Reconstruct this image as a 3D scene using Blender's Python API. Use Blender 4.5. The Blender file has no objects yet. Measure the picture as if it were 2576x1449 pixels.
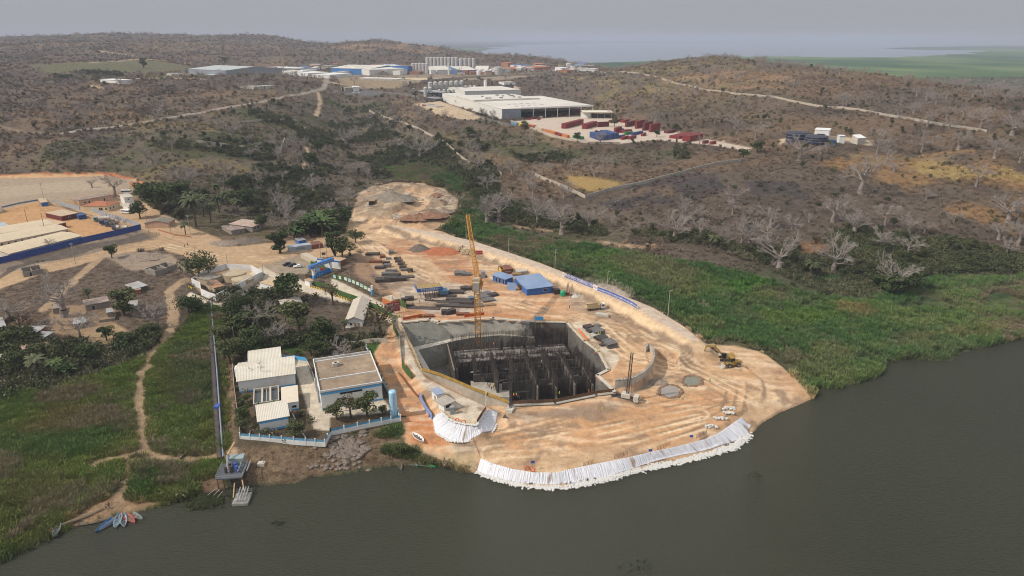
import bpy, bmesh, math, random
import numpy as np
from mathutils import Vector, Matrix
random.seed(7); RNG = np.random.RandomState(11)
S = bpy.context.scene
COL = S.collection
PI = math.pi
# ---------------------------------------------------------------- camera, sky, sun, exposure
H = 120.0; F = 1717.0; CU = 1288.0; CV = 724.5; PITCH = math.radians(20.1)
cam = bpy.data.objects.new('camera', bpy.data.cameras.new('camera')); COL.objects.link(cam)
cam.location = (0, 0, H); cam.rotation_euler = (PI/2-PITCH, 0, 0)
cam.data.sensor_width = 36; cam.data.lens = F/2576*36; cam.data.clip_start = 1; cam.data.clip_end = 200000
S.camera = cam
SUN_EL = math.radians(43); SUN_AZ = math.radians(252)      # compass bearing the light comes FROM (clockwise from +y)
W = bpy.data.worlds.new('World'); S.world = W; W.use_nodes = True
nt = W.node_tree; nt.nodes.clear()
sky = nt.nodes.new('ShaderNodeTexSky'); sky.sky_type = 'NISHITA'; sky.sun_disc = False
sky.sun_elevation = SUN_EL; sky.sun_rotation = SUN_AZ; sky.dust_density = 6; sky.air_density = 1.5; sky.ozone_density = 2
bg = nt.nodes.new('ShaderNodeBackground'); bg.inputs[1].default_value = 0.10
mixc = nt.nodes.new('ShaderNodeMix'); mixc.data_type = 'RGBA'; mixc.inputs[0].default_value = 0.86
mixc.inputs[7].default_value = (4.1, 4.25, 4.75, 1)         # grey veil of smoke over the whole sky
wtc = nt.nodes.new('ShaderNodeTexCoord'); wse = nt.nodes.new('ShaderNodeSeparateXYZ'); nt.links.new(wtc.outputs['Generated'], wse.inputs[0])
wr = nt.nodes.new('ShaderNodeValToRGB'); nt.links.new(wse.outputs['Z'], wr.inputs[0]); we = wr.color_ramp.elements
we[0].position = .06; we[0].color = (.425, .436, .475, 1); we[1].position = .55; we[1].color = (.84, .86, .90, 1)       # dull at the horizon, brighter overhead
wm = nt.nodes.new('ShaderNodeMix'); wm.data_type = 'RGBA'; wm.blend_type = 'MULTIPLY'; wm.inputs[0].default_value = 1; wm.inputs[7].default_value = (10, 10, 10, 1)
nt.links.new(wr.outputs[0], wm.inputs[6]); nt.links.new(wm.outputs[2], mixc.inputs[7])
nt.links.new(sky.outputs[0], mixc.inputs[6]); nt.links.new(mixc.outputs[2], bg.inputs[0])
out = nt.nodes.new('ShaderNodeOutputWorld'); nt.links.new(bg.outputs[0], out.inputs[0])
sl = bpy.data.lights.new('sun', 'SUN'); sl.energy = 3.75; sl.angle = math.radians(0.6); sl.color = (1, 0.92, 0.82)
sun = bpy.data.objects.new('sun', sl); COL.objects.link(sun)
sd = Vector((math.sin(SUN_AZ)*math.cos(SUN_EL), math.cos(SUN_AZ)*math.cos(SUN_EL), math.sin(SUN_EL)))
sun.rotation_euler = sd.to_track_quat('Z', 'Y').to_euler(); sun.location = (-200, 0, 300)
S.view_settings.view_transform = 'Standard'; S.view_settings.look = 'None'; S.view_settings.exposure = 0.0; S.view_settings.gamma = 1
S.render.engine = 'CYCLES'; S.cycles.use_denoising = True; S.cycles.max_bounces = 6; S.cycles.volume_bounces = 1
S.cycles.use_adaptive_sampling = True; S.cycles.adaptive_threshold = 0.012; S.cycles.filter_width = 1.1; S.cycles.transparent_max_bounces = 8
# ---------------------------------------------------------------- tags and object helpers
def tag(o, label=None, cat=None, group=None, kind=None):
    if label: o['label'] = label
    if cat: o['category'] = cat
    if group: o['group'] = group
    if kind: o['kind'] = kind
    return o
def empty(name, loc, rz=0, label=None, cat=None, group=None):
    o = bpy.data.objects.new(name, None); COL.objects.link(o); o.location = loc; o.rotation_euler = (0, 0, rz)
    o.empty_display_size = 0.5
    return tag(o, label, cat, group)
def meshobj(name, V, Fc, mat=None, parent=None, smooth=False):
    me = bpy.data.meshes.new(name)
    V = np.asarray(V, dtype=np.float32)
    if isinstance(Fc, np.ndarray):
        n = Fc.shape[1]; nf = len(Fc)
        me.vertices.add(len(V)); me.vertices.foreach_set('co', V.ravel())
        me.loops.add(nf*n); me.loops.foreach_set('vertex_index', Fc.astype(np.int32).ravel())
        me.polygons.add(nf); me.polygons.foreach_set('loop_start', np.arange(0, nf*n, n, dtype=np.int32))
        me.update(calc_edges=True)
    else:
        me.from_pydata([tuple(map(float, v)) for v in V], [], Fc); me.update()
    if smooth: me.polygons.foreach_set('use_smooth', np.ones(len(me.polygons), dtype=bool))
    o = bpy.data.objects.new(name, me); COL.objects.link(o)
    if mat: me.materials.append(mat)
    if parent: o.parent = parent
    return o
class MB:
    """collects boxes, bars, tubes and polygons into ONE mesh"""
    def __init__(s): s.v = []; s.f = []
    def add(s, vs, fs):
        b = len(s.v); s.v += [tuple(v) for v in vs]; s.f += [tuple(i+b for i in f) for f in fs]; return s
    def box(s, x0, x1, y0, y1, z0, z1, rz=0, o=(0, 0, 0)):
        c, n = math.cos(rz), math.sin(rz)
        vs = [(x, y, z) for z in (z0, z1) for y in (y0, y1) for x in (x0, x1)]
        vs = [(o[0]+x*c-y*n, o[1]+x*n+y*c, o[2]+z) for x, y, z in vs]
        return s.add(vs, [(0, 2, 3, 1), (4, 5, 7, 6), (0, 1, 5, 4), (2, 6, 7, 3), (0, 4, 6, 2), (1, 3, 7, 5)])
    def cb(s, c, d, rz=0):
        return s.box(-d[0]/2, d[0]/2, -d[1]/2, d[1]/2, -d[2]/2, d[2]/2, rz, c)
    def tube(s, a, b, r, r2=None, n=6, cap=True):
        a = Vector(a); b = Vector(b); r2 = r if r2 is None else r2
        d = (b-a)
        if d.length < 1e-6: return s
        q = d.to_track_quat('Z', 'Y')
        vs = []
        for p, rr in ((a, r), (b, r2)):
            for i in range(n):
                t = 2*PI*(i+.5)/n
                vs.append(p+q@Vector((math.cos(t)*rr, math.sin(t)*rr, 0)))
        fs = [(i, (i+1) % n, n+(i+1) % n, n+i) for i in range(n)]
        if cap: fs += [tuple(range(n-1, -1, -1)), tuple(range(n, 2*n))]
        return s.add(vs, fs)
    def path(s, pts, r, n=6):
        for a, b in zip(pts[:-1], pts[1:]): s.tube(a, b, r, n=n)
        return s
    def prism(s, poly, z0, z1):
        n = len(poly)
        vs = [(p[0], p[1], z0) for p in poly]+[(p[0], p[1], z1) for p in poly]
        return s.add(vs, [tuple(range(n-1, -1, -1)), tuple(range(n, 2*n))]+[(i, (i+1) % n, n+(i+1) % n, n+i) for i in range(n)])
    def lathe(s, prof, c=(0, 0, 0), n=12):
        vs = []; 
        for r, z in prof:
            for i in range(n):
                t = 2*PI*i/n; vs.append((c[0]+r*math.cos(t), c[1]+r*math.sin(t), c[2]+z))
        fs = []
        for k in range(len(prof)-1):
            for i in range(n):
                fs.append((k*n+i, k*n+(i+1) % n, (k+1)*n+(i+1) % n, (k+1)*n+i))
        fs.append(tuple(range(n-1, -1, -1))); b = (len(prof)-1)*n; fs.append(tuple(range(b, b+n)))
        return s.add(vs, fs)
    def build(s, name, mat=None, parent=None, smooth=False):
        return meshobj(name, s.v, s.f, mat, parent, smooth)
def copy_tree(o, parent=None):
    c = o.copy(); COL.objects.link(c)
    if parent: c.parent = parent
    for ch in list(o.children): copy_tree(ch, c)
    return c
# ---------------------------------------------------------------- materials
MATS = {}
def mat(name, col, rough=0.8, metal=0.0, var=0.25, scale=0.6, bump=0.0, dirt=None, spec=0.3, stripes=None, coords='Object'):
    """plain surface with real-world colour, large and small scale wear"""
    if name in MATS: return MATS[name]
    m = bpy.data.materials.new(name); m.use_nodes = True; t = m.node_tree; N = t.nodes; L = t.links
    b = N['Principled BSDF']; b.inputs['Roughness'].default_value = rough; b.inputs['Metallic'].default_value = metal
    b.inputs['Specular IOR Level'].default_value = spec
    tc = N.new('ShaderNodeTexCoord')
    n1 = N.new('ShaderNodeTexNoise'); n1.inputs['Scale'].default_value = scale; n1.inputs['Detail'].default_value = 6; n1.inputs['Roughness'].default_value = .65
    L.new(tc.outputs[coords], n1.inputs['Vector'])
    r = N.new('ShaderNodeMapRange'); r.inputs[1].default_value = .3; r.inputs[2].default_value = .7
    r.inputs[3].default_value = 1-var; r.inputs[4].default_value = 1+var*.5
    L.new(n1.outputs[0], r.inputs[0])
    mx = N.new('ShaderNodeMix'); mx.data_type = 'RGBA'; mx.blend_type = 'MULTIPLY'; mx.inputs[0].default_value = 1
    mx.inputs[6].default_value = (*col, 1); L.new(r.outputs[0], mx.inputs[7])
    last = mx.outputs[2]
    if dirt:
        n2 = N.new('ShaderNodeTexNoise'); n2.inputs['Scale'].default_value = scale*.45; n2.inputs['Detail'].default_value = 8; n2.inputs['Roughness'].default_value = .7
        L.new(tc.outputs[coords], n2.inputs['Vector'])
        r2 = N.new('ShaderNodeMapRange'); r2.inputs[1].default_value = .48; r2.inputs[2].default_value = .68; r2.inputs[4].default_value = dirt[3]
        L.new(n2.outputs[0], r2.inputs[0])
        m2 = N.new('ShaderNodeMix'); m2.data_type = 'RGBA'; L.new(r2.outputs[0], m2.inputs[0]); L.new(last, m2.inputs[6]); m2.inputs[7].default_value = (*dirt[:3], 1)
        last = m2.outputs[2]
    if stripes:                                        # corrugation: (axis, period m, strength)
        w = N.new('ShaderNodeTexWave'); w.wave_type = 'BANDS'; w.bands_direction = stripes[0]; w.inputs['Scale'].default_value = .314/stripes[1]
        L.new(tc.outputs['Object'], w.inputs['Vector'])
        bp = N.new('ShaderNodeBump'); bp.inputs['Strength'].default_value = stripes[2]; bp.inputs['Distance'].default_value = stripes[1]*.25
        L.new(w.outputs[1], bp.inputs['Height']); L.new(bp.outputs[0], b.inputs['Normal'])
    elif bump:
        bp = N.new('ShaderNodeBump'); bp.inputs['Strength'].default_value = bump; bp.inputs['Distance'].default_value = .3
        n3 = N.new('ShaderNodeTexNoise'); n3.inputs['Scale'].default_value = scale*4; n3.inputs['Detail'].default_value = 4
        L.new(tc.outputs[coords], n3.inputs['Vector']); L.new(n3.outputs[0], bp.inputs['Height']); L.new(bp.outputs[0], b.inputs['Normal'])
    L.new(last, b.inputs['Base Color']); MATS[name] = m
    return m
def leafmat(name, cols, rough=.7, trans=.0):
    """foliage: colour differs from plant to plant and clump to clump"""
    if name in MATS: return MATS[name]
    m = bpy.data.materials.new(name); m.use_nodes = True; t = m.node_tree; N = t.nodes; L = t.links
    b = N['Principled BSDF']; b.inputs['Roughness'].default_value = rough; b.inputs['Specular IOR Level'].default_value = .15
    oi = N.new('ShaderNodeObjectInfo'); ge = N.new('ShaderNodeNewGeometry')
    n = N.new('ShaderNodeTexNoise'); n.inputs['Scale'].default_value = .035; n.inputs['Detail'].default_value = 5
    L.new(ge.outputs['Position'], n.inputs['Vector'])
    a = N.new('ShaderNodeMath'); a.operation = 'MULTIPLY_ADD'; a.inputs[1].default_value = .55; L.new(oi.outputs['Random'], a.inputs[0]); 
    a2 = N.new('ShaderNodeMath'); a2.operation = 'MULTIPLY_ADD'; a2.inputs[1].default_value = 2.2; a2.inputs[2].default_value = -.85; L.new(n.outputs[0], a2.inputs[0])
    L.new(a2.outputs[0], a.inputs[2])
    cr = N.new('ShaderNodeValToRGB'); el = cr.color_ramp.elements
    while len(el) < len(cols): el.new(.5)
    for i, c in enumerate(cols): el[i].position = i/(len(cols)-1); el[i].color = (*c, 1)
    L.new(a.outputs[0], cr.inputs[0]); L.new(cr.outputs[0], b.inputs['Base Color'])
    MATS[name] = m
    return m
# ---------------------------------------------------------------- where a point of the photograph lies
SP, CP = math.sin(PITCH), math.cos(PITCH)
def P(u, v, z=0.0):
    """point of the plane z seen at photo position (u, v) (2576 x 1449 px)"""
    dx = (u-CU)/F; dy = CP-(v-CV)/F*SP; dz = -SP-(v-CV)/F*CP
    k = (z-H)/dz
    return np.array((dx*k, dy*k, z))
def hsh(ix, iy, seed):
    n = (ix.astype(np.int64)*374761393+iy.astype(np.int64)*668265263+seed*974634777) & 0x7fffffff
    n = ((n ^ (n >> 13))*1274126177) & 0x7fffffff
    return ((n ^ (n >> 16)) & 0xffff)/65535.0
def vnoise(x, y, seed=0):
    ix = np.floor(x); iy = np.floor(y); fx = x-ix; fy = y-iy; fx = fx*fx*(3-2*fx); fy = fy*fy*(3-2*fy)
    a = hsh(ix, iy, seed); b = hsh(ix+1, iy, seed); c = hsh(ix, iy+1, seed); d = hsh(ix+1, iy+1, seed)
    return (a*(1-fx)+b*fx)*(1-fy)+(c*(1-fx)+d*fx)*fy
def fbm(x, y, sc, octv=4, seed=0, g=.5):
    s = 0; a = 1; n = 0
    for i in range(octv):
        s = s+a*vnoise(x/sc*2**i, y/sc*2**i, seed+i*17); n += a; a *= g
    return s/n
def segd(x, y, poly, closed=True):
    best = np.full(x.shape, 1e12)
    n = len(poly); rng = range(n if closed else n-1)
    for i in rng:
        ax, ay = poly[i][:2]; bx, by = poly[(i+1) % n][:2]
        ex, ey = bx-ax, by-ay; L2 = ex*ex+ey*ey+1e-9
        t = np.clip(((x-ax)*ex+(y-ay)*ey)/L2, 0, 1)
        best = np.minimum(best, (x-ax-t*ex)**2+(y-ay-t*ey)**2)
    return np.sqrt(best)
def sdf(x, y, poly, margin=60):
    """signed distance to a polygon, positive inside; computed near the polygon only"""
    p = np.array([q[:2] for q in poly]); o = np.full(x.shape, -1e6)
    m = (x > p[:, 0].min()-margin) & (x < p[:, 0].max()+margin) & (y > p[:, 1].min()-margin) & (y < p[:, 1].max()+margin)
    X, Y = x[m], y[m]
    d = segd(X, Y, p); ins = np.zeros(X.shape, bool); n = len(p)
    for i in range(n):
        ax, ay = p[i]; bx, by = p[(i+1) % n]
        c = ((ay > Y) != (by > Y)) & (X < (bx-ax)*(Y-ay)/((by-ay) if by != ay else 1e-9)+ax)
        ins ^= c
    o[m] = np.where(ins, d, -d)
    return o
def pl(s): return [tuple(map(float, q.split(','))) for q in s.split()]
# ---------------------------------------------------------------- terrain: heights
shore = pl("-700,1640 -300,1520 0,1416 62,1383 145,1346 190,1325 257,1311 352,1288 414,1275 455,1259 500,1243 545,1238 580,1226 662,1222 745,1217 787,1201 853,1197 900,1188 943,1179 995,1171 1041,1173 1073,1170 1117,1172 1160,1190 1201,1190 1222,1200 1274,1216 1325,1226 1377,1230 1429,1228 1481,1219 1533,1210 1585,1191 1636,1180 1688,1171 1740,1159 1792,1145 1844,1131 1885,1100 1915,1066 1958,1040 2002,1022 2045,1003 2052,990 2039,975 2078,978 2110,976 2154,965 2201,951 2222,935 2226,915 2290,901 2350,908 2395,908 2415,890 2500,867 2576,851 2800,800 3300,700 4200,640")
LAND = [P(u, v, 0) for u, v in shore]
RIVER = [(-3000, 20, 0)]+LAND+[(3000, 20, 0)]
CP_ = """-600,1300,1 0,1380,1 300,1270,1 600,1200,1.5 900,1150,2 1150,1130,3 0,1100,2 200,1000,2.5 400,1050,1.5 350,900,4 100,880,6 0,800,9 250,780,8
450,800,6 480,700,9 300,640,11 100,650,13 0,600,14 0,520,15 150,450,18 300,450,17 550,560,10 750,600,7 700,700,7 800,680,6.5 560,750,7 650,850,5.5 800,850,5.5
950,850,6 700,1000,4 900,1000,4 900,620,7 1000,560,6 900,480,5 1100,480,3 1200,600,1.2 1500,700,1 1800,800,.8 2200,850,.8 2576,800,.8 3000,760,.8 1300,560,3
1000,400,7 900,330,12 870,280,22 1200,450,8 1200,540,3 1500,560,5 1900,650,5 2100,720,2 2400,680,2 2576,680,2 1900,600,10 2400,600,10 2300,480,22 2000,500,20 1600,500,13
1500,440,18 1800,420,26 2500,420,34 1350,430,12 1300,370,22 1200,330,26 1100,290,33 1400,320,30 1550,345,30 1900,380,30 1250,300,31 1100,250,36 1700,330,33 2050,355,40 2576,330,50
2100,260,54 1700,220,52 1850,200,66 1780,146,80 1650,160,68 1500,180,52 2000,165,79 2200,187,74 2400,216,66 2576,235,63 3100,240,60 250,280,42 0,340,36 100,335,38 500,290,42 700,250,46 800,215,50
400,380,30 600,400,22 700,330,30 200,400,28 0,430,20 850,200,52 1000,188,50 1200,185,49 1300,190,47 1100,210,45 1350,230,46 300,200,58 500,190,56 300,155,72 100,130,88 600,160,66 0,200,62
850,150,64 1100,150,52 -500,300,50 -500,500,20 -500,900,6 -500,120,90"""
cps = []
for q in CP_.split():
    u, v, z = map(float, q.split(',')); p = P(u, v, z); cps.append((p[0]/p[1], math.log(p[1]), z))
for u, y, z in [(0, 3300, 113), (200, 3300, 122), (400, 3500, 137), (600, 3400, 128), (760, 3400, 128), (830, 3300, 96), (980, 2900, 106), (1130, 2700, 84), (1160, 3300, 40), (1300, 2350, 66), (1430, 2300, 40),
                (200, 2300, 100), (500, 2300, 92), (800, 2400, 80), (0, 2300, 92), (1050, 2200, 70), (1600, 2100, 20), (1780, 2500, 5), (1500, 3200, 0), (2000, 1900, 5), (2200, 1600, 5), (2400, 1400, 5), (2650, 1300, 5), (3100, 1300, 5), (2000, 3000, 0), (2500, 2500, 0), (3200, 2500, 0),
                (0, 5500, 90), (400, 6000, 90), (800, 5000, 60), (1100, 5000, 5), (0, 12000, 60), (600, 12000, 40), (1300, 12000, 2), (2500, 6000, 0), (2500, 12000, 2), (0, 40000, 30), (1300, 40000, 10), (2600, 40000, 10), (-500, 4000, 110), (-600, 40000, 20), (3300, 40000, 10), (3300, 8000, 0),
                (0, 90, 0), (1300, 90, 0), (2600, 90, 0)]:
    cps.append(((u-CU)/F/CP, math.log(y), z))
cps = np.array(cps); KX = 3.2
def _phi(r2): return np.where(r2 > 0, .5*r2*np.log(r2+1e-12), 0)
_A = np.stack([cps[:, 0]*KX, cps[:, 1]], 1); _n = len(_A)
_K = _phi(((_A[:, None]-_A[None])**2).sum(-1))+np.eye(_n)*2e-3
_P = np.concatenate([np.ones((_n, 1)), _A], 1)
_w = np.linalg.solve(np.block([[_K, _P], [_P.T, np.zeros((3, 3))]]), np.concatenate([cps[:, 2], np.zeros(3)]))
def rbf(t, s):
    t = t*KX; o = _w[_n]+_w[_n+1]*t+_w[_n+2]*s
    for i in range(_n): o += _w[i]*_phi((t-_A[i, 0])**2+(s-_A[i, 1])**2)
    return o
T0, T1, NT = -1.25, 1.25, 1180
ts = np.linspace(T0, T1, NT)
def srow():
    out = []; s = math.log(95)
    while s < math.log(60000):
        out.append(s); d = math.exp(s)
        out_step = 1/240 if d < 700 else (1/150 if d < 4200 else 1/40)
        if d < 150: out_step = 1/90
        s += out_step
    return np.array(out)
ss = srow(); NS = len(ss)
SS, TT = np.meshgrid(ss, ts, indexing='ij'); Y = np.exp(SS); X = TT*Y
sub = 4
hh = rbf(TT[::sub, ::sub], SS[::sub, ::sub])
def upsample(a, r, c):
    ri = np.minimum(np.arange(r)/sub, a.shape[0]-1.001); ci = np.minimum(np.arange(c)/sub, a.shape[1]-1.001)
    r0 = ri.astype(int); c0 = ci.astype(int); fr = (ri-r0)[:, None]; fc = (ci-c0)[None]
    return (a[r0][:, c0]*(1-fr)*(1-fc)+a[r0+1][:, c0]*fr*(1-fc)+a[r0][:, c0+1]*(1-fr)*fc+a[r0+1][:, c0+1]*fr*fc)
Z = upsample(hh, NS, NT); Z0 = np.clip(Z, .4, 142); Z = Z0.copy()
hill = np.clip((Z-6)/25, 0, 1)
Z += hill*((fbm(X, Y, 160, 4, 3)-.5)*7+(fbm(X, Y, 22, 3, 5)-.5)*1.6*np.clip(1500/Y, .3, 1))*np.clip(Y/800, .35, 2.2)
Z += (fbm(X, Y, 9, 3, 9)-.5)*.5*(Y < 900)
Z += np.clip((Y-1500)/1500, 0, 1)*np.clip((Z-30)/30, 0, 1)*(fbm(X, Y, 420, 3, 31)-.5)*14
Z = np.where((Y > 3600) & (TT < -.1), np.minimum(Z, 126+Y*0), Z)
def pad(poly, z, slope=1.0, only=0, margin=70):
    """levels the ground inside poly at z; outside it the ground meets it at the given slope"""
    global Z
    d = sdf(X, Y, poly, margin); o = np.maximum(-d, 0)
    Zn = np.where(d > 0, z, np.clip(Z, z-o*slope, z+o*slope))
    if only > 0: Zn = np.maximum(Zn, Z)
    if only < 0: Zn = np.minimum(Zn, Z)
    Z = np.where(d > -margin, Zn, Z)
def PZ(s, z): return [P(u, v, z) for u, v in pl(s)]
geo_top = "1210,1154 1247,1168 1290,1180 1344,1189 1399,1189 1449,1177 1514,1164 1579,1151 1644,1136 1709,1122 1774,1105 1804,1092 1839,1068 1865,1050"
crest_in = "966,568 1059,588 1126,606 1226,633 1326,666 1393,689 1476,723 1559,759 1603,778 1659,813 1718,846 1737,858"
crest_out = "976,564 1092,583 1192,606 1276,633 1359,661 1443,694 1559,739 1643,773 1718,819 1763,856"
ZP = 3.1
# lower working platform beside the river, then the upper yard
LOW = PZ("1130,1100 1190,1108 "+geo_top+" 1893,1020 1915,994 1919,975 1912,951 1850,905 1763,862 1640,850 1560,870 1500,1000 1300,1030 1200,1060", ZP)
pad(LOW, ZP, .8)
pad(PZ("1282,1018 1397,1013 1500,992 1546,986 1552,1000 1500,1012 1400,1032 1290,1038", 5.3), 5.3, .3, only=1, margin=15)
spit = PZ("1763,856 1850,856 1905,880 1960,915 2005,950 2030,985 1990,1010 1950,1025 1900,1055 1870,1060", 1.9)
pad(spit, 1.9, .45, only=1)
YARD = PZ("880,596 872,570 890,545 960,535 1060,560 1300,660 1560,770 1740,870 1700,900 1650,905 1640,925 1610,960 1560,978 1500,990 1480,880 1330,815 1000,820 985,800 1003,776 940,735 880,690 905,640", 6.0)
pad(YARD, 6.0, .6)
Z = np.where(sdf(X, Y, YARD) > 0, 6.0+(fbm(X, Y, 14, 3, 77)-.5)*.35, Z)
INNER = PZ('1546,968 1590,966 1622,948 1632,915 1622,885 1575,890 1540,930', 6.6); pad(INNER, 6.6, .9, margin=12)
pad(PZ('1540,992 1572,990 1597,985 1622,971 1641,950 1648,926 1645,900 1700,900 1720,1010 1540,1010', ZP), ZP, 6, only=-1, margin=3)
DECK = PZ("985,790 1010,800 1024,862 1045,915 1070,950 1140,985 1215,1018 1238,1030 1221,1036 1201,1071 1149,1064 1127,1055 1112,1038 1062,968 1015,905 1003,880", 6.5)
pad(DECK, 6.5, .75, margin=25)
DIKE = [P(u, v, 9.2) for u, v in pl(crest_in)]+[P(u, v, 9.2) for u, v in reversed(pl(crest_out))]
pad(DIKE, 9.2, .8, only=1)
MOUND = PZ("905,520 900,490 935,470 990,463 1050,462 1110,478 1150,500 1152,520 1120,535 1140,545 1100,560 1000,560 960,545", 8)
pad(MOUND, 8, .5, only=1)
heap1 = PZ("925,525 935,495 975,478 1020,482 1030,505 1010,525 960,535", 11); pad(heap1, 11, .45, only=1, margin=30)
heap2 = PZ("1000,545 1010,535 1060,530 1110,538 1130,550 1060,556", 10); pad(heap2, 10, .5, only=1, margin=30)
dm = np.clip(sdf(X, Y, MOUND)/8, 0, 1); rd = sdf(X, Y, PZ("900,575 930,560 1000,540 1040,515 1010,480 1090,478 1080,510 1050,545 1000,560 940,580", 8))
Z += dm*(rd < 0)*(fbm(X, Y, 9, 4, 91)-.38)*8
CAMP = PZ("-200,560 0,535 100,512 140,520 352,574 0,658 -200,700", 16); pad(CAMP, 16, .6)
GRAV = PZ("-200,470 0,450 260,440 330,452 322,478 240,490 150,505 0,528 -200,550", 17.5); pad(GRAV, 17.5, .5)
WPAD = PZ("1075,262 1130,262 1250,305 1300,312 1420,352 1480,364 1560,362 1640,350 1760,362 1890,382 1890,372 1650,325 1480,285 1500,255 1300,215 1070,215", 30); pad(WPAD, 30, .35, margin=120)
FPAD = PZ("600,190 620,172 830,168 1250,165 1460,163 1440,180 1280,200 1060,206 880,205", 49); pad(FPAD, 49, .12, margin=300)
PLANT = PZ("600,1110 588,925 610,880 900,868 925,880 1005,1050 830,1080 820,1110", 4.6); pad(PLANT, 4.6, .4, margin=30)
COMP = PZ("482,715 560,680 640,680 680,700 545,765 486,735", 7.2); pad(COMP, 7.2, .3, margin=30)
# the rivers and lakes
dR = sdf(X, Y, RIVER, 400); Z = np.where(dR > -60, np.minimum(Z, np.where(dR > 0, -.5-np.minimum(dR, 8)*.2, .25-dR*.35)), Z)
LAKE = [P(u, v, 0) for u, v in pl("1100,134 1200,128 1300,113 1500,108 1800,107 2100,105 2700,105 3600,105 3600,112 2700,118 2440,130 2400,138 2250,144 2100,144 1900,141 1720,150 1560,156 1400,160 1200,170 1130,150")]
LAKE2 = [P(u, v, 0) for u, v in pl("1750,150 1900,142 1950,152 1850,170")]
sh = (fbm(X, Y, 500, 4, 41)-.5)*700
dL = sdf(X, Y, LAKE, 2000)+sh*np.clip((Y-3000)/6000, 0, 3)
ISL = [P(u, v, 0) for u, v in pl("2200,122 2300,118 2500,115 2750,119 2750,124 2600,128 2350,126")]
dL = np.minimum(dL, -sdf(X, Y, ISL, 3000)+sh*.5)
marshy = np.clip((3-Z)/1.5, 0, 1)*(Y < 700)*(X > -60)*(Y > 160); Z += marshy*((fbm(X, Y, 7, 3, 95)-.5)*1.5+(fbm(X, Y, 24, 3, 96)-.45)*1.6)*np.clip(-dR/10, 0, 1)
lowland = (Y > 2300) & (Z0 < 25)
Z = np.where(lowland & (dL > 0), -2, np.where(lowland, np.maximum(Z*.3, .6), Z))
_sh = [P(u, v, ZP+.2) for u, v in pl(geo_top)]; _dd = segd(X, Y, _sh, False); _in = sdf(X, Y, _sh+[P(u, v, 0) for u, v in pl("1885,1100 1844,1131 1792,1145 1740,1159 1688,1171 1636,1180 1585,1191 1533,1210 1481,1219 1429,1228 1377,1230 1325,1226 1274,1216 1222,1200 1201,1190")], 20) > -.3
Z = np.where(_in, np.minimum(Z, np.maximum(.2, ZP-.1-_dd*.85)), Z)
# the excavated pit is cut out of the ground; its own walls are built below
PITRIM = PZ("1003,812 1082,803 1106,810 1241,801 1332,809 1427,811 1470,858 1507,886 1531,930 1502,945 1546,985 1500,991 1397,1012 1280,1016 1188,981 1100,944 1062,933 1038,876", 6.0)
dPit = sdf(X, Y, PITRIM, 30)
PITCUT = dPit > .3
# height look-ups
def hgt(x, y):
    x = np.asarray(x, float); y = np.asarray(y, float); yy = np.maximum(y, math.exp(ss[0])+.01)
    c = np.clip((x/yy-T0)/(T1-T0)*(NT-1), 0, NT-1.001); s = np.log(yy); r = np.interp(s, ss, np.arange(NS)); r = np.minimum(r, NS-1.001)
    r0 = r.astype(int); c0 = c.astype(int); fr = r-r0; fc = c-c0
    return Z[r0, c0]*(1-fr)*(1-fc)+Z[r0+1, c0]*fr*(1-fc)+Z[r0, c0+1]*(1-fr)*fc+Z[r0+1, c0+1]*fr*fc
_yy = np.exp(np.linspace(math.log(100), math.log(50000), 6000))
def G(u, v, dz=0.0):
    """first point of the ground seen at photo position (u, v)"""
    dx = (u-CU)/F; dy = CP-(v-CV)/F*SP; dz_ = -SP-(v-CV)/F*CP
    zz = H+_yy/dy*dz_; hh_ = hgt(_yy/dy*dx, _yy); i = np.argmax(hh_ > zz)
    if hh_[i] <= zz[i]: i = len(_yy)-1
    if i == 0: i = 1
    a, b = zz[i-1]-hh_[i-1], zz[i]-hh_[i]; k = a/(a-b) if a != b else 0
    y = _yy[i-1]*(1-k)+_yy[i]*k; x = y/dy*dx
    return np.array((x, y, float(hgt(x, y))+dz))
def GL(s): return [G(u, v) for u, v in pl(s)]
def V3(p, dz=0): return Vector((float(p[0]), float(p[1]), float(p[2])+dz))
# ---------------------------------------------------------------- terrain: surface colours (what the ground is made of)
N_ = Z.shape
A = np.zeros(N_+(3,)); VEG = np.zeros(N_)          # VEG: 0 bare, 1 dry scrub, 2 green thicket, 3 marsh reeds, 4 meadow
wx = (fbm(X, Y, 30, 4, 21)-.5); wy = (fbm(X, Y, 30, 4, 22)-.5); wf = (fbm(X, Y, 4, 3, 23)-.5)
def paint(poly, col, edge=1.0, warp=4.0, veg=None, a=1.0, vary=None):
    d = sdf(X, Y, poly, 60)
    m = d > -50
    dd = d[m]+wx[m]*warp*2+wf[m]*warp*.5
    k = np.clip(dd/edge+.5, 0, 1)*a
    if vary is not None: k = k*np.clip((fbm(X[m], Y[m], vary[0], 4, vary[1])-vary[2])*vary[3], 0, 1)
    A[m] = A[m]*(1-k[:, None])+np.array(col)*k[:, None]
    if veg is not None:
        q = VEG[m]; q[k > .5] = veg; VEG[m] = q
def line(pts, w, col, edge=.6, warp=.8, veg=0, a=1.0):
    p = np.array([q[:2] for q in pts])
    m = (X > p[:, 0].min()-30) & (X < p[:, 0].max()+30) & (Y > p[:, 1].min()-30) & (Y < p[:, 1].max()+30)
    d = segd(X[m], Y[m], pts, False); k = np.clip((w/2-d+wf[m]*warp*2)/edge+.5, 0, 1)*a
    A[m] = A[m]*(1-k[:, None])+np.array(col)*k[:, None]
    q = VEG[m]; q[k > .4] = veg; VEG[m] = q
def blendc(c, k):
    global A
    A = A*(1-k[..., None])+np.array(c)*k[..., None]
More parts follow.
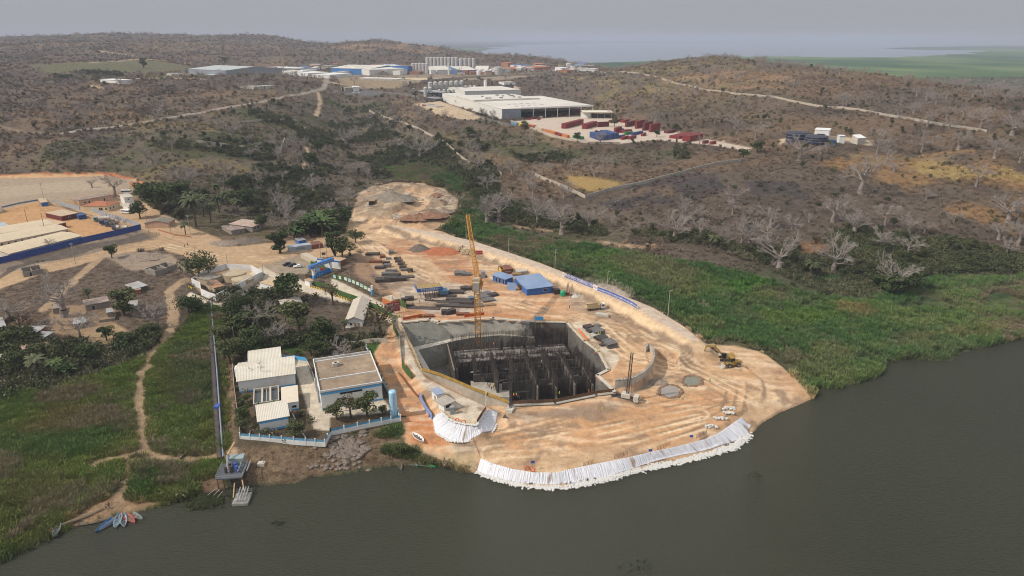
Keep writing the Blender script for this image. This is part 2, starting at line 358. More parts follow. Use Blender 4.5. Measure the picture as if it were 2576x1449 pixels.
# base: dry hillside grass with litter
n1 = fbm(X, Y, 120, 5, 51); n2 = fbm(X, Y, 35, 4, 52); n3 = fbm(X, Y, 10, 4, 53); n4 = fbm(X, Y, 260, 4, 54)
A[:] = (.114, .089, .068)
blendc((.165, .112, .072), np.clip((n1-.48)*6, 0, 1)*.75)
blendc((.080, .062, .048), np.clip((n2-.5)*5, 0, 1)*.8)
blendc((.21, .165, .075), np.clip((n4-.55)*7, 0, 1)*np.clip((n2-.4)*5, 0, 1)*.6)
VEG[:] = 1
low = np.clip((6-Z)/5, 0, 1)*(Y < 3000)
blendc((.045, .072, .026), low*.7)
# green, damp thickets of the valley and of the village
for s_, wp in (("370,475 420,455 640,440 700,430 880,500 870,585 800,590 760,600 640,560 480,560 380,520", 10), ("560,280 700,260 870,235 980,255 1010,310 1180,400 1260,440 1240,560 1160,520 1080,450 900,470 850,500 700,470 620,420 540,380", 18),
               ("1150,330 1250,325 1330,345 1400,375 1500,385 1600,380 1700,375 1760,400 1500,410 1300,400 1180,380", 10), ("1200,545 1350,575 1550,590 1900,660 2000,700 2060,740 2200,752 2330,690 2400,690 2576,690 2700,690 2700,640 2576,640 2430,600 2300,610 2150,570 2000,620 1900,630 1700,590 1500,560 1300,520 1220,500", 9),
               ("-200,830 60,840 150,860 330,840 430,790 450,830 420,870 330,905 180,960 60,1010 -200,1040", 4), ("555,740 700,735 760,760 850,820 980,830 970,870 760,880 600,890 560,860", 3), ("100,370 560,330 620,400 400,420 150,425", 14), ("150,160 420,170 300,200 120,200", 30)):
    paint(GL(s_), (.062, .068, .034), 3, wp, 2, .8)
_br = (VEG == 2) & (Y > 400) & (fbm(X, Y, 38, 4, 44)+np.clip((Z-14)/60, 0, .2) > .53); VEG[_br] = 1
_k = np.clip((fbm(X, Y, 38, 4, 44)-.50)*14, 0, 1)*(Y > 400)*(A[..., 1] > A[..., 0]*.93); blendc((.125, .100, .072), _k*.85)
# right hillside: dry grass sweeps, burnt plots, orange earth
for s_, c, wp, vr in (("2180,380 2400,385 2700,400 2700,560 2576,560 2400,560 2330,520 2200,500 2080,520 2000,510 2120,460 2060,420", (.25, .155, .075), 26, (34, 45, .40, 5)), ("2250,395 2576,430 2700,450 2700,480 2400,450 2300,420", (.29, .21, .085), 14, (20, 46, .36, 5)), ("1420,440 1500,446 1560,460 1540,474 1480,484 1420,462", (.27, .185, .07), 4, None), ("2010,610 2090,612 2085,640 2020,640", (.22, .125, .07), 3, None),
                 ("1640,200 1800,175 1900,180 2000,195 1980,225 1850,225 1700,215", (.235, .155, .09), 12, (60, 47, .35, 5)), ("1400,190 1600,195 1780,215 1700,245 1560,230", (.23, .175, .085), 16, (60, 48, .38, 5)), ("100,280 300,275 380,300 250,325 60,310", (.17, .115, .065), 12, (40, 49, .4, 5)), ("830,120 960,110 1130,120 1100,133 900,130", (.22, .15, .095), 20, (120, 50, .35, 5)), ("1000,112 1100,115 1160,125 1000,130", (.22, .15, .095), 20, None)):
    paint(GL(s_), c, 6, wp, 0 if vr is None else None, .9, vr)
for s_ in ("1530,482 1718,440 1790,440 1850,475 1740,520 1650,515 1560,500", "1870,455 2000,460 2060,500 2000,520 1900,500", "1480,500 1560,500 1640,520 1560,530"):
    paint(GL(s_), (.066, .057, .056), 4, 9, None, .95, (22, 57, .22, 5))
paint(GL("2040,700 2110,700 2100,712 2050,712"), (.03, .05, .03), 1, 1, 3)
for s_ in ("1420,600 1540,607 1660,625 1600,627 1480,613", "2200,795 2330,800 2320,830 2230,835", "1290,565 1420,580 1400,588 1300,575"):
    paint(GL(s_), (.36, .25, .16), 2, 4, None, .85, (9, 58, .42, 6))
# distant hills: tan slopes, fields, tracks
paint(GL("70,165 220,155 330,150 440,160 500,175 380,185 250,175 120,190"), (.13, .13, .07), 10, 10, 0, .8)
for s_ in ("230,158 330,150 450,155 500,168", "230,215 260,222", "300,200 420,196 520,200", "1190,262 1350,268", "250,128 330,140 345,142"):
    line(GL(s_), 9, (.42, .31, .19), 4, 3)
flat = lowland*1.0
f1 = fbm(X, Y*.45, 260, 5, 61)
A = A*(1-flat[..., None])+flat[..., None]*(np.array((.060, .115, .032))+(f1[..., None]-.5)*np.array((.26, .26, .10))).clip(.02, 1)
A = np.where((lowland & (Y > 9000))[..., None], np.array((.03, .05, .04)), A); VEG[lowland] = 0
# marsh on the right of the site
MARSH = GL("1095,576 1190,556 1280,582 1500,618 1650,650 1900,700 2060,745 2180,764 2330,702 2400,694 2576,694 3300,680")+LAND[-1:0:-1][:22]+GL("1990,925 1930,880 1850,856 1763,850 1720,815 1640,765 1443,688 1276,628 1192,600 1130,580")
paint(MARSH, (.036, .075, .024), 2, 3, 3)
MV = GL("960,425 1050,410 1150,440 1230,550 1180,565 1120,575 1150,545 1160,500 1110,462 1000,455"); paint(MV, (.040, .070, .026), 3, 4, 3)
mm = VEG == 3
for s_, c, a_ in (("1550,640 1700,660 1800,700 1850,740 1700,740 1600,700 1500,660", (.13, .105, .062), .8), ("1880,720 1990,730 1980,760 1900,755", (.12, .09, .055), .8), ("1900,790 2050,780 2120,800 2040,830 1920,820", (.075, .12, .022), .8), ("2060,760 2300,790 2576,730 2700,720 2700,760 2400,830 2200,800 2080,790", (.085, .115, .035), .7),
                  ("2260,850 2400,830 2576,800 2600,830 2400,855 2300,870", (.11, .075, .040), .75), ("2030,865 2070,860 2080,880 2040,880", (.17, .155, .07), 1), ("2100,760 2200,790 2170,800 2110,790", (.17, .10, .05), .8), ("1700,770 1800,765 1790,780", (.30, .24, .19), .8), ("1480,700 1560,725 1600,745 1540,742", (.42, .35, .30), .9), ("1780,745 1830,740 1870,750 1800,755", (.22, .2, .15), .7),
                  ("1810,715 1920,705 1930,725 1850,745", (.05, .13, .015), .9), ("2030,960 2100,940 2230,925 2222,935 2201,951 2154,965 2078,978", (.08, .13, .03), .8)):
    paint(GL(s_), c, 3, 5, None, a_)
k_ = np.clip((fbm(X, Y, 25, 4, 62)-.5)*5, 0, 1)*mm; blendc((.062, .115, .028), k_*.8); k_ = np.clip((fbm(X, Y, 14, 4, 66)-.56)*8, 0, 1)*mm; blendc((.12, .12, .05), k_*.7)
# meadow on the left bank
MEAD = GL("-500,1060 0,1015 180,962 330,905 440,842 500,770 560,770 568,900 590,1130 600,1180 545,1200 500,1243")+LAND[0:10][::-1]
paint(MEAD, (.078, .112, .026), 2, 3, 4)
me_ = VEG == 4
for s_, c, a_ in (("60,1090 120,1020 270,1010 300,1050 250,1080 120,1100", (.125, .085, .045), .8), ("0,1110 200,1085 340,1060 340,1110 200,1150 0,1180", (.040, .085, .022), .9), ("330,1170 420,1150 500,1185 520,1220 460,1250 380,1270 300,1265 320,1200", (.034, .075, .016), 1),
                  ("430,860 560,870 560,990 480,1040 430,1000", (.060, .068, .038), .85), ("380,930 430,900 440,1010 400,1060", (.075, .078, .030), .7), ("0,1200 150,1190 200,1230 100,1290 0,1300", (.095, .085, .03), .8), ("440,1050 570,1000 580,1120 430,1140", (.08, .105, .03), .8),
                  ("0,1330 130,1310 130,1345 62,1383 0,1416 -100,1440 -100,1350", (.05, .08, .02), .9)):
    paint(GL(s_), c, 2, 3, None, a_)
k_ = np.clip((fbm(X, Y, 12, 4, 63)-.5)*5, 0, 1)*me_; blendc((.12, .115, .035), k_*.6)
# village ground, bare banks
for s_, c, wp, a_ in (("-200,720 0,705 270,640 480,640 480,700 430,760 440,830 250,850 100,800 -200,830", (.150, .112, .085), 3, .9), ("120,770 300,760 300,850 200,860 110,840", (.30, .205, .125), 3, .8), ("200,850 290,810 330,830 290,870 240,880", (.34, .24, .14), 2, .8), ("270,690 400,660 450,650 460,680 330,730 250,720", (.135, .105, .085), 3, .9),
                      ("520,600 640,560 740,590 760,620 660,650 560,640", (.20, .145, .10), 2, .9), ("430,520 700,560 680,600 500,590", (.10, .09, .05), 4, .7), ("600,1120 830,1115 960,1060 1010,1090 1130,1120 1200,1180 1150,1188 1117,1172 1041,1173 995,1171 943,1179 853,1197 787,1201 745,1217 662,1222 580,1226 590,1130", (.175, .125, .08), 2, 1),
                      ("600,880 588,920 600,1115 575,1130 560,900 575,870", (.21, .14, .09), 1.5, .9), ("690,770 860,760 990,820 980,840 860,850 700,840", (.125, .098, .075), 2, .9), ("760,640 880,640 1000,730 985,800 960,800 800,700", (.17, .125, .09), 2, .8),
                      ("470,1215 545,1190 570,1222 560,1245 500,1250", (.20, .13, .085), 2, .9), ("230,1270 300,1235 345,1260 420,1262 352,1286 257,1309 190,1323 180,1310", (.30, .20, .115), 1.5, 1), ("270,1160 420,1140 480,1160 400,1170 330,1165", (.26, .185, .12), 1.5, .9)):
    paint(GL(s_), c, 1.5, wp, 0, a_)
paint(GL("950,1100 1010,1105 1010,1075 1000,1065 940,1095"), (.05, .085, .03), 1, 1, 4); paint(GL("960,1120 1060,1130 1075,1150 1040,1160 960,1140"), (.05, .075, .03), 1, 1.5, 4)
paint(GL("1060,1150 1150,1165 1180,1188 1117,1174 1060,1168"), (.07, .085, .035), 1, 1.5, 4, .7)
paint(GL("920,870 975,866 985,885 960,905 930,905"), (.045, .10, .02), .6, .6, 0); paint(GL("700,875 760,872 765,890 715,890"), (.045, .085, .02), .6, .6, 0)
SAND = (.475, .322, .195); ORG = (.46, .235, .115); PALE = (.60, .47, .32)
# plots, yards and roads
paint(GL("-300,470 0,447 260,436 345,450 345,500 450,560 600,620 760,600 880,590 905,640 800,650 640,700 560,705 490,690 480,650 400,625 270,645 0,730 -300,800 -300,690 0,662 352,578 130,520 0,532 -300,560"), (.40, .275, .165), 1.5, 1.5, 0)
paint(GRAV, (.30, .235, .17), 2, 1.5, 0); paint(GL("0,470 200,455 290,460 280,478 120,485 0,500"), (.36, .29, .21), 5, 3, 0, .7)
paint(CAMP, (.42, .245, .12), 1, .6, 0); paint(GL("-100,690 0,668 352,580 385,600 330,612 0,695"), (.27, .215, .165), .6, .4, 0); paint(GL("250,640 430,640 470,680 330,680"), (.29, .225, .165), 2, 2, 0, .8)
line(GL("0,441 150,441 262,437 330,450"), 4, (.40, .14, .06)); line(GL("-100,445 0,444 150,444 255,441"), 6, (.48, .30, .16))
line(GL("340,462 380,485"), 9, (.42, .17, .08))
for s_, w_ in (("273,633 217,679 167,723 110,779", 4.2), ("467,703 424,736 434,769 437,819 414,849 373,903 352,957 348,1015 360,1097 360,1135", 4.6), ("360,1135 298,1151 232,1172", 4), ("362,1120 385,1145 435,1155 468,1160 530,1150 580,1139", 4), ("315,1155 323,1193 310,1240 290,1275", 3), ("430,769 520,740 480,705", 3)):
    line(GL(s_), w_, (.34, .24, .15), 1, .8, 0, .9)
for s_, w_ in (("800,232 805,258 795,292", 5), ("768,335 770,320", 3), ("770,368 775,398 760,432", 3)):
    line(GL(s_), w_, (.46, .34, .22), 2, 2)
for s_, w_, c in (("150,338 260,322 400,300 520,280 660,256 760,236 812,224 822,205 815,196", 8, (.30, .26, .215)), ("1100,262 1180,284 1270,312 1300,316", 9, (.16, .145, .13)), ("820,205 860,212", 14, (.36, .29, .21)), ("870,228 960,232 1040,240 1075,258", 8, (.17, .155, .145)), ("-50,300 0,318 60,332 150,338", 5, (.22, .17, .12)), ("250,130 345,142", 10, (.3, .25, .2)), ("1480,560 1600,470", .1, (.2, .2, .2))):
    line(GL(s_), w_, c, 2, 1)
paint(GL("1040,262 1130,262 1200,290 1230,302 1150,300 1090,285"), (.52, .40, .27), 3, 5, 0, .85)
paint(GL("1285,306 1480,286 1500,290 1640,322 1890,372 1890,384 1760,362 1640,352 1560,362 1480,360 1390,345"), (.46, .38, .31), 2, 1.5, 0)
paint(GL("850,232 900,222 960,232 950,242 880,240"), (.13, .125, .125), 2, 1, 0); paint(FPAD, (.24, .19, .145), 8, 10, 0, 1, (90, 56, .36, 4)); paint(GL("1000,196 1060,195 1120,197 1050,202"), (.52, .42, .28), 3, 3, 0)
paint(GL("840,203 870,196 1060,205 1000,222 880,222"), (.26, .20, .13), 5, 5, 0)
paint(GL("1240,222 1290,214 1310,222 1300,230"), (.40, .33, .25), 3, 3, 0); paint(GL("2120,385 2400,392 2380,400 2150,398"), (.22, .16, .09), 4, 4, 0)
paint(GL("1960,350 2200,352 2190,366 1960,364"), (.40, .32, .22), 3, 4, 0)
# the site itself
SITE = GL("875,600 868,570 885,540 900,500 895,488 935,468 990,460 1060,460 1115,475 1155,500 1150,525 1110,545 1130,560 1090,578 ")+[P(u, v, 5) for u, v in pl("1200,600 1290,628 1443,688 1560,736 1645,770 1770,853 1850,854")]+[P(u, v, 2.6) for u, v in pl("1905,878 1965,912 2008,950 2048,990 2010,1020 1950,1042 1890,1085")]+[P(u, v, .5) for u, v in pl("1850,1128 1644,1187 1442,1231 1355,1231 1236,1209 1199,1192")]+[P(u, v, 3) for u, v in pl("1140,1150 1020,1120 1005,1060 985,1000 945,905 985,830 985,800 1000,770 900,640")]
paint(SITE, SAND, 1.5, 1.2, 0)
ns1 = fbm(X, Y, 60, 4, 71); ns2 = fbm(X, Y, 8, 4, 72)
ms = np.clip(sdf(X, Y, SITE)/3, 0, 1)
blendc(ORG, ms*np.clip((ns1-.47)*5, 0, 1)*.7); blendc((.33, .22, .14), ms*np.clip((ns2-.55)*6, 0, 1)*.35)
for s_, c, e, wp, a_ in (("945,905 985,830 1010,880 1060,975 1120,1050 1095,1090 1130,1115 1140,1150 1020,1120 1005,1060 985,1000", (.47, .245, .12), 2, 2, .9), ("1000,1030 1090,1045 1130,1112 1150,1120 1040,1120", (.45, .18, .07), 2, 2, .8),
                       ("960,620 1010,610 1100,630 1160,650 1230,690 1250,730 1180,730 1080,650 1000,640", (.36, .17, .085), 3, 4, .8), ("1080,630 1120,622 1160,630 1165,642 1100,642", (.42, .13, .05), 1.5, 1.5, 1), ("960,575 1040,590 1140,620 1250,660 1240,675 1100,640 1000,625", (.37, .20, .11), 3, 3, .75),
                       ("1250,1040 1450,1010 1600,990 1700,1000 1880,930 1905,980 1860,1040 1700,1090 1500,1120 1300,1130 1230,1090", (.50, .27, .13), 6, 8, .75), ("1560,860 1640,900 1700,930 1800,900 1860,930 1850,990 1700,960 1600,960", (.52, .33, .18), 6, 6, .7), ("1440,740 1560,790 1600,830 1500,800 1440,780", (.30, .225, .165), 4, 4, .8),
                       ("1255,1040 1390,1030 1500,1012 1560,1008 1550,1035 1490,1060 1420,1050 1330,1065", (.24, .185, .14), 2, 4, .85), ("1310,1075 1380,1072 1400,1090 1340,1100", (.22, .165, .125), 2, 3, .8), ("1140,1110 1195,1110 1200,1135 1160,1150 1130,1125", (.20, .165, .13), 1.5, 1.5, .9), ("1540,1000 1640,970 1700,950 1650,945 1600,985", (.24, .20, .165), 2, 2, .9),
                       ("1090,1135 1195,1140 1200,1185 1150,1175 1090,1150", (.36, .27, .16), 2, 2, .9), ("880,640 960,640 1000,700 1010,740 960,740 900,690", (.30, .19, .12), 2, 3, .7), ("1000,790 1130,800 1330,800 1300,790 1130,785 1040,775", (.40, .17, .085), 2, 2, .8), ("1055,775 1180,770 1190,785 1080,788", (.35, .33, .29), 1, 1, .8),
                       ("930,508 960,485 1015,483 1030,505 990,525 940,530", (.24, .205, .165), 2, 3, .9), ("1010,535 1110,520 1140,545 1060,560 1000,550", (.29, .165, .10), 2, 3, .8), ("1100,480 1150,500 1150,530 1110,510", (.40, .33, .24), 2, 3, .8), ("880,545 930,535 920,560 885,575", (.45, .34, .22), 1, 1, .8),
                       ("1000,725 1140,712 1240,730 1260,760 1150,765 1000,755", (.34, .30, .25), 1, 1, .8), ("930,690 1060,690 1050,720 960,730", (.20, .155, .125), 1.5, 2, .8), ("1480,880 1545,895 1570,920 1620,925 1600,965 1545,978 1510,935", (.47, .27, .14), 1.5, 2, .8)):
    paint(GL(s_), c, e, wp, 0, a_)
CONC = (.50, .43, .335)
for s_ in ("1435,812 1462,806 1500,860 1540,880 1560,900 1545,925 1520,925 1500,885 1470,858", "625,690 660,668 730,690 770,712 1000,800 985,812 900,770 640,700", "985,790 1010,800 1024,862 1045,915 1070,950 1140,985 1215,1018 1221,1036 1201,1071 1149,1064 1127,1055 1112,1038 1062,968 1015,905 1003,880", "480,735 545,765 680,700 690,708 560,780 470,745",
            "770,905 720,900 700,905 740,920 790,1080 830,1085 830,1050 960,1040 985,1030 950,985 820,1030 800,990"):
    paint(GL(s_), CONC, .5, .3, 0)
paint(GL("660,668 760,640 790,660 770,690 700,690"), (.28, .225, .165), 1, 1, 0); paint(GL("835,700 985,775 1000,800 960,790 830,720"), CONC, .5, .3, 0)
paint(GL("1655,975 1690,965 1720,985 1690,1000 1660,995"), (.33, .29, .26), .5, .5, 0); paint(GL("1715,950 1740,942 1765,955 1745,970 1718,965"), (.20, .19, .14), .5, .5, 0)
_mo = np.clip(sdf(X, Y, GL("890,545 893,490 930,468 990,460 1060,460 1115,475 1158,500 1152,525 1110,545 1130,562 1080,566 1000,562"))/2, 0, 1)*np.clip(-rd/2, 0, 1); blendc((.235, .185, .135), _mo*.9); blendc((.125, .095, .07), _mo*np.clip((fbm(X, Y, 6, 4, 78)-.5)*7, 0, 1)*.8); blendc((.36, .28, .19), _mo*np.clip((fbm(X, Y, 12, 4, 79)-.56)*8, 0, 1)*.8)

# dike: compacted pale fill; sunlight on slopes painted in, crest duller, edge and toe darker
dd_ = sdf(X, Y, DIKE, 40); kd = np.clip((dd_+8.5)/1.5, 0, 1)*(ns2*.25+.8)*(Z > 5.6+fbm(X, Y, 3, 2, 3)*.8)*(dd_ > -20)
blendc((.60, .44, .28), kd.clip(0, 1)); blendc((.44, .36, .29), np.clip(dd_/1.2, 0, 1)*.9); blendc((.30, .22, .15), np.clip(1-np.abs(dd_+.3)/.9, 0, 1)*.55)
line([P(u, v, 6) for u, v in pl("949,573 1042,603 1159,633 1293,679 1376,709 1493,757 1593,817 1676,854 1731,888")], 3.4, (.20, .145, .10), 1.4, 1.6, 0, .9)
stk = fbm(X*.16+wy*3, Y+X*.12, 2.6, 4, 73); blendc((.34, .215, .13), ms*np.clip((stk-.55)*7, 0, 1)*.5*(dd_ < -4)); blendc((.68, .54, .38), ms*np.clip((.44-stk)*7, 0, 1)*.45*(dd_ < -4)); blendc((.24, .16, .105), ms*np.clip((fbm(X, Y, 5, 4, 74)-.60)*12, 0, 1)*.75*(dd_ < -4))
# tyre tracks worn into the platform and the roads
def tracks(lines, col, a_):
    for s_ in lines:
        p = GL(s_); pn = np.array([q[:2] for q in p])
        m = (X > pn[:, 0].min()-9) & (X < pn[:, 0].max()+9) & (Y > pn[:, 1].min()-9) & (Y < pn[:, 1].max()+9)
        d = segd(X[m]+wx[m]*3, Y[m]+wy[m]*3, p, False)
        k = np.clip(np.cos(d*1.9)*1.6-.4, 0, 1)*np.clip((6.5-d)/3, 0, 1)*a_*np.clip((fbm(X[m], Y[m], 11, 3, 5)-.3)*3, 0, 1)
        A[m] = A[m]*(1-k[:, None])+np.array(col)*k[:, None]
tracks(["885,560 900,600 960,650 1060,680 1200,740 1420,800 1560,830 1680,930 1800,1000", "1430,770 1560,800 1640,860 1760,940 1880,980", "1220,1120 1400,1080 1600,1040 1800,1000", "1300,1150 1500,1120 1700,1080 1850,1020", "400,600 520,640 640,670 760,650", "0,690 200,650 350,612 480,650", "960,540 1030,505 1010,480", "1250,1100 1450,1060 1650,1030", "1500,1140 1640,1100 1750,1060", "250,560 120,525", "1600,850 1700,905 1850,980 1840,1030"], (.25, .165, .10), .85)
tracks(["900,590 1000,660 1130,720 1330,770 1500,820 1600,900 1720,940", "1350,1120 1560,1080 1760,1040", "1240,1140 1400,1130 1600,1110 1780,1060", "1640,870 1760,930 1890,1000", "420,620 560,650 700,650"], (.70, .55, .37), .7)
# shoreline: wet mud
wet = np.clip(1-np.abs(Z-.1)/.5, 0, 1)*(Y < 900); blendc((.11, .085, .06), wet*.5)
A = np.clip(A, .01, .9)
# ---------------------------------------------------------------- ground material and meshes
def groundmat(name, rough=.95, nsc=.35, amt=.30, bump=.5, bdist=.6):
    m = bpy.data.materials.new(name); m.use_nodes = True; t = m.node_tree; Nn = t.nodes; L = t.links
    b = Nn['Principled BSDF']; b.inputs['Roughness'].default_value = rough; b.inputs['Specular IOR Level'].default_value = .1
    at = Nn.new('ShaderNodeAttribute'); at.attribute_name = 'ground_colour'; ge = Nn.new('ShaderNodeNewGeometry')
    last = at.outputs['Color']
    for sc, am in ((nsc, amt), (nsc*6, amt*.8)):
        n = Nn.new('ShaderNodeTexNoise'); n.inputs['Scale'].default_value = sc; n.inputs['Detail'].default_value = 5; n.inputs['Roughness'].default_value = .7
        L.new(ge.outputs['Position'], n.inputs['Vector'])
        r = Nn.new('ShaderNodeMapRange'); r.inputs[1].default_value = .3; r.inputs[2].default_value = .7; r.inputs[3].default_value = 1-am; r.inputs[4].default_value = 1+am
        L.new(n.outputs[0], r.inputs[0]); mx = Nn.new('ShaderNodeMix'); mx.data_type = 'RGBA'; mx.blend_type = 'MULTIPLY'; mx.inputs[0].default_value = 1
        L.new(last, mx.inputs[6]); L.new(r.outputs[0], mx.inputs[7]); last = mx.outputs[2]
    L.new(last, b.inputs['Base Color'])
    bp = Nn.new('ShaderNodeBump'); bp.inputs['Strength'].default_value = bump; bp.inputs['Distance'].default_value = bdist
    L.new(n.outputs[0], bp.inputs['Height']); L.new(bp.outputs[0], b.inputs['Normal'])
    return m
M_earth = groundmat('earth', amt=.22); M_grassland = groundmat('grassland', nsc=.25, amt=.4, bump=.9, bdist=1.2)
reg = np.zeros(N_, int)                      # 0 hillside, 1 marsh, 2 meadow, 3 construction_platform, 4 dirt_road, 5 yard, 6 far_plain
reg[VEG == 3] = 1; reg[me_ | (VEG == 4)] = 2; reg[sdf(X, Y, SITE) > 0] = 3
reg[(sdf(X, Y, CAMP) > 0) | (sdf(X, Y, GRAV) > 0)] = 5; reg[(sdf(X, Y, WPAD, 100) > 0) & (VEG == 0)] = 7; reg[lowland] = 6
bank = (VEG == 0) & (reg == 0) & (Y < 700) & (A[..., 0] > .24); reg[bank] = 4
idx = np.arange(NS*NT).reshape(NS, NT)
quads = np.stack([idx[:-1, :-1], idx[:-1, 1:], idx[1:, 1:], idx[1:, :-1]], -1).reshape(-1, 4)
qreg = reg[:-1, :-1].ravel(); keep = ~(PITCUT[:-1, :-1] & PITCUT[1:, :-1] & PITCUT[:-1, 1:] & PITCUT[1:, 1:]).ravel()
VV = np.stack([X, Y, Z], -1).reshape(-1, 3); AA = A.reshape(-1, 3)
for r_, nm, mt in ((0, 'hillside', M_grassland), (1, 'marsh_ground', M_grassland), (2, 'river_meadow', M_grassland), (3, 'construction_platform', M_earth), (4, 'dirt_road', M_earth), (5, 'camp_yard', M_earth), (6, 'flood_plain', M_grassland), (7, 'container_yard', M_earth)):
    q = quads[(qreg == r_) & keep]
    if len(q) == 0: continue
    used = np.unique(q); mp = np.zeros(NS*NT, np.int32); mp[used] = np.arange(len(used))
    o = meshobj(nm, VV[used], mp[q], mt, smooth=True); o['kind'] = 'structure'
    ca = o.data.color_attributes.new('ground_colour', 'FLOAT_COLOR', 'POINT')
    c4 = np.ones((len(used), 4), np.float32); c4[:, :3] = AA[used]; ca.data.foreach_set('color', c4.ravel())
# ---------------------------------------------------------------- water
def watermat(name, col, rough, bsc, bst):
    m = bpy.data.materials.new(name); m.use_nodes = True; t = m.node_tree; Nn = t.nodes; L = t.links
    b = Nn['Principled BSDF']; b.inputs['Base Color'].default_value = (*col, 1); b.inputs['Roughness'].default_value = rough; b.inputs['IOR'].default_value = 1.33
    b.inputs['Specular IOR Level'].default_value = .36
    ge = Nn.new('ShaderNodeNewGeometry'); mp = Nn.new('ShaderNodeMapping'); mp.inputs['Scale'].default_value = (.8, 2.6, 1); mp.inputs['Rotation'].default_value = (0, 0, .25); L.new(ge.outputs['Position'], mp.inputs['Vector'])
    n = Nn.new('ShaderNodeTexNoise'); n.inputs['Scale'].default_value = bsc; n.inputs['Detail'].default_value = 5; n.inputs['Roughness'].default_value = .6; L.new(mp.outputs[0], n.inputs['Vector'])
    bp = Nn.new('ShaderNodeBump'); bp.inputs['Strength'].default_value = bst; bp.inputs['Distance'].default_value = .6; L.new(n.outputs[0], bp.inputs['Height']); L.new(bp.outputs[0], b.inputs['Normal'])
    n2 = Nn.new('ShaderNodeTexNoise'); n2.inputs['Scale'].default_value = .012; n2.inputs['Detail'].default_value = 3; L.new(ge.outputs['Position'], n2.inputs['Vector'])
    r = Nn.new('ShaderNodeMapRange'); r.inputs[3].default_value = .8; r.inputs[4].default_value = 1.2; L.new(n2.outputs[0], r.inputs[0])
    mx = Nn.new('ShaderNodeMix'); mx.data_type = 'RGBA'; mx.blend_type = 'MULTIPLY'; mx.inputs[0].default_value = 1; mx.inputs[6].default_value = (*col, 1); L.new(r.outputs[0], mx.inputs[7]); L.new(mx.outputs[2], b.inputs['Base Color'])
    return m
M_river = watermat('river_water', (.036, .038, .024), .12, .9, 1.0); M_lake = watermat('lake_water', (.12, .17, .23), .15, .2, .3)
_rv = [(-1500, 20, 0)]+[tuple(P(u, v-9, 0)) for u, v in shore]+[(1500, 20, 0)]
w = meshobj('river_water', _rv, [tuple(range(len(_rv)))], M_river); w['kind'] = 'structure'
M_lake.node_tree.nodes['Principled BSDF'].inputs['Specular IOR Level'].default_value = .7
w = meshobj('lake_water', [(-4000, 1900, 0), (9000, 1900, 0), (60000, 58000, 0), (-30000, 58000, 0)], [(0, 1, 2, 3)], M_lake); w['kind'] = 'structure'
# ---------------------------------------------------------------- smoky air
hz = MB().box(-90000, 90000, -300, 75000, -12, 190).build('haze'); hz['kind'] = 'stuff'
mh = bpy.data.materials.new('haze'); mh.use_nodes = True; t = mh.node_tree; t.nodes.clear()
pv = t.nodes.new('ShaderNodeVolumePrincipled'); pv.inputs['Color'].default_value = (.54, .585, .70, 1); pv.inputs['Density'].default_value = 1.1e-4; pv.inputs['Anisotropy'].default_value = 0.0
om = t.nodes.new('ShaderNodeOutputMaterial'); t.links.new(pv.outputs[0], om.inputs['Volume']); hz.data.materials.append(mh)
# ---------------------------------------------------------------- vegetation prototypes
def rnd(a, b): return random.uniform(a, b)
def blades(n, r, h, w, lean=.35, seed=0):
    rg = np.random.RandomState(seed); V = []; Fs = []
    for i in range(n):
        a = rg.rand()*2*PI; q = r*math.sqrt(rg.rand()); x, y = q*math.cos(a), q*math.sin(a); b = rg.rand()*2*PI; hh_ = h*(.55+.6*rg.rand()); l = lean*hh_*(.4+rg.rand())
        lx, ly = math.cos(a)*l*.6+rg.randn()*.12*h, math.sin(a)*l*.6+rg.randn()*.12*h; ww = w*(.6+.8*rg.rand()); dx, dy = math.cos(b)*ww, math.sin(b)*ww
        k = len(V); V += [(x-dx, y-dy, -.2), (x+dx, y+dy, -.2), (x+lx*.4+dx*.8, y+ly*.4+dy*.8, hh_*.6), (x+lx*.4-dx*.8, y+ly*.4-dy*.8, hh_*.6), (x+lx, y+ly, hh_*(.95-.15*lean))]
        Fs += [(k, k+1, k+2, k+3), (k+3, k+2, k+4)]
    return V, Fs
def leafcloud(V, Fs, c, rad, n, s, rg, flat=1.0, hollow=.35):
    for i in range(n):
        d = rg.randn(3); d /= np.linalg.norm(d); q = (hollow+(1-hollow)*rg.rand()**.6)
        p = np.array(c)+d*np.array(rad)*q
        a = rg.randn(3); a /= np.linalg.norm(a); a = a*.6+d*.5; b = np.cross(a, rg.randn(3)); b /= np.linalg.norm(b)+1e-6; e = np.cross(b, a); e /= np.linalg.norm(e)+1e-6
        s1 = s*(.6+.8*rg.rand()); k = len(V)
        V += [tuple(p-b*s1*.5), tuple(p+e*s1*.35), tuple(p+b*s1*.6), tuple(p-e*s1*.35)]; Fs.append((k, k+1, k+2, k+3))
def bushmesh(seed, r, h, n, s, lobes=5):
    rg = np.random.RandomState(seed); V = []; Fs = []
    for i in range(lobes):
        a = rg.rand()*2*PI; q = r*.6*rg.rand(); rr = r*(.35+.35*rg.rand())
        leafcloud(V, Fs, (q*math.cos(a), q*math.sin(a), h*(.3+.3*rg.rand())), (rr, rr, h*.45), n//lobes, s, rg)
    return V, Fs
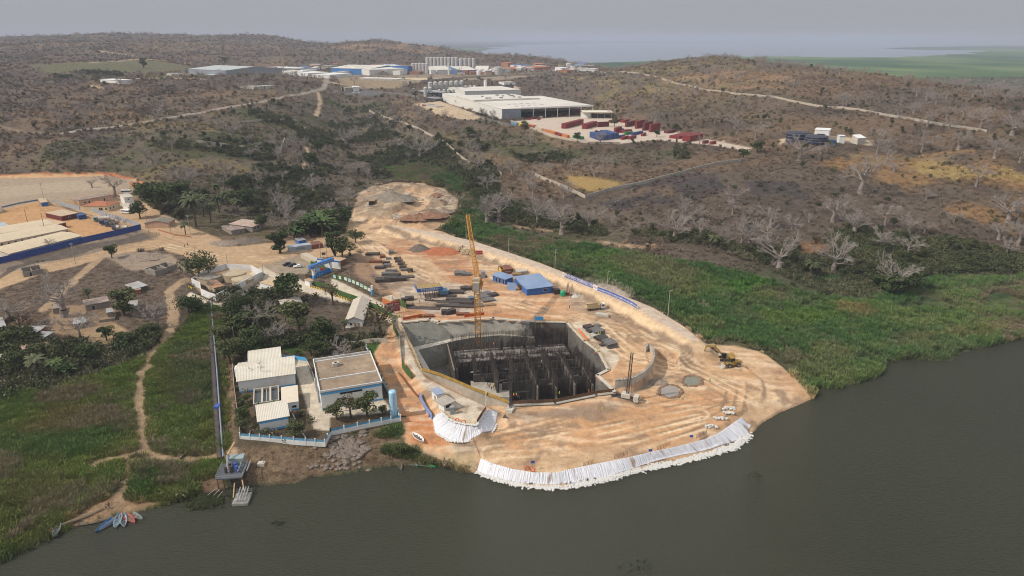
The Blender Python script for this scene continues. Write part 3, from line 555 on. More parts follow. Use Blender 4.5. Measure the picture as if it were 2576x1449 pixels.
def twigbush(seed, r, h, n):
    rg = np.random.RandomState(seed); V = []; Fs = []
    for i in range(n):
        a = rg.rand()*2*PI; el = .25+1.2*rg.rand(); l = (.5+.5*rg.rand()); d = np.array((math.cos(a)*math.cos(el)*r, math.sin(a)*math.cos(el)*r, math.sin(el)*h))*l
        o = np.array((rg.randn()*r*.25, rg.randn()*r*.25, 0)); w_ = .035+.05*rg.rand(); b = np.cross(d, rg.randn(3)); b = b/(np.linalg.norm(b)+1e-6)*w_
        k = len(V); V += [tuple(o-b), tuple(o+b), tuple(o+d*.55+b+rg.randn(3)*.08), tuple(o+d), tuple(o+d*.5-b)]; Fs.append((k, k+1, k+2, k+3, k+4))
    leafcloud(V, Fs, (0, 0, h*.45), (r*.9, r*.9, h*.5), n, .34, rg)
    return V, Fs
G1 = [(.022, .040, .012), (.038, .060, .018), (.060, .080, .026)]
def tinted(m, k, f):
    """plants on a plot take on the colour of that plot (green reeds, straw, burnt stubble)"""
    t = m.node_tree; b = t.nodes['Principled BSDF']; src = b.inputs['Base Color'].links[0].from_socket
    at = t.nodes.new('ShaderNodeAttribute'); at.attribute_type = 'INSTANCER'; at.attribute_name = 'tint'
    g = t.nodes.new('ShaderNodeMix'); g.data_type = 'RGBA'; g.blend_type = 'MULTIPLY'; g.inputs[0].default_value = 1; g.inputs[7].default_value = (k, k, k, 1); t.links.new(at.outputs['Color'], g.inputs[6])
    x = t.nodes.new('ShaderNodeMix'); x.data_type = 'RGBA'; x.inputs[0].default_value = f; t.links.new(src, x.inputs[6]); t.links.new(g.outputs[2], x.inputs[7]); t.links.new(x.outputs[2], b.inputs['Base Color'])
    return m
M_green = leafmat('green_leaves', [(.034, .048, .018), (.055, .072, .028), (.095, .098, .042)])
M_treegreen = leafmat('tree_leaves', [(.036, .056, .018), (.058, .082, .027), (.10, .108, .045)])
M_scrub = leafmat('dry_scrub_twigs', [(.085, .068, .050), (.120, .096, .070), (.165, .138, .105)])
M_reed = leafmat('reed_blades', [(.045, .090, .032), (.075, .14, .040), (.13, .19, .050)])
M_reedb = leafmat('old_reed_blades', [(.13, .115, .07), (.18, .145, .09), (.24, .19, .125)])
M_grass = leafmat('meadow_blades', [(.070, .105, .020), (.115, .150, .032), (.17, .175, .055)])
M_drygrass = leafmat('dry_grass_blades', [(.16, .11, .05), (.24, .165, .075), (.32, .23, .11)])
tinted(M_scrub, 1.85, .75); tinted(M_reed, 1.9, .6); tinted(M_grass, 1.75, .65); tinted(M_drygrass, 1.3, .6); tinted(M_green, 1.2, .25)
M_bark = mat('bare_bark', (.27, .225, .195), .9, var=.4, scale=.8); M_bough = mat('bare_boughs', (.32, .278, .248), .9, var=.35, scale=.5)
M_bark2 = mat('brown_bark', (.10, .075, .055), .9, var=.4); M_palm = leafmat('palm_fronds', [(.040, .052, .022), (.065, .078, .034), (.10, .105, .055)])
M_banana = leafmat('banana_leaves', [(.045, .075, .022), (.065, .10, .032), (.10, .13, .045)])
def proto(name, VF, mt):
    o = meshobj(name, VF[0], VF[1], mt); COL.objects.unlink(o); return o
def scatter(name, protos, pts, kind='stuff'):
    """one object: copies of a few plants set out on the given points (x, y, z, size)"""
    pts = np.asarray(pts, np.float32)
    me = bpy.data.meshes.new(name); me.vertices.add(len(pts)); me.vertices.foreach_set('co', pts[:, :3].ravel())
    a = me.attributes.new('size', 'FLOAT', 'POINT'); a.data.foreach_set('value', pts[:, 3].copy())
    a = me.attributes.new('turn', 'FLOAT_VECTOR', 'POINT'); tv = np.zeros((len(pts), 3), np.float32); tv[:, 2] = RNG.rand(len(pts))*6.283; tv[:, 0] = RNG.randn(len(pts))*.06; a.data.foreach_set('vector', tv.ravel())
    a = me.attributes.new('which', 'INT', 'POINT'); a.data.foreach_set('value', RNG.randint(0, len(protos), len(pts)).astype(np.int32))
    yy = np.clip(np.interp(np.log(pts[:, 1]), ss, np.arange(NS)), 0, NS-1).astype(int); cc = np.clip((pts[:, 0]/pts[:, 1]-T0)/(T1-T0)*(NT-1), 0, NT-1).astype(int)
    tc = np.ones((len(pts), 4), np.float32); tc[:, :3] = A[yy, cc]; a = me.attributes.new('tint', 'FLOAT_COLOR', 'POINT'); a.data.foreach_set('color', tc.ravel())
    o = bpy.data.objects.new(name, me); COL.objects.link(o); o['kind'] = kind
    g = bpy.data.node_groups.new(name, 'GeometryNodeTree'); g.interface.new_socket('Geometry', in_out='INPUT', socket_type='NodeSocketGeometry'); g.interface.new_socket('Geometry', in_out='OUTPUT', socket_type='NodeSocketGeometry')
    n = g.nodes; l = g.links; gi = n.new('NodeGroupInput'); go = n.new('NodeGroupOutput'); ip = n.new('GeometryNodeInstanceOnPoints'); j = n.new('GeometryNodeJoinGeometry')
    for p in reversed(protos):
        oi = n.new('GeometryNodeObjectInfo'); oi.inputs['Object'].default_value = p; oi.inputs['As Instance'].default_value = True; l.new(oi.outputs['Geometry'], j.inputs[0])
    def na(nm, ty):
        x = n.new('GeometryNodeInputNamedAttribute'); x.data_type = ty; x.inputs[0].default_value = nm; return x.outputs[0]
    l.new(gi.outputs[0], ip.inputs['Points']); l.new(j.outputs[0], ip.inputs['Instance']); ip.inputs['Pick Instance'].default_value = True
    l.new(na('which', 'INT'), ip.inputs['Instance Index']); l.new(na('turn', 'FLOAT_VECTOR'), ip.inputs['Rotation']); l.new(na('size', 'FLOAT'), ip.inputs['Scale']); l.new(ip.outputs[0], go.inputs[0])
    md = o.modifiers.new('plants', 'NODES'); md.node_group = g
    return o
rows_area = np.gradient(Y[:, 0])[:, None]*(Y*(T1-T0)/(NT-1))
def sample(mask, n, dens, smin, smax, clump=None, seed=0, tmax=.95):
    rg = np.random.RandomState(seed); w_ = mask*rows_area*dens(Y)*(np.abs(TT) < tmax)*(Y > 100)*(~PITCUT)
    if clump is not None: w_ = w_*clump
    w_ = w_.ravel(); c = np.cumsum(w_); 
    i = np.searchsorted(c, rg.rand(n)*c[-1]); r = i//NT; q = i % NT
    fr = np.clip(r+rg.rand(n)-.5, 0, NS-1.01); t = ts[0]+(q+rg.rand(n)-.5)*(T1-T0)/(NT-1); y = np.exp(np.interp(fr, np.arange(NS), ss)); x = t*y
    z = hgt(x, y); s = smin+(smax-smin)*rg.rand(n)**1.6
    k = z > .15
    return np.stack([x, y, z-.1, s], 1)[k]
far_ = lambda y0: (lambda y: np.minimum(1, (y0/y))**2)
def grow(p, y0, mx=3.0):
    p[:, 3] *= np.clip((p[:, 1]/y0)**.6, 1, mx); return p
B_green = [proto('green_bush', bushmesh(i, 1.6, 2.0, 150, .42), M_green) for i in range(4)]
B_scrub = [proto('dry_bush', twigbush(20+i, 1.3, 1.5, 46), M_scrub) for i in range(4)]
B_reed = [proto('reed_clump', blades(44, 1.25, 1.7+.45*i, .11, .5, 40+i), M_reed) for i in range(4)]
B_reedb = [proto('old_reed_clump', blades(46, 1.2, 2.2, .07, .6, 50+i), M_reedb) for i in range(3)]
B_grass = [proto('grass_tuft', blades(40, 1.1, 1.05, .07, .6, 60+i), M_grass) for i in range(4)]
B_dry = [proto('dry_grass_tuft', blades(30, 1.0, .8, .07, .6, 70+i), M_drygrass) for i in range(3)]
cl1 = np.clip((fbm(X, Y, 26, 4, 81)-.44)*6, .03, 1); cl2 = np.clip((fbm(X, Y, 40, 4, 82)-.5)*6, 0, 1); cl3 = np.clip((fbm(X, Y, 70, 3, 83)-.42)*6, .1, 1)
scrubm = (VEG == 1)
scatter('dry_scrub', B_scrub, np.concatenate([grow(sample(scrubm, 60000, far_(520), .6, 1.9, cl1*.8+.2, 1), 500, 4.5), sample(VEG == 2, 11000, far_(500), .9, 2.3, None, 2)]))
scatter('green_undergrowth', B_green, np.concatenate([grow(sample(VEG == 2, 14000, far_(450), .6, 2.3, cl3, 3), 450), grow(sample(scrubm, 5200, far_(500), .5, 1.4, cl2, 4), 500, 2.6), grow(sample(scrubm, 1500, far_(400), .8, 1.9, None, 5), 500, 2.2)]))
oldr = np.clip((fbm(X, Y, 45, 3, 84)-.52)*8, 0, 1)
scatter('marsh_reeds', B_reed, sample((VEG == 3) & (A[..., 0] < .22), 40000, lambda y: 1+0*y, .45, 1.15, (1-oldr*.8)*np.clip((fbm(X, Y, 5, 2, 97)-.38)*7, .12, 1), 6))
scatter('old_reeds', B_reedb, np.concatenate([sample((VEG == 3) & (A[..., 0] < .22), 9000, lambda y: 1+0*y, .6, 1.1, oldr, 7), sample(VEG == 4, 2500, lambda y: 1+0*y, .6, 1.0, np.clip((fbm(X, Y, 14, 3, 85)-.55)*8, 0, 1)*(TT < -.25), 8)]))
scatter('meadow_grass', B_grass, sample(VEG == 4, 34000, lambda y: 1+0*y, .5, 1.7, np.clip((fbm(X, Y, 4, 2, 98)-.36)*7, .15, 1), 9))
scatter('dry_grass', B_dry, sample((VEG == 0) & (reg == 0) & (A[..., 0] < .24) & (A[..., 0] > .09) & (Z > .5), 9000, far_(350), .35, .9, None, 10))
# ---------------------------------------------------------------- trees that stand by themselves
def limb(mb, a, b, r0, r1, n=5): mb.tube(a, b, r0, r1, n, cap=False)
def baobab(seed, slim=False):
    rd = random.Random(seed); tr = MB(); cr = MB()
    h = rd.uniform(.38, .5); R = .036 if slim else rd.uniform(.048, .072); px = Vector((0, 0, -.05)); r = R*1.5
    for k in range(5):
        nx = Vector((rd.uniform(-.015, .015), rd.uniform(-.015, .015), h*(k+1)/5)); r2 = R*(1.15-.13*k); tr.tube(px, nx, r, r2, 8, cap=False); px, r = nx, r2
    def grow_(p, d, L, r, lev):
        q = p+d*L*.5+Vector((rd.uniform(-1, 1), rd.uniform(-1, 1), rd.uniform(-.6, .8)))*L*.1; e = q+d*L*.5+Vector((rd.uniform(-1, 1), rd.uniform(-1, 1), rd.uniform(-.5, .9)))*L*.2
        ns = 5 if lev < 2 else 3
        limb(cr, p, q, r, r*.75, ns); limb(cr, q, e, r*.75, r*.5, ns)
        if lev >= 4: return
        for k in range((3, 3, 4, 4)[lev]):
            s = (q, e, e, p.lerp(e, .75))[k]; d2 = (d+Vector((rd.gauss(0, .55), rd.gauss(0, .55), rd.gauss(.12, .35)))).normalized()
            grow_(s, d2, L*rd.uniform(.5, .8), max(r*.55, .0034), lev+1)
    n = rd.randint(6, 8); a0 = rd.random()*6
    for k in range(n):
        a = a0+2*PI*k/n+rd.uniform(-.35, .35); el = rd.uniform(.1, 1.25); z = h*rd.uniform(.62, 1.0)
        grow_(Vector((0, 0, z)), Vector((math.cos(a)*math.cos(el), math.sin(a)*math.cos(el), math.sin(el))), rd.uniform(.22, .31), R*rd.uniform(.26, .40), 0)
    return tr, cr
def mkmesh(nm, mb, mt): 
    o = mb.build(nm, mt); COL.objects.unlink(o); me = o.data; bpy.data.objects.remove(o); return me
BAO = [(mkmesh('trunk', t_, M_bark), mkmesh('crown', c_, M_bough)) for t_, c_ in (baobab(100+i, i in (3, 6)) for i in range(8))]
def leaftree(seed, spread=.42, low=.3, n=1500, s=.06, lobes=9, mt=None):
    rd = random.Random(seed); rg = np.random.RandomState(seed); tr = MB(); V = []; Fs = []
    tr.tube((0, 0, -.05), (rd.uniform(-.02, .02), 0, low+.1), .035, .025, 7)
    for k in range(lobes):
        a = 2*PI*k/lobes*2.4+rd.uniform(-.4, .4); q = spread*rd.uniform(.15, .68); z = rd.uniform(low+.12, .84)-q*.25; rr = spread*rd.uniform(.34, .52)
        c = (q*math.cos(a), q*math.sin(a), z); tr.tube((0, 0, low), c, .018, .006, 4, cap=False); leafcloud(V, Fs, c, (rr, rr, rr*.75), n//lobes, s, rg, hollow=.55)
    return mkmesh('trunk', tr, M_bark2), (lambda o: (COL.objects.unlink(o), o.data)[1])(meshobj('crown', V, Fs, mt or M_treegreen))
LEAF = [leaftree(200+i) for i in range(4)]; BROAD = [leaftree(220+i, .75, .35, 1700, .065, 12) for i in range(2)]; THIN = [leaftree(240+i, .38, .4, 420, .05, 10, leafmat('thin_dry_leaves', [(.08, .07, .035), (.11, .09, .05), (.14, .11, .07)])) for i in range(2)]
TALL = [leaftree(260+i, .26, .12, 1500, .055, 12) for i in range(2)]
def palm(seed):
    rd = random.Random(seed); tr = MB(); V = []; Fs = []
    top = Vector((rd.uniform(-.05, .05), rd.uniform(-.05, .05), .68)); tr.tube((0, 0, -.05), top*.5, .035, .026, 7); tr.tube(top*.5, top, .026, .022, 7)
    for k in range(26):
        a = k*2.4; el = rd.uniform(-.2, 1.2); d = Vector((math.cos(a), math.sin(a), 0)); p = top.copy(); sdv = Vector((-math.sin(a), math.cos(a), 0))
        L = rd.uniform(.3, .4); last = None
        for j in range(6):
            w_ = .055*math.sin(PI*(j+.6)/6.4); b = len(V); V += [tuple(p-sdv*w_-Vector((0, 0, w_*.6))), tuple(p), tuple(p+sdv*w_-Vector((0, 0, w_*.6)))]
            if last is not None: Fs += [(last, last+1, b+1, b), (last+1, last+2, b+2, b+1)]
            last = b; e = el-j*.36; p = p+(d*math.cos(e)+Vector((0, 0, math.sin(e))))*L/5
    return mkmesh('trunk', tr, M_bark2), (lambda o: (COL.objects.unlink(o), o.data)[1])(meshobj('crown', V, Fs, M_palm))
PALM = [palm(300+i) for i in range(3)]
def banana(seed):
    rd = random.Random(seed); tr = MB(); V = []; Fs = []
    for m in range(4):
        ox, oy = rd.uniform(-.35, .35), rd.uniform(-.35, .35); tr.tube((ox, oy, -.05), (ox, oy, .4), .04, .03, 6)
        for k in range(9):
            a = k*2.4+m; el = rd.uniform(.5, 1.3); d = Vector((math.cos(a), math.sin(a), 0)); sdv = Vector((-math.sin(a), math.cos(a), 0)); p = Vector((ox, oy, .38)); last = None
            for j in range(5):
                w_ = .085*math.sin(PI*(j+.4)/4.8); b = len(V); V += [tuple(p-sdv*w_), tuple(p+Vector((0, 0, -.02))), tuple(p+sdv*w_)]
                if last is not None: Fs += [(last, last+1, b+1, b), (last+1, last+2, b+2, b+1)]
                last = b; e = el-j*.4; p = p+(d*math.cos(e)+Vector((0, 0, math.sin(e))))*.15
    return mkmesh('trunk', tr, M_bark2), (lambda o: (COL.objects.unlink(o), o.data)[1])(meshobj('crown', V, Fs, M_banana))
BANANA = [banana(320+i) for i in range(2)]
def depth(p): return p[1]*CP+(H-p[2])*SP
def plant(kind, name, u, v, hpx, label, cat, group=None, wide=1.0, hm=None):
    p = G(u, v); h = hm or hpx/F*depth(p)*1.05
    k = random.randrange(len(kind)); t_, c_ = kind[k]
    o = empty(name, (p[0], p[1], p[2]-.1), rnd(0, 6.28), label, cat, group); o.scale = (h*wide, h*wide, h)
    for me in (t_, c_):
        q = bpy.data.objects.new(me.name.split('.')[0], me); COL.objects.link(q); q.parent = o
    return o
NB = 0
BL = """1846,509,50,on the dark burnt plot right of the walled field|2165,487,100,tallest of the right slope with a long bare trunk|2455,469,60,alone in the yellow grass at the upper right|2095,559,73,with a wide fan crown above the palm thicket|2146,596,77,leaning right beside a green thicket|2225,569,63,thin and half hidden behind a leaning one|2285,589,55,with a flat crown over the green belt|2281,649,60,slim and very thin at the marsh thicket|2221,632,53,short in front of the green belt on the right|1938,572,53,among a close row at the right slope foot
1958,681,92,large with thick pale trunk at the marsh edge|2096,688,85,broad beside a red earth patch|2251,736,93,draped over a green bush mound in the marsh|1865,616,67,with twisted boughs left of the big marsh edge one|1885,621,70,leaning in the row above the marsh|1931,602,50,behind the big pale trunked one|1763,601,55,double stemmed at the marsh edge|1813,599,30,small and white above the reeds|2535,559,70,dense crowned near the right frame edge|2530,644,42,small at the right end of the green belt
2511,602,50,grey at the far right slope|2561,619,60,cut by the right frame edge|1725,562,70,tangled with its neighbour above the marsh|2501,398,55,wide above the yellow grass sweep|2565,410,45,stout at the upper right edge|2546,340,60,spreading at the far right under the long wall|2465,327,50,dome crowned by the end of the long wall|2388,323,33,round crowned below the long wall|2210,360,40,behind the black tank sheds|2205,390,50,tall and thin right of the white shed
2233,383,38,small beside the white shed|2411,377,47,in the upper right grove|2318,383,50,slender in the grove right of the sheds|2118,270,35,grey in the hollow behind the long wall|2011,403,70,in front of the black tank sheds|1900,353,47,thin left of the tank sheds|1848,323,30,pale between yard and sheds|1798,310,25,low and pale right of the containers|1921,333,30,faint beside a thin one|2065,387,27,small in front of the right shed
1740,247,30,left of the long wall|2178,253,23,on the right hill flank|2431,212,15,on the skyline of the right hill|2511,222,20,stump like on the right skyline|1996,222,20,in the orange clearing|2121,267,30,crooked in the grey hollow|2481,300,33,high on the right slope|1226,559,65,left most of the row behind the dike|1256,558,80,tall second of the row behind the dike|1351,566,60,slim in the row behind the dike
1376,556,50,faint in the row behind the dike|1414,589,78,biggest of the row behind the dike|1483,576,60,white branched in the row behind the dike|1696,606,65,white branched above the marsh pond|1594,589,33,small and white on the bank|1539,572,35,small behind the pale bank|1633,576,28,stunted behind the pale bank|1366,442,40,by the corner of the grey block wall|1288,442,37,beside the broken block wall|1439,429,33,in the grove below the container yard
1519,422,33,right of the grove below the yard|876,522,60,left of the spoil mound|902,439,33,in the green valley|1419,499,33,at the end of the block wall|1329,476,43,below the gap in the block wall|1226,482,45,domed over the valley slope|1057,403,53,tall left of the block wall|1086,387,37,touching the block wall|1002,382,38,slender left of the block wall|901,357,37,dark in the upper valley
872,370,50,pale in the upper valley|1202,430,40,right of the wall end|1179,403,40,thin at the wall end|1336,367,33,in front of the orange containers|1002,317,30,dark against the block wall|1502,220,20,behind the white warehouse|1329,220,20,beside the white tower|1272,200,20,in front of the factory tanks|1149,190,20,before the factory arches|1049,195,20,before the tall silos
941,200,14,before the long factory wall|892,213,20,by the far road junction|1652,233,20,on the hill right of the warehouse|1693,240,20,thin on the hill above the long wall|1552,203,18,far behind the warehouse|1641,297,25,right of the white canopy|1597,260,17,on the tan slope right of the warehouse|585,353,50,in the walled plot on the left|704,350,33,at the corner of the walled plot|625,362,28,inside the walled plot
382,413,37,pale at the left valley|750,408,35,in front of the upper path|630,400,30,below the walled plot|435,377,33,left of the walled plot|315,360,24,below the far road|284,367,23,small below the far road|227,360,23,dark below the far road|247,430,37,above the gravel yard|330,437,33,above the red bank|72,413,27,above the left gravel yard
15,437,37,at the left frame edge above the yard|308,297,20,on the brown slope above the road|398,300,23,above the road bend|413,280,33,pale above the road|490,267,27,left of the second pole|458,233,23,faint in the far grove|618,233,27,dark by the roadside|633,213,17,before the green hangar|290,492,50,dark with bare boughs over the long house|232,472,25,dead and forked in the gravel yard
163,796,95,huge in the village|203,852,75,with ivy on its thick trunk|397,826,72,pale beside the forked footpath|23,802,65,at the left frame edge of the village|729,592,75,with tangled pale crown by the banana grove|790,489,45,broad above the palm grove|704,536,60,brown crowned behind the banana grove|467,479,65,grey crowned behind the palms|570,450,50,in the thicket over the palms|650,470,45,in the middle of the thicket
650,832,75,thin stemmed in the plant garden|697,862,55,low and twiggy in the plant garden"""
for q in BL.replace('\n', '|').split('|'):
    u, v, h_, lb = q.split(',', 3); h_ = float(h_); NB += 1
    o = plant([BAO[3], BAO[6]] if ('slim' in lb or 'thin' in lb or 'slender' in lb) else BAO, 'baobab_tree', float(u), float(v), h_, 'bare grey tree '+lb, 'tree', 'bare baobab trees', rnd(1.0, 1.3))
# the rest of the wood: the nearest are trees of their own, the farther ones one mass
bp = sample((VEG == 1) | ((VEG == 2) & (Y > 420)), 9500, lambda y: np.clip(y/500, .6, 1)*np.minimum(1, (900/y))**1.5, 6, 12, np.clip((fbm(X, Y, 90, 4, 87)-.40)*6, .06, 1)*(Z > 3)*np.where((Y > 420) & (Y < 1000) & (TT > .0) & (TT < .55), .25, 1), 12)
bp = bp[np.argsort(bp[:, 1])]; inv = np.abs(bp[:, 0]/bp[:, 1]) < .82
near = bp[inv][:150]; rest = np.concatenate([bp[inv][150:], bp[~inv]])
for i, (x, y, z, s) in enumerate(near):
    side = 'left of the valley' if x < -80 else ('in the valley behind the site' if x < 60 else 'on the right hand slope')
    ht = 'small' if s < 8 else ('middling' if s < 10 else 'tall')
    dd = math.hypot(x, y); u_ = CU+F*x/(y*CP+(H-z)*SP)
    where = 'by the left frame edge' if u_ < 200 else 'in the left scrub' if u_ < 520 else 'in the thicket left of centre' if u_ < 850 else 'in the central valley' if u_ < 1150 else 'on the slope right of the valley' if u_ < 1500 else 'in the middle of the right slope' if u_ < 1900 else 'on the far right slope'
    rng_ = 'nearest rows' if dd < 480 else 'middle rows' if dd < 620 else 'farther rows' if dd < 800 else 'farthest rows'
    side = where+', '+rng_; t_, c_ = BAO[i % 8]; o = empty('baobab_tree', (x, y, z-.1), rnd(0, 6.28), 'leafless %s grey tree %s' % (ht, side), 'tree', 'leafless trees scattered in the scrub'); o.scale = (s*1.05, s*1.05, s)
    for me in (t_, c_):
        q = bpy.data.objects.new(me.name.split('.')[0], me); COL.objects.link(q); q.parent = o
BP = []
for i in range(6):
    t_, c_ = baobab(130+i); t_.add(c_.v, c_.f); BP.append(proto('bare_tree', (t_.v, t_.f), M_bough))
rest[:, 3] *= np.clip((rest[:, 1]/1200)**.35, 1, 1.6)
scatter('distant_bare_woodland', BP, rest)
TP = []
for i, (t_, c_) in enumerate(LEAF[:3]+TALL[:1]):
    V, Fs = [], []
    for me in (t_, c_): b = len(V); V += [tuple(v.co) for v in me.vertices]; Fs += [tuple(k+b for k in p.vertices) for p in me.polygons]
    TP.append(proto('thicket_tree', (V, Fs), M_green))
tk = np.clip((fbm(X, Y, 45, 4, 88)-.5)*8, 0, 1); scatter('thicket_trees', TP, np.concatenate([sample((VEG == 2) & (Y > 330), 750, far_(600), 4, 9, None, 31), sample(scrubm & (Y > 330), 1500, far_(700), 3.5, 8, tk*np.where(TT < .05, 1, .75), 32)]))
for q in """L,407,540,68,60,dark dense mango tree beside the palm grove,1.3|L,363,502,37,0,round dull green tree near the parked bus,1.2|L,353,550,35,0,low green tree beside the white minibus,1.2|T,705,636,50,0,young green roadside tree at the sand junction,1.5|L,282,650,30,0,small bushy tree where the footpath leaves the road,1|B,503,699,55,0,spreading umbrella tree behind the white walled compound,.85
L,723,764,66,0,large green tree in front of the white cabin,1.25|L,752,832,72,0,large dark tree in the plant garden,1.3|S,477,792,38,0,low broad leaved tree below the white compound,1|T,313,794,58,0,upright green tree by the block hut,1.6|B,600,790,45,0,flat topped tree right of the pipeline,.75|L,617,835,50,0,dark tree right of the pipeline head,1.3|L,810,864,56,0,rounded tree by the garden wall,1.2
L,560,860,38,0,bushy tree close to the pipeline,1.3|L,633,880,52,0,green tree above the plant fence,1.3|L,579,915,55,0,brownish green tree left of the filter hall,1.2|L,637,898,42,0,tree behind the filter hall roof,1.2|L,783,893,36,0,round tree behind the brown flat roof,1.2|L,813,891,28,0,pale tree touching the brown flat roof,1.2|L,848,1057,42,0,left tree before the white plant wall,1.2|H,883,1051,50,0,thin middle tree before the white plant wall,1.2
L,924,1050,54,0,right round tree before the white plant wall,1.25|L,742,1099,38,0,leaning tree at the plant gate,1.3|L,613,1060,36,0,upper tree inside the left plant fence,1.2|L,612,1083,28,0,lower tree inside the left plant fence,1.1|L,622,1012,20,0,small tree beside the open basins,1.2|L,963,1040,18,0,small bush beside the blue tank,1.4|T,843,652,58,0,tall green tree behind the transformer poles,1.2|L,862,656,52,0,round green tree right of the transformer poles,1.1
S,895,612,26,0,small tree on the yard edge,1|L,70,862,38,0,papaya like tree left of the tin roofs,1.1|L,30,864,32,0,dark tree at the left frame edge of the village,1.4|L,333,870,28,0,green tree by the meadow edge,1.3|L,269,856,32,0,light green tree near the footpath,1.2|L,141,905,30,0,tree below the tin roofs,1.2|L,43,934,45,0,dark tree at the bottom of the village,1.3|L,100,905,38,0,tree in the lower village thicket,1.3
L,315,866,26,0,bushy tree at the thicket end,1.3|L,225,905,36,0,tree under the ivy trunk,1.4|L,380,845,30,0,dark tree behind the meadow corner,1.5|H,957,852,74,0,wide dry tree beside the pit road,1.3|H,838,768,46,0,nearly bare tree beside the green hoarding,1.2|L,1011,1143,28,0,round dark bush on the river bank,1.5|L,2251,742,46,0,dense green tree mound in the marsh,1.6|L,2215,730,34,0,green bush tree left of the marsh mound,1.6|L,2290,728,40,0,green bush tree right of the marsh mound,1.5
L,1452,355,18,0,green tree at the corner of the container yard,1.2|L,1700,330,16,0,green tree between the container rows,1.2|L,1652,345,16,0,small green tree beside blue containers,1.2|L,1905,385,24,0,dark green tree at the yard road,1.5|L,1870,400,22,0,dark green bush tree below the yard road,1.5|L,1320,325,16,0,dark tree before the warehouse yard,1.4|T,1500,345,14,0,slim tree at the yard wall,1.4|L,1545,318,18,0,tree before the white canopy,1.2|L,566,160,14,0,lone dark tree before the green hangar,1|T,362,172,20,0,lone dark conifer in the far field,1.4|L,2085,370,14,0,green tree by the tank sheds,1.3
L,620,520,36,0,dark tree right of the palms,1.3|L,660,575,30,0,tree behind the block houses,1.3|L,590,480,30,0,tree above the palms,1.3|L,460,505,40,0,tree left of the palms,1.3|L,870,560,34,0,dark tree beside the haul road,1.3|L,835,570,34,0,dark tree behind the banana grove,1.3|L,780,420,30,0,tree in the green valley floor,1.4|L,800,385,26,0,tree beside the upper path,1.4|L,1030,330,14,0,dark tree left of the warehouse,1.4|L,1045,245,12,0,round tree before the far silos,1.4|L,1180,345,22,0,dark tree above the block wall,1.4
P,493,570,70,0,tall palm in front of the dark mango,1|P,530,560,46,0,palm right of the tallest palm,1|P,447,538,42,0,palm left of the tallest palm,1|P,573,520,36,0,palm at the back of the grove,1|P,467,590,30,0,short palm by the pink house,1.1|P,512,545,50,0,palm in the middle of the grove,1|P,552,535,42,0,palm at the right of the grove,1|P,598,540,36,0,outermost palm on the right of the grove,1|P,480,525,40,0,palm behind the tallest one,1|P,545,500,32,0,far palm of the grove,1|P,104,951,54,0,shaggy fan palm below the village,1.2
P,224,757,30,0,thin palm above the block house,1|P,867,832,26,0,small palm beside the white bungalow,1|P,2038,699,40,0,shaggy palm at the marsh edge,1.2|P,2285,735,34,0,palm at the right foot of the marsh mound,1.3|P,1795,625,30,0,low palm in the marsh belt,1.3
N,800,592,46,0,banana clump at the right of the grove,1|N,775,590,40,0,banana clump in the middle of the grove,1|N,825,585,40,0,banana clump at the road side,1|N,790,570,36,0,banana clump behind the others,1|N,750,600,34,0,banana clump at the left of the grove,1|N,815,560,34,0,banana clump at the back,1|N,140,928,24,0,banana clump beside the fan palm,1.2|N,165,940,24,0,yellowish banana clump at the meadow edge,1.2|N,495,785,24,0,banana clump under the white compound,1.2""".replace('\n', '|').split('|'):
    k, u, v, h_, _, lb, wd = q.split(',')
    K = {'L': (LEAF, 'green_tree', 'tree'), 'T': (TALL, 'slender_tree', 'tree'), 'B': (BROAD, 'umbrella_tree', 'tree'), 'S': (BROAD, 'small_tree', 'tree'), 'H': (THIN, 'thin_tree', 'tree'), 'P': (PALM, 'palm_tree', 'palm'), 'N': (BANANA, 'banana_plant', 'banana plant')}[k]
    plant(K[0], K[1], float(u), float(v), float(h_)*1.35, lb, K[2], {'P': 'palms', 'N': 'banana clumps'}.get(k, 'leafy trees'), float(wd))
# ---------------------------------------------------------------- materials of built things
M_conc = mat('concrete', (.38, .345, .29), .9, var=.3, scale=.25, bump=.2, dirt=(.20, .17, .13, .5))
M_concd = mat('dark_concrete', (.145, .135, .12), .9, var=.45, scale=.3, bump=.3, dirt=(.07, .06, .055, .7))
M_concp = mat('pale_concrete', (.50, .46, .39), .9, var=.22, scale=.3, dirt=(.33, .27, .19, .5))
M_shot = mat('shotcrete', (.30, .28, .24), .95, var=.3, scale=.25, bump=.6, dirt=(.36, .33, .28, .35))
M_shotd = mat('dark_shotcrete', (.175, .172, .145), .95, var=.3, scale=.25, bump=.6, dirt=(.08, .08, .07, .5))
M_steel = mat('rebar_steel', (.075, .066, .062), .7, var=.4, scale=.5, dirt=(.13, .07, .04, .4)); M_galv = mat('galvanised', (.36, .37, .38), .5, .4, var=.2)
M_white = mat('white_paint', (.70, .70, .68), .6, var=.12, scale=.3, dirt=(.42, .38, .32, .45)); M_blue = mat('blue_sheet', (.035, .13, .42), .5, var=.2, dirt=(.10, .15, .30, .4), stripes=('X', .3, .4))
M_bluep = mat('blue_paint', (.07, .33, .62), .55, var=.15, dirt=(.2, .35, .5, .3)); M_navy = mat('navy_hoarding', (.022, .055, .22), .6, var=.2, dirt=(.06, .09, .22, .4), stripes=('X', .5, .3))
M_greyroof = mat('grey_blue_sheet_roof', (.26, .31, .40), .5, var=.2, scale=.2, dirt=(.35, .33, .32, .4), stripes=('X', .35, .4)); M_turf = mat("green_turf_hoarding", (.055, .115, .030), .9, var=.25, bump=.4)
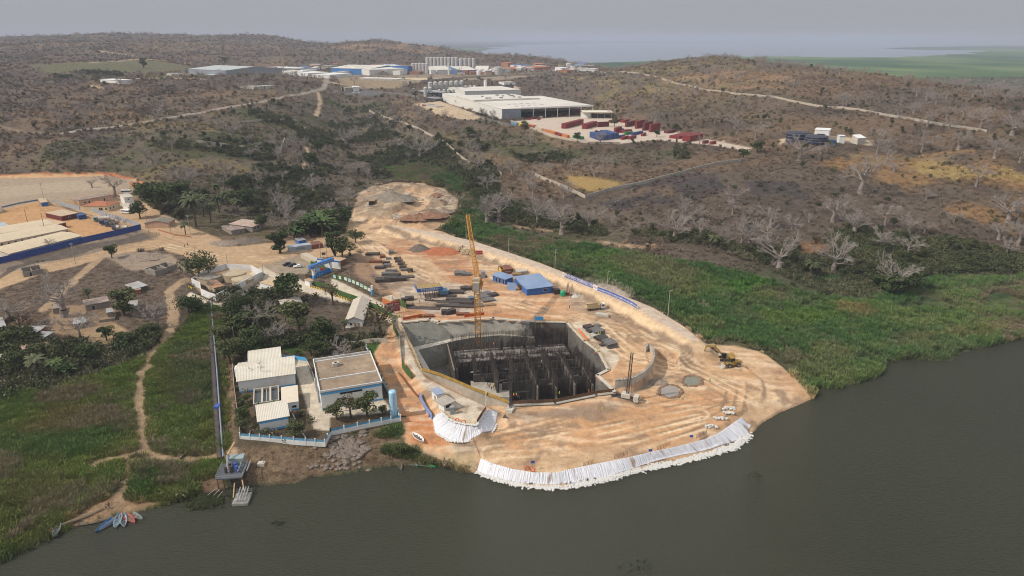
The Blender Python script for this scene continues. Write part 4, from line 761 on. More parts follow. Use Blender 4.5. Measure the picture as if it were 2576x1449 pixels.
M_yel = mat('crane_yellow', (.50, .24, .04), .6, var=.3, scale=.5, dirt=(.25, .14, .06, .5)); M_cat = mat('machine_yellow', (.34, .215, .05), .6, var=.35, dirt=(.22, .16, .10, .8)); M_rub = mat('rubber', (.035, .033, .030), .9, var=.3, dirt=(.20, .15, .10, .5))
M_dark = mat('dark_glass', (.018, .022, .026), .15, spec=.6, var=.1); M_black = mat('black_paint', (.025, .025, .027), .4); M_wcar = mat('white_car_paint', (.75, .75, .74), .3, spec=.5, var=.05)
M_red = mat('red_paint', (.42, .035, .03), .6, dirt=(.25, .05, .04, .4)); M_org = mat('orange_plastic', (.78, .19, .035), .6, var=.1); M_hiyel = mat('hi_vis_yellow', (.62, .72, .05), .7, var=.05); M_wood = mat('timber', (.30, .20, .11), .85, var=.35)
M_rust = mat('rusty_steel', (.22, .085, .045), .85, var=.4, dirt=(.10, .05, .03, .5)); M_tan = mat('tan_tank', (.42, .34, .23), .8, dirt=(.25, .2, .14, .5)); M_geo = None
M_skin = mat('skin', (.09, .05, .032), .6, var=.05); M_trou = mat('work_trousers', (.035, .045, .075), .9); M_dirtw = mat('dirty_white', (.52, .48, .42), .8, dirt=(.30, .24, .17, .6)); M_tin = mat('tin_roof', (.42, .42, .41), .5, .2, var=.3, scale=.4, dirt=(.24, .17, .12, .6), stripes=('X', .25, .4))
M_yblk = mat('yellow_mark', (.62, .44, .04), .7)
def zat(p, v):
    """height over the ground point p at which it shows on photo row v"""
    dy = CP-(v-CV)/F*SP; dz = -SP-(v-CV)/F*CP
    return H+p[1]/dy*dz
def rough_box(name, c, d, mt, parent=None, rz=0): return MB().cb(c, d, rz).build(name, mt, parent)
def text(body, size, loc, rot, mt, parent, name='lettering', ext=.01, sx=1.0):
    cu = bpy.data.curves.new(name, 'FONT'); cu.body = body; cu.size = size; cu.extrude = ext; cu.align_x = 'CENTER'; cu.align_y = 'CENTER'
    o = bpy.data.objects.new(name, cu); COL.objects.link(o)
    dg = bpy.context.evaluated_depsgraph_get(); me = bpy.data.meshes.new_from_object(o.evaluated_get(dg)); bpy.data.objects.remove(o)
    q = bpy.data.objects.new(name, me); COL.objects.link(q); me.materials.clear(); me.materials.append(mt); q.location = loc; q.rotation_euler = rot; q.scale = (sx, 1, 1)
    if parent: q.parent = parent
    return q
def frame3(A, B, C):
    """origin, turn, length and signed depth of a rectangle from two front corners and a point of the back"""
    A, B, C = (np.array(q[:2]) for q in (A, B, C)); e = B-A; L = np.linalg.norm(e); e /= L; n = np.array((-e[1], e[0])); D = float((C-A)@n)
    return math.atan2(e[1], e[0]), float(L), D
# ---------------------------------------------------------------- the excavated pit
def fan(name, rings, mt, kind=None, smooth=False):
    V = []; Fs = []
    for r_ in rings: V += [tuple(p) for p in r_]
    n = len(rings[0])
    for k in range(len(rings)-1):
        for i in range(n-1): Fs.append((k*n+i, k*n+i+1, (k+1)*n+i+1, (k+1)*n+i))
    o = meshobj(name, V, Fs, mt, smooth=smooth)
    if kind: o['kind'] = kind
    return o
def dens(pts, n):
    """resample a polyline to n points"""
    p = np.array(pts, float); d = np.concatenate([[0], np.cumsum(np.linalg.norm(np.diff(p, axis=0), axis=1))]); t = np.linspace(0, d[-1], n)
    return np.stack([np.interp(t, d, p[:, i]) for i in range(3)], 1)
def rough_sheet(name, top, bot, mt, n=60, m=10, amp=.25, seed=3, kind='structure'):
    a = dens(top, n); b = dens(bot, n); rg = []
    for k in range(m+1):
        q = a*(1-k/m)+b*(k/m); 
        if 0 < k < m: q = q+np.stack([np.zeros(n), (fbm(q[:, 0], q[:, 2]*1.5, 3.0, 3, seed)-.5)*amp*2, np.zeros(n)], 1)
        rg.append(q)
    return fan(name, rg, mt, kind, True)
ZL, ZF, ZT = 0.0, -8.0, 6.0
rimL = [P(1003, 812, ZT), P(1082, 803, ZT)]; ledL = [P(1037, 874, ZL), P(1144, 850, ZL)]
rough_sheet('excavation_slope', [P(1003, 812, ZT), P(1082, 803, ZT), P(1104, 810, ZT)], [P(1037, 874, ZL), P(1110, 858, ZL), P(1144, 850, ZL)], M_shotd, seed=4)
rough_sheet('excavation_slope', [P(1104, 810, ZT), P(1175, 804, ZT), P(1241, 800.5, ZT), P(1332, 809, ZT)], [P(1144, 850, ZL), P(1189, 844.5, ZL), P(1257, 839, ZL), P(1343, 846, ZL)], M_shot, n=90, seed=5)
led_out = [P(1066, 930, ZL), P(1037, 874, ZL), P(1144, 850, ZL), P(1189, 844.5, ZL), P(1257, 839, ZL), P(1345, 846, ZL)]; led_in = [P(1084, 934, ZL), P(1052, 880, ZL), P(1150, 856, ZL), P(1192, 849, ZL), P(1258, 843.5, ZL), P(1343, 850, ZL)]
fan('excavation_ledge', [dens(led_out, 60), dens(led_in, 60)], M_concp, 'structure')
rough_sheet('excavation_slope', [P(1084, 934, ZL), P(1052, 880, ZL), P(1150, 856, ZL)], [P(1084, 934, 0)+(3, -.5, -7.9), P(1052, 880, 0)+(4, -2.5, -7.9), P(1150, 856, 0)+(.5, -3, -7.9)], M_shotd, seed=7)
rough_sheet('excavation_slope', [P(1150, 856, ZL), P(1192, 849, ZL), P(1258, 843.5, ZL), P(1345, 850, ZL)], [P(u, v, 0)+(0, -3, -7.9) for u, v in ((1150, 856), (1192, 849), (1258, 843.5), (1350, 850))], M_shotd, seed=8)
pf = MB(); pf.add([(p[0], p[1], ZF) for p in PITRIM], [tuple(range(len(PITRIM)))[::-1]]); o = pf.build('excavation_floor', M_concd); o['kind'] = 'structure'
def wallline(name, pts, z0, z1, th, mt, label=None, cat=None, cap=None, parent=None, group=None):
    mb = MB(); cp = MB()
    for a, b in zip(pts[:-1], pts[1:]):
        a2, b2 = np.array(a[:2]), np.array(b[:2]); L = np.linalg.norm(b2-a2); rz = math.atan2(b2[1]-a2[1], b2[0]-a2[0])
        za = z0 if not callable(z0) else min(z0(a), z0(b)); zb = z1 if not callable(z1) else z1(a)
        mb.box(-th*.3, L+th*.3, -th/2, th/2, za, zb, rz, (a2[0], a2[1], 0))
        if cap: cp.box(-th*.3-.06, L+th*.3+.06, -th/2-.12, th/2+.12, zb, zb+.22, rz, (a2[0], a2[1], 0))
    if cap:
        r_ = empty(name, (pts[0][0], pts[0][1], 0), 0, label, cat, group); r_.location = (0, 0, 0); mb.build('wall_face', mt, r_); cp.build('coping', cap, r_); return r_
    o = mb.build(name, mt, parent)
    if label: tag(o, label, cat, group)
    return o
wallline('rim_kerb', [P(u, v, 6) for u, v in pl('1003,812 1082,802.5 1105,809.5 1241,800 1333,808.5')], 5.2, 6.2, 1.5, M_concp, 'low pale kerb along the back rim of the pit', 'kerb')
zr = lambda s, z=6.0: [P(u, v, z) for u, v in pl(s)]
wallline('retaining_wall', zr("1334,810 1427,812 1470,859 1507,887 1531,931 1503,945 1546,986"), ZF, 6.15, 1.0, M_concd, 'dark stained concrete retaining wall along the right side of the pit', 'wall', M_concp)
wallline('retaining_wall', zr("1546,986 1500,992 1397,1013 1280,1018"), ZF, 5.6, .9, M_concd, 'concrete retaining wall along the river side rim of the pit', 'wall', M_conc)
wallline('retaining_wall', zr("1280,1018 1250,1005 1188,982 1140,961 1100,945 1062,934"), ZF, 6.6, .9, M_conc, 'curved concrete retaining wall on the left front rim of the pit', 'wall', M_concp)
wallline('retaining_wall', zr("1062,934 1038,877 1003,812"), ZF, 6.25, .5, M_conc, 'narrow concrete rim wall beside the sloping ramp road of the pit', 'wall')
# inner building: frame along the pit
OB = P(1137, 938, 0); rzB, LB, DB = frame3(OB, P(1450, 915, 0), P(1108, 868, 0)); DB = abs(DB)
cB, sB = math.cos(rzB), math.sin(rzB)
def W2(x, y, z): return (OB[0]+x*cB-y*sB, OB[1]+x*sB+y*cB, z)
def loc_of(u, v, z):
    p = P(u, v, z)-OB; return p[0]*cB+p[1]*sB, -p[0]*sB+p[1]*cB
XR = loc_of(1500, 935, 0)[0]; XB = loc_of(1425, 850, 0)
def pwall(name, x0, y0, x1, y1, z0, z1, th, mt, label):
    a, b = W2(x0, y0, 0), W2(x1, y1, 0); L = math.hypot(b[0]-a[0], b[1]-a[1]); rz = math.atan2(b[1]-a[1], b[0]-a[0])
    r_ = empty(name, (a[0], a[1], z0), rz, label, 'wall', 'cast walls inside the pit'); MB().box(0, L, -th/2, th/2, 0, z1-z0).build('concrete_panel', mt, r_)
    f = MB(); x = .3
    while x < L: f.box(x, x+.1, -th/2-.09, th/2+.09, 0, z1-z0-.15); x += 1.3
    f.build('formwork_rib', M_steel, r_); return r_
def rebars(x0, y0, x1, y1, z0, z1, label, step=.5, rows=3, r=.05, jit=.6):
    a, b = np.array(W2(x0, y0, 0)), np.array(W2(x1, y1, 0)); L = np.linalg.norm(b-a); e = (b-a)/L; nn = np.array((-e[1], e[0], 0)); mb = MB(); n = max(2, int(L/step))
    for k in range(rows):
        for i in range(n+1):
            p = a+e*(L*i/n)+nn*(k-rows/2+.5)*.45; h_ = z1+rnd(-jit, jit*.6); mb.tube((p[0], p[1], z0), (p[0]+rnd(-.08, .08), p[1]+rnd(-.08, .08), h_), r, n=3, cap=False)
    hz_ = MB()
    for q in np.arange(z0+.5, z1-.9, .8): hz_.tube(tuple(a+np.array((0, 0, q))), tuple(b+np.array((0, 0, q))), .03, n=3, cap=False)
    o = empty('rebar_cage', (a[0], a[1], z0), 0, label, 'rebar cage', 'reinforcing steel standing in the pit')
    m1 = mb.build('vertical_bars', M_steel, o); m2 = hz_.build('cross_bars', M_steel, o)
    for m_ in (m1, m2): m_.matrix_parent_inverse = Matrix.Translation((-a[0], -a[1], -z0))
    return o
DB2 = DB; XW = XB[0]
slab = MB(); slab.prism([W2(2.5, DB2*.36, 0)[:2], W2(XW-1, DB2*.30, 0)[:2], W2(XW-1.5, DB2-2, 0)[:2], W2(2.5, DB2-2, 0)[:2]], -7.9, -2.2)
tag(slab.build('raised_slab', mat('formwork_deck', (.40, .36, .33), .9, var=.6, scale=1.2, dirt=(.06, .055, .05, .8))), 'grey raised slab strewn with steel along the back of the pit', 'slab')
slab2 = MB(); slab2.prism([W2(6, -12, 0)[:2], W2(20, -16, 0)[:2], W2(21, -6, 0)[:2], W2(7, -1, 0)[:2]], -7.9, -3.5)
tag(slab2.build('raised_slab', M_conc), 'small pale platform where workers stand at the left front of the pit', 'slab')
NX = 7
for i in range(NX+1):
    x = 2+(XR-6)*i/NX; y0_ = -18 if i > 3 else (-12 if i > 1 else 0)
    if i == 0: y0_ = .5
    lb = ('first', 'second', 'third', 'fourth', 'fifth', 'sixth', 'seventh', 'eighth')[i]
    y1_ = DB2*.34
    if i not in (1, 3): pwall('cast_wall', x, y0_, x, y1_, -7.9, -.2 if i % 2 else .8, .55, M_conc if i > 3 else M_concd, 'cross wall with ribbed formwork, %s from the left in the pit front' % lb)
    rebars(x+.1, y0_, x+.1, y1_, -7.8, 3.2+(i % 3)*.7, 'dense steel bars over the %s cross wall from the left in the pit' % lb, .40)
for j, (y, xa, xb, zt, lb) in enumerate(((DB2*.35, 2, XR-4, 3.0, 'middle'), (DB2-1.4, 1.5, XW, 5.2, 'back'), (DB2*.62, 3, XW-2, 1.2, 'slab centre'), (-2, 8, XR-1, 3.2, 'front'), (-10, 18, XR+1, 2.8, 'river side'), (DB2*.16, 2, XR-3, 2.6, 'inner front'), (DB2*.85, 3, XW-2, 1.6, 'inner back'), (-16, 26, XR+2, 3.0, 'outermost front'))):
    if j in (0, 3, 4): pwall('cast_wall', xa, y, xb, y, -7.9, -.4, .55, M_concd, 'long dark wall on the %s line of the pit' % lb)
    rebars(xa, y, xb, y, -7.8 if j not in (2, 6) else -3.2, zt, 'long veil of steel bars on the %s line of the pit' % lb, .36 if j < 2 else .45)
pwall('cast_wall', 1.0, .5, .2, DB2-1, -7.9, .8, .6, mat('board_wall', (.24, .20, .16), .9, var=.4, stripes=('X', .8, .8)), 'board marked wall closing the left end of the steel work')
rebars(1.6, .5, .8, DB2-1, -7.8, 2.4, 'steel bars along the left end wall of the pit', .36)
rebars(XW+1, DB2-1, XR+2, 2, -7.8, 1.6, 'steel bars along the right end of the pit', .38); rebars(XW+3, DB2-3, XR+4, 3, -7.8, 3.0, 'tall steel bars close to the right hand pit wall', .5); rebars(XR+2, 2, XR+4, -16, -7.8, 1.2, 'steel bars at the right front corner of the pit', .38)
for k, (u, v) in enumerate(((1320, 880), (1349, 877), (1378, 873), (1408, 870), (1261, 886), (1289, 884))):
    x, y = loc_of(u, v, -3.2); c = W2(x, y, 0); mb = MB()
    for a in range(10): mb.tube((c[0]+.55*math.cos(a*.63), c[1]+.55*math.sin(a*.63), -2.2), (c[0]+.55*math.cos(a*.63), c[1]+.55*math.sin(a*.63), 3.4), .07, n=3)
    for z in np.arange(-3, 2.2, .5): mb.lathe([(.6, z), (.6, z+.08)], (c[0], c[1], 0), 8)
    tag(mb.build('column_cage', M_steel), 'tall bundled column of steel bars, %s along the slab' % ('third', 'fourth', 'fifth', 'rightmost', 'leftmost', 'second')[k], 'rebar cage', 'column cages on the slab')
rg_ = np.random.RandomState(5)
for k in range(60):
    if k < 30: x, y, z = rg_.uniform(4, XW-3), rg_.uniform(DB2*.40, DB2-3), -2.1
    else: x, y, z = rg_.uniform(6, XR-2), rg_.uniform(-14, DB2*.3), rg_.uniform(-6, .5)
    mb = MB(); a = rzB+rg_.choice([0, PI/2])+rg_.randn()*.2; L = rg_.uniform(2, 6); c = W2(x, y, z)
    for q in range(rg_.randint(3, 7)): mb.cb((c[0]+rg_.randn()*.3, c[1]+rg_.randn()*.3, z+.1+q*.05), (L, .12, .1), a+rg_.randn()*.05)
    tag(mb.build('steel_bundle' if k % 3 else 'timber_bundle', M_steel if k % 3 else M_dirtw), ('dark steel bars lying ' if k % 3 else 'pale timber battens lying ')+('on the raised slab of the pit' if k < 30 else 'across the wells of the pit'), 'bundle', 'bundles lying in the pit')
# rail round the pit
def rail(name, pts, h, mt, label, step=2.0, mesh=False, cat='railing', panel=None, group=None):
    a = dens(pts, max(2, int(sum(np.linalg.norm(np.diff(np.array(pts)[:, :2], axis=0), axis=1))/step)+1)); root = empty(name, tuple(a[0]), 0, label, cat, group); o0 = a[0]
    m = MB(); b = MB()
    for p in a: q = p-o0; m.tube(tuple(q), (q[0], q[1], q[2]+h), .06, n=4)
    for z in ((h*.5, h*.97) if not mesh else (h*.05, h*.35, h*.65, h*.97)):
        for p, q in zip(a[:-1], a[1:]): b.tube(tuple(p-o0+np.array((0, 0, z))), tuple(q-o0+np.array((0, 0, z))), .045, n=4)
    m.build('post', mt, root); b.build('rail', mt, root)
    if panel:
        f = MB()
        for p, q in zip(a[:-1], a[1:]):
            p_, q_ = p-o0, q-o0; f.add([tuple(p_+np.array((0, 0, .1))), tuple(q_+np.array((0, 0, .1))), tuple(q_+np.array((0, 0, h*.92))), tuple(p_+np.array((0, 0, h*.92)))], [(0, 1, 2, 3)])
        f.build('panel', panel, root)
    return root
M_yrail = mat('yellow_rail', (.50, .30, .05), .7, var=.3)
rail('guard_rail', zr("1062,933 1100,944 1140,960 1188,981 1250,1004 1278,1016", 6.8), 1.3, M_yrail, 'yellow guard rail on the curved left rim of the pit', 1.6, panel=mat('yellow_net', (.34, .22, .06), .9, var=.4))
rail('guard_rail', zr("1282,1017 1397,1012 1500,991 1544,985", 5.85), 1.2, M_rust, 'rusty guard rail on the river side rim of the pit', 1.6, panel=mat('brown_net', (.13, .085, .05), .9, var=.4))
rail('guard_rail', zr("1334,808 1425,810 1470,857 1507,885 1531,929", 6.4), 1.2, M_yrail, 'yellow guard rail on the right rim of the pit', 2)
rail('guard_rail', zr("1243,799 1290,803 1332,807", 6.1), 1.2, M_yrail, 'yellow guard rail at the back rim of the pit', 1.6)
rail('guard_rail', zr("1002,812 1020,850 1038,876 1060,931", 6.4), 1.2, M_yrail, 'rail between the ramp road and the pit', 2)
for s_, lb in (("1014,806 1062,797", 'left'), ("1168,799 1218,793", 'middle')):
    rail('barrier', [P(u, v, 6.1) for u, v in pl(s_)], 1.5, M_org, 'orange red barrier with lettered panels at the back rim, %s one' % lb, 1.8, panel=mat('red_net', (.50, .11, .03), .8, var=.3), cat='barrier')
rail('barrier', [P(u, v, 6.3) for u, v in pl("1455,832 1477,858")], 1.1, M_org, 'plain orange barrier on the right rim of the pit', 1.8, panel=M_org, cat='barrier')
# blue gate and stair on the right rim
g0 = P(1347, 812, 6.2); st = empty('stair_tower', tuple(g0), 0, 'steel stair tower with a blue notice board going down into the pit', 'stair')
m = MB(); 
for x in (0, 2.6):
    for y in (0, 2.0): m.tube((x, y, -14), (x, y, 2.6), .09, n=4)
m.build('frame', M_yrail, st); MB().box(-.5, 3.4, -.12, -.02, 1.2, 2.9).build('notice_board', M_bluep, st); s2 = MB()
for k in range(14): s2.box(3+k*.75, 3.8+k*.75, 0, 1.2, -.2-k*.55, -.1-k*.55)
s2.tube((3, -.1, 1), (13.5, -.1, -6.7), .08, n=4); s2.tube((3, 1.3, 1), (13.5, 1.3, -6.7), .08, n=4); s2.build('stair_flight', M_rust, st)
# ---------------------------------------------------------------- tower crane
def lattice(mb, a, b, w, bay, r=.07, up=(0, 0, 1), wb=None):
    a = Vector(a); b = Vector(b); d = (b-a).normalized(); s = d.cross(Vector(up)); s = s.normalized() if s.length > .05 else Vector((1, 0, 0)); t = s.cross(d).normalized(); n = max(1, int((b-a).length/bay)); wb = wb or w
    R_ = []
    for i in range(n+1):
        k = i/n; c = a.lerp(b, k); ww = (w*(1-k)+wb*k)/2; R_.append([c+s*ww*x+t*ww*y for x, y in ((-1, -1), (1, -1), (1, 1), (-1, 1))])
    for i in range(n):
        for j in range(4):
            mb.tube(R_[i][j], R_[i+1][j], r, n=4, cap=False); mb.tube(R_[i][j], R_[i][(j+1) % 4], r*.6, n=3, cap=False)
            q, p = (j, (j+1) % 4) if i % 2 else ((j+1) % 4, j); mb.tube(R_[i][q], R_[i+1][p], r*.6, n=3, cap=False)
cb0 = P(1203, 878, -3.0); zt = zat(cb0, 704); cr = empty('tower_crane', (cb0[0], cb0[1], -7.9), 0, 'tall yellow luffing tower crane standing in the pit', 'crane')
hM = zt+7.9; m = MB(); lattice(m, (0, 0, 0), (0, 0, hM), 2.2, 1.9, .2); m.build('mast', M_yel, cr)
m = MB().box(-2, 2, -1.6, 1.6, hM, hM+.5).box(-2.6, 2.6, -2.6, 2.6, hM-1.6, hM-1.45); lattice(m, (0, 0, hM-4.4), (0, 0, hM), 3.6, 1.5, .14); m.build('slewing_platform', M_yel, cr)
jr = empty('turntable_frame', (0, 0, hM+.5)); bpy.data.objects.remove(jr)
m = MB().box(-1.5, 1.5, -7.5, 1.2, hM+.5, hM+1.1); m.tube((-1.3, -6.8, hM+1.1), (-.6, 0, hM+7.5), .12, n=4).tube((1.3, -6.8, hM+1.1), (.6, 0, hM+7.5), .12, n=4).tube((-.9, .8, hM+1), (-.6, 0, hM+7.5), .12, n=4).tube((.9, .8, hM+1), (.6, 0, hM+7.5), .12, n=4).box(-.8, .8, -.2, .2, hM+7.3, hM+7.6); m.build('counter_jib', M_yel, cr)
MB().box(-1.3, 1.3, -8.2, -6.6, hM-1.9, hM+1.5).build('counterweight', M_conc, cr); MB().box(-1.1, 1.1, -5.8, -3.8, hM+1.1, hM+2.6).build('winch_house', M_dirtw, cr)
cbn = MB().box(1.7, 3.3, .2, 2.6, hM+.6, hM+3.2).build('operator_cab', M_galv, cr); MB().box(1.75, 3.25, 2.6, 2.64, hM+1.3, hM+2.9).box(3.3, 3.34, .5, 2.4, hM+1.5, hM+2.9).build('window', M_dark, cbn)
tipy = cb0[1]+30; dy_ = CP-(541-CV)/F*SP; tipz = H+tipy/dy_*(-SP-(541-CV)/F*CP); tipx = (1176-CU)/F*tipy/dy_
tip = Vector((tipx-cb0[0], tipy-cb0[1], tipz+7.9)); m = MB(); lattice(m, (0, 1.2, hM+1.0), tip, 1.8, 1.6, .14, wb=1.2); m.build('jib', M_yel, cr)
m = MB(); m.tube((0, 0, hM+7.5), tip*.97, .05, n=4).tube(tip, (tip.x, tip.y, tip.z-9), .035, n=4).tube((0, 0, hM+7.4), (0, -6.5, hM+1.5), .06, n=4); m.build('cable', M_steel, cr); MB().cb((tip.x, tip.y, tip.z-9.4), (.5, .5, .9)).build('hook_block', M_yel, cr)
jm = Vector((0, 1.2, hM+1)).lerp(tip, .36); fl = MB().box(.9, 3.9, -.04, .04, 0, 1.7).build('flag', M_red, cr); fl.location = (jm.x, jm.y-.9, jm.z-.2)
text('CCCC', .75, (jm.x+2.4, jm.y-1.0, jm.z+.65), (PI/2, 0, 0), M_white, cr, 'flag_lettering')
# ---------------------------------------------------------------- curved wall, ponds
cw = dens(zr("1546,989 1570,988 1594,982 1618,968 1636,948 1643,926 1640,906 1630,897", ZP)+[P(1622, 898, 4)], 30)
mb = MB()
for a, b in zip(cw[:-1], cw[1:]):
    L = math.hypot(b[0]-a[0], b[1]-a[1]); mb.box(-.1, L+.1, -.3, .3, 2.4, 8.4, math.atan2(b[1]-a[1], b[0]-a[0]), (a[0], a[1], 0))
cwr = empty('curved_wall', (0, 0, 0), 0, 'smooth curved concrete wall standing free at the right end of the pit', 'wall'); mb.build('wall_face', M_concp, cwr); cp_ = MB()
for a, b in zip(cw[:-1], cw[1:]):
    L = math.hypot(b[0]-a[0], b[1]-a[1]); cp_.box(-.12, L+.12, -.42, .42, 8.4, 8.55, math.atan2(b[1]-a[1], b[0]-a[0]), (a[0], a[1], 0))
cp_.build('coping', M_conc, cwr)
M_slurry = mat('grey_slurry', (.27, .24, .21), .25, spec=.5, var=.15, scale=.4); M_pond = mat('green_pond', (.17, .17, .12), .15, spec=.5, var=.15)
for s_, mt, lb in (("1656,990 1660,975 1680,967 1702,970 1718,985 1708,998 1680,1002", M_slurry, 'slurry_pond'), ("1716,962 1722,948 1745,944 1765,952 1766,966 1745,972 1725,971", M_pond, 'green_pond')):
    ps = [G(u, v) for u, v in pl(s_)]; zz = max(p[2] for p in ps)+.06; o = MB().add([(p[0], p[1], zz) for p in ps], [tuple(range(len(ps)))]).build(lb, mt); o['kind'] = 'structure'
    bm_ = MB(); q = dens(ps+[ps[0]], 40)
    for k in range(40): r_ = rnd(.35, .7); bm_.lathe([(r_*1.6, -.3), (r_, .15), (r_*.3, .35)], (q[k][0]+rnd(-.3, .3), q[k][1]+rnd(-.3, .3), zz), 6)
    tag(bm_.build('earth_bund', mat('wet_earth', (.22, .14, .09), .95, var=.4, bump=.5)), 'low muddy bank round the %s pond' % ('grey slurry' if lb[0] == 's' else 'greenish'), 'bank')
# ---------------------------------------------------------------- white geotextile slopes and sandbags
def sheetmat():
    m = bpy.data.materials.new('white_geotextile'); m.use_nodes = True; t = m.node_tree; N = t.nodes; L = t.links; b = N['Principled BSDF']; b.inputs['Roughness'].default_value = .75; b.inputs['Specular IOR Level'].default_value = .25
    at = N.new('ShaderNodeAttribute'); at.attribute_name = 'along'; n = N.new('ShaderNodeTexNoise'); n.inputs['Scale'].default_value = 1; n.inputs['Detail'].default_value = 5; mp = N.new('ShaderNodeMapping'); mp.inputs['Scale'].default_value = (.22, .05, 1); L.new(at.outputs['Vector'], mp.inputs['Vector']); L.new(mp.outputs[0], n.inputs['Vector'])
    r = N.new('ShaderNodeMapRange'); r.inputs[1].default_value = .57; r.inputs[2].default_value = .68; L.new(n.outputs[0], r.inputs[0]); mx = N.new('ShaderNodeMix'); mx.data_type = 'RGBA'; mx.inputs[6].default_value = (.72, .72, .76, 1); mx.inputs[7].default_value = (.40, .29, .22, 1); L.new(r.outputs[0], mx.inputs[0]); L.new(mx.outputs[2], b.inputs['Base Color'])
    mp2 = N.new('ShaderNodeMapping'); mp2.inputs['Scale'].default_value = (1.5, .10, 1); mp2.inputs['Rotation'].default_value = (0, 0, .12); L.new(at.outputs['Vector'], mp2.inputs['Vector']); n2 = N.new('ShaderNodeTexNoise'); n2.inputs['Scale'].default_value = 1; n2.inputs['Detail'].default_value = 4; L.new(mp2.outputs[0], n2.inputs['Vector'])
    bp = N.new('ShaderNodeBump'); bp.inputs['Strength'].default_value = 1; bp.inputs['Distance'].default_value = .9; L.new(n2.outputs[0], bp.inputs['Height']); L.new(bp.outputs[0], b.inputs['Normal']); return m
M_geo = sheetmat()
def drape(name, top, bot, label, n=260, m=14, off=.3):
    a = dens(top, n); b = dens(bot, n); V = []; al = []; s_ = np.arange(n)*.4
    wr = fbm(s_*2.2, s_*0, 1.6, 3, 9)
    for k in range(m+1):
        q = a*(1-k/m)+b*(k/m); sk = fbm(s_*2.2-k*.25, s_*0+k*.1, 1.6, 3, 9)
        z = np.maximum(hgt(q[:, 0], q[:, 1])+.1, a[:, 2]*(1-k/m)+b[:, 2]*(k/m))+(sk-.3)*.55*math.sin(PI*min(1, max(.12, k/m*1.0)))
        V += [(q[i, 0], q[i, 1], z[i]) for i in range(n)]; al += [(s_[i], k*.6, 0) for i in range(n)]
    Fs = [(k*n+i, (k+1)*n+i, (k+1)*n+i+1, k*n+i+1) for k in range(m) for i in range(n-1)]
    # hem folded into the ground so that the sheet has an edge
    o = meshobj(name, V, Fs, M_geo, smooth=True); tag(o, label, 'geotextile'); at = o.data.attributes.new('along', 'FLOAT_VECTOR', 'POINT'); at.data.foreach_set('vector', np.array(al, np.float32).ravel()); sm = o.modifiers.new('thickness', 'SOLIDIFY'); sm.thickness = .06
    return o
gt = [P(u, v, ZP+.2) for u, v in pl(geo_top)]; gb = [P(u, v, .5) for u, v in pl("1200,1183 1222,1195 1274,1209 1325,1217 1377,1220 1429,1218 1481,1209 1533,1198 1585,1182 1636,1166 1688,1154 1740,1144 1792,1131 1844,1112 1880,1094 1889,1072")]
drape('geotextile_cover', gt, gb, 'long white geotextile sheet over the river bank below the platform', 420)
d_t = [P(u, v, 6.75) for u, v in pl("1112,1037 1127,1055 1149,1064 1175,1070 1200,1071 1212,1052 1222,1034")]; d_b = [P(u, v, ZP+.15) for u, v in pl("1087,1056 1095,1088 1130,1111 1165,1113 1205,1105 1240,1086 1256,1046")]
drape('geotextile_cover', d_t, d_b, 'white geotextile skirt round the small concrete deck', 200, 12)
bagp = []
M_bag = mat('white_sandbag', (.60, .59, .56), .85, dirt=(.36, .31, .25, .7))
def bag(seed):
    b = bmesh.new(); bmesh.ops.create_icosphere(b, subdivisions=2, radius=.5)
    rd = random.Random(seed)
    for v in b.verts: v.co = Vector((v.co.x*1.25, v.co.y*.8, v.co.z*.45))*(1+rd.uniform(-.12, .12))
    me = bpy.data.meshes.new('sandbag'); b.to_mesh(me); b.free(); me.materials.append(M_bag); o = bpy.data.objects.new('sandbag', me); return o
BAGS = [bag(i) for i in range(3)]
bl = dens([P(u, v-5, .2) for u, v in pl("1201,1190 1222,1200 1274,1216 1325,1226 1377,1230 1429,1228 1481,1219 1533,1210 1585,1191 1636,1180 1688,1171 1740,1159 1792,1145 1844,1131 1885,1100")], 1500)
bp_ = []
for i in range(2600):
    p = bl[random.randrange(1500)]; a = random.gauss(0, .5); bp_.append((p[0]+random.gauss(0, .5), p[1]+a, max(.05, .3+a*.3), rnd(.5, .95)))
so = scatter('sandbag_toe', BAGS, bp_)
so['label'] = 'countless white sandbags heaped at the foot of the sheet'
k = 0
for path, z in ((d_b, ZP+.25), (d_t, 6.95)):
    for p in dens(path, 60 if z < 5 else 46):
        q = bpy.data.objects.new('sandbag', BAGS[k % 3].data); COL.objects.link(q); q.location = (p[0]+rnd(-.15, .15), p[1]+rnd(-.15, .15), z+rnd(0, .1)); q.rotation_euler = (0, 0, rnd(0, 6)); s_ = rnd(.85, 1.15); q.scale = (s_, s_, s_); k += 1
        tag(q, 'white sandbag on the %s edge of the sheet round the deck' % ('lower' if z < 5 else 'upper'), 'sandbag', 'sandbags edging the deck sheet, %s row' % ('lower' if z < 5 else 'upper'))
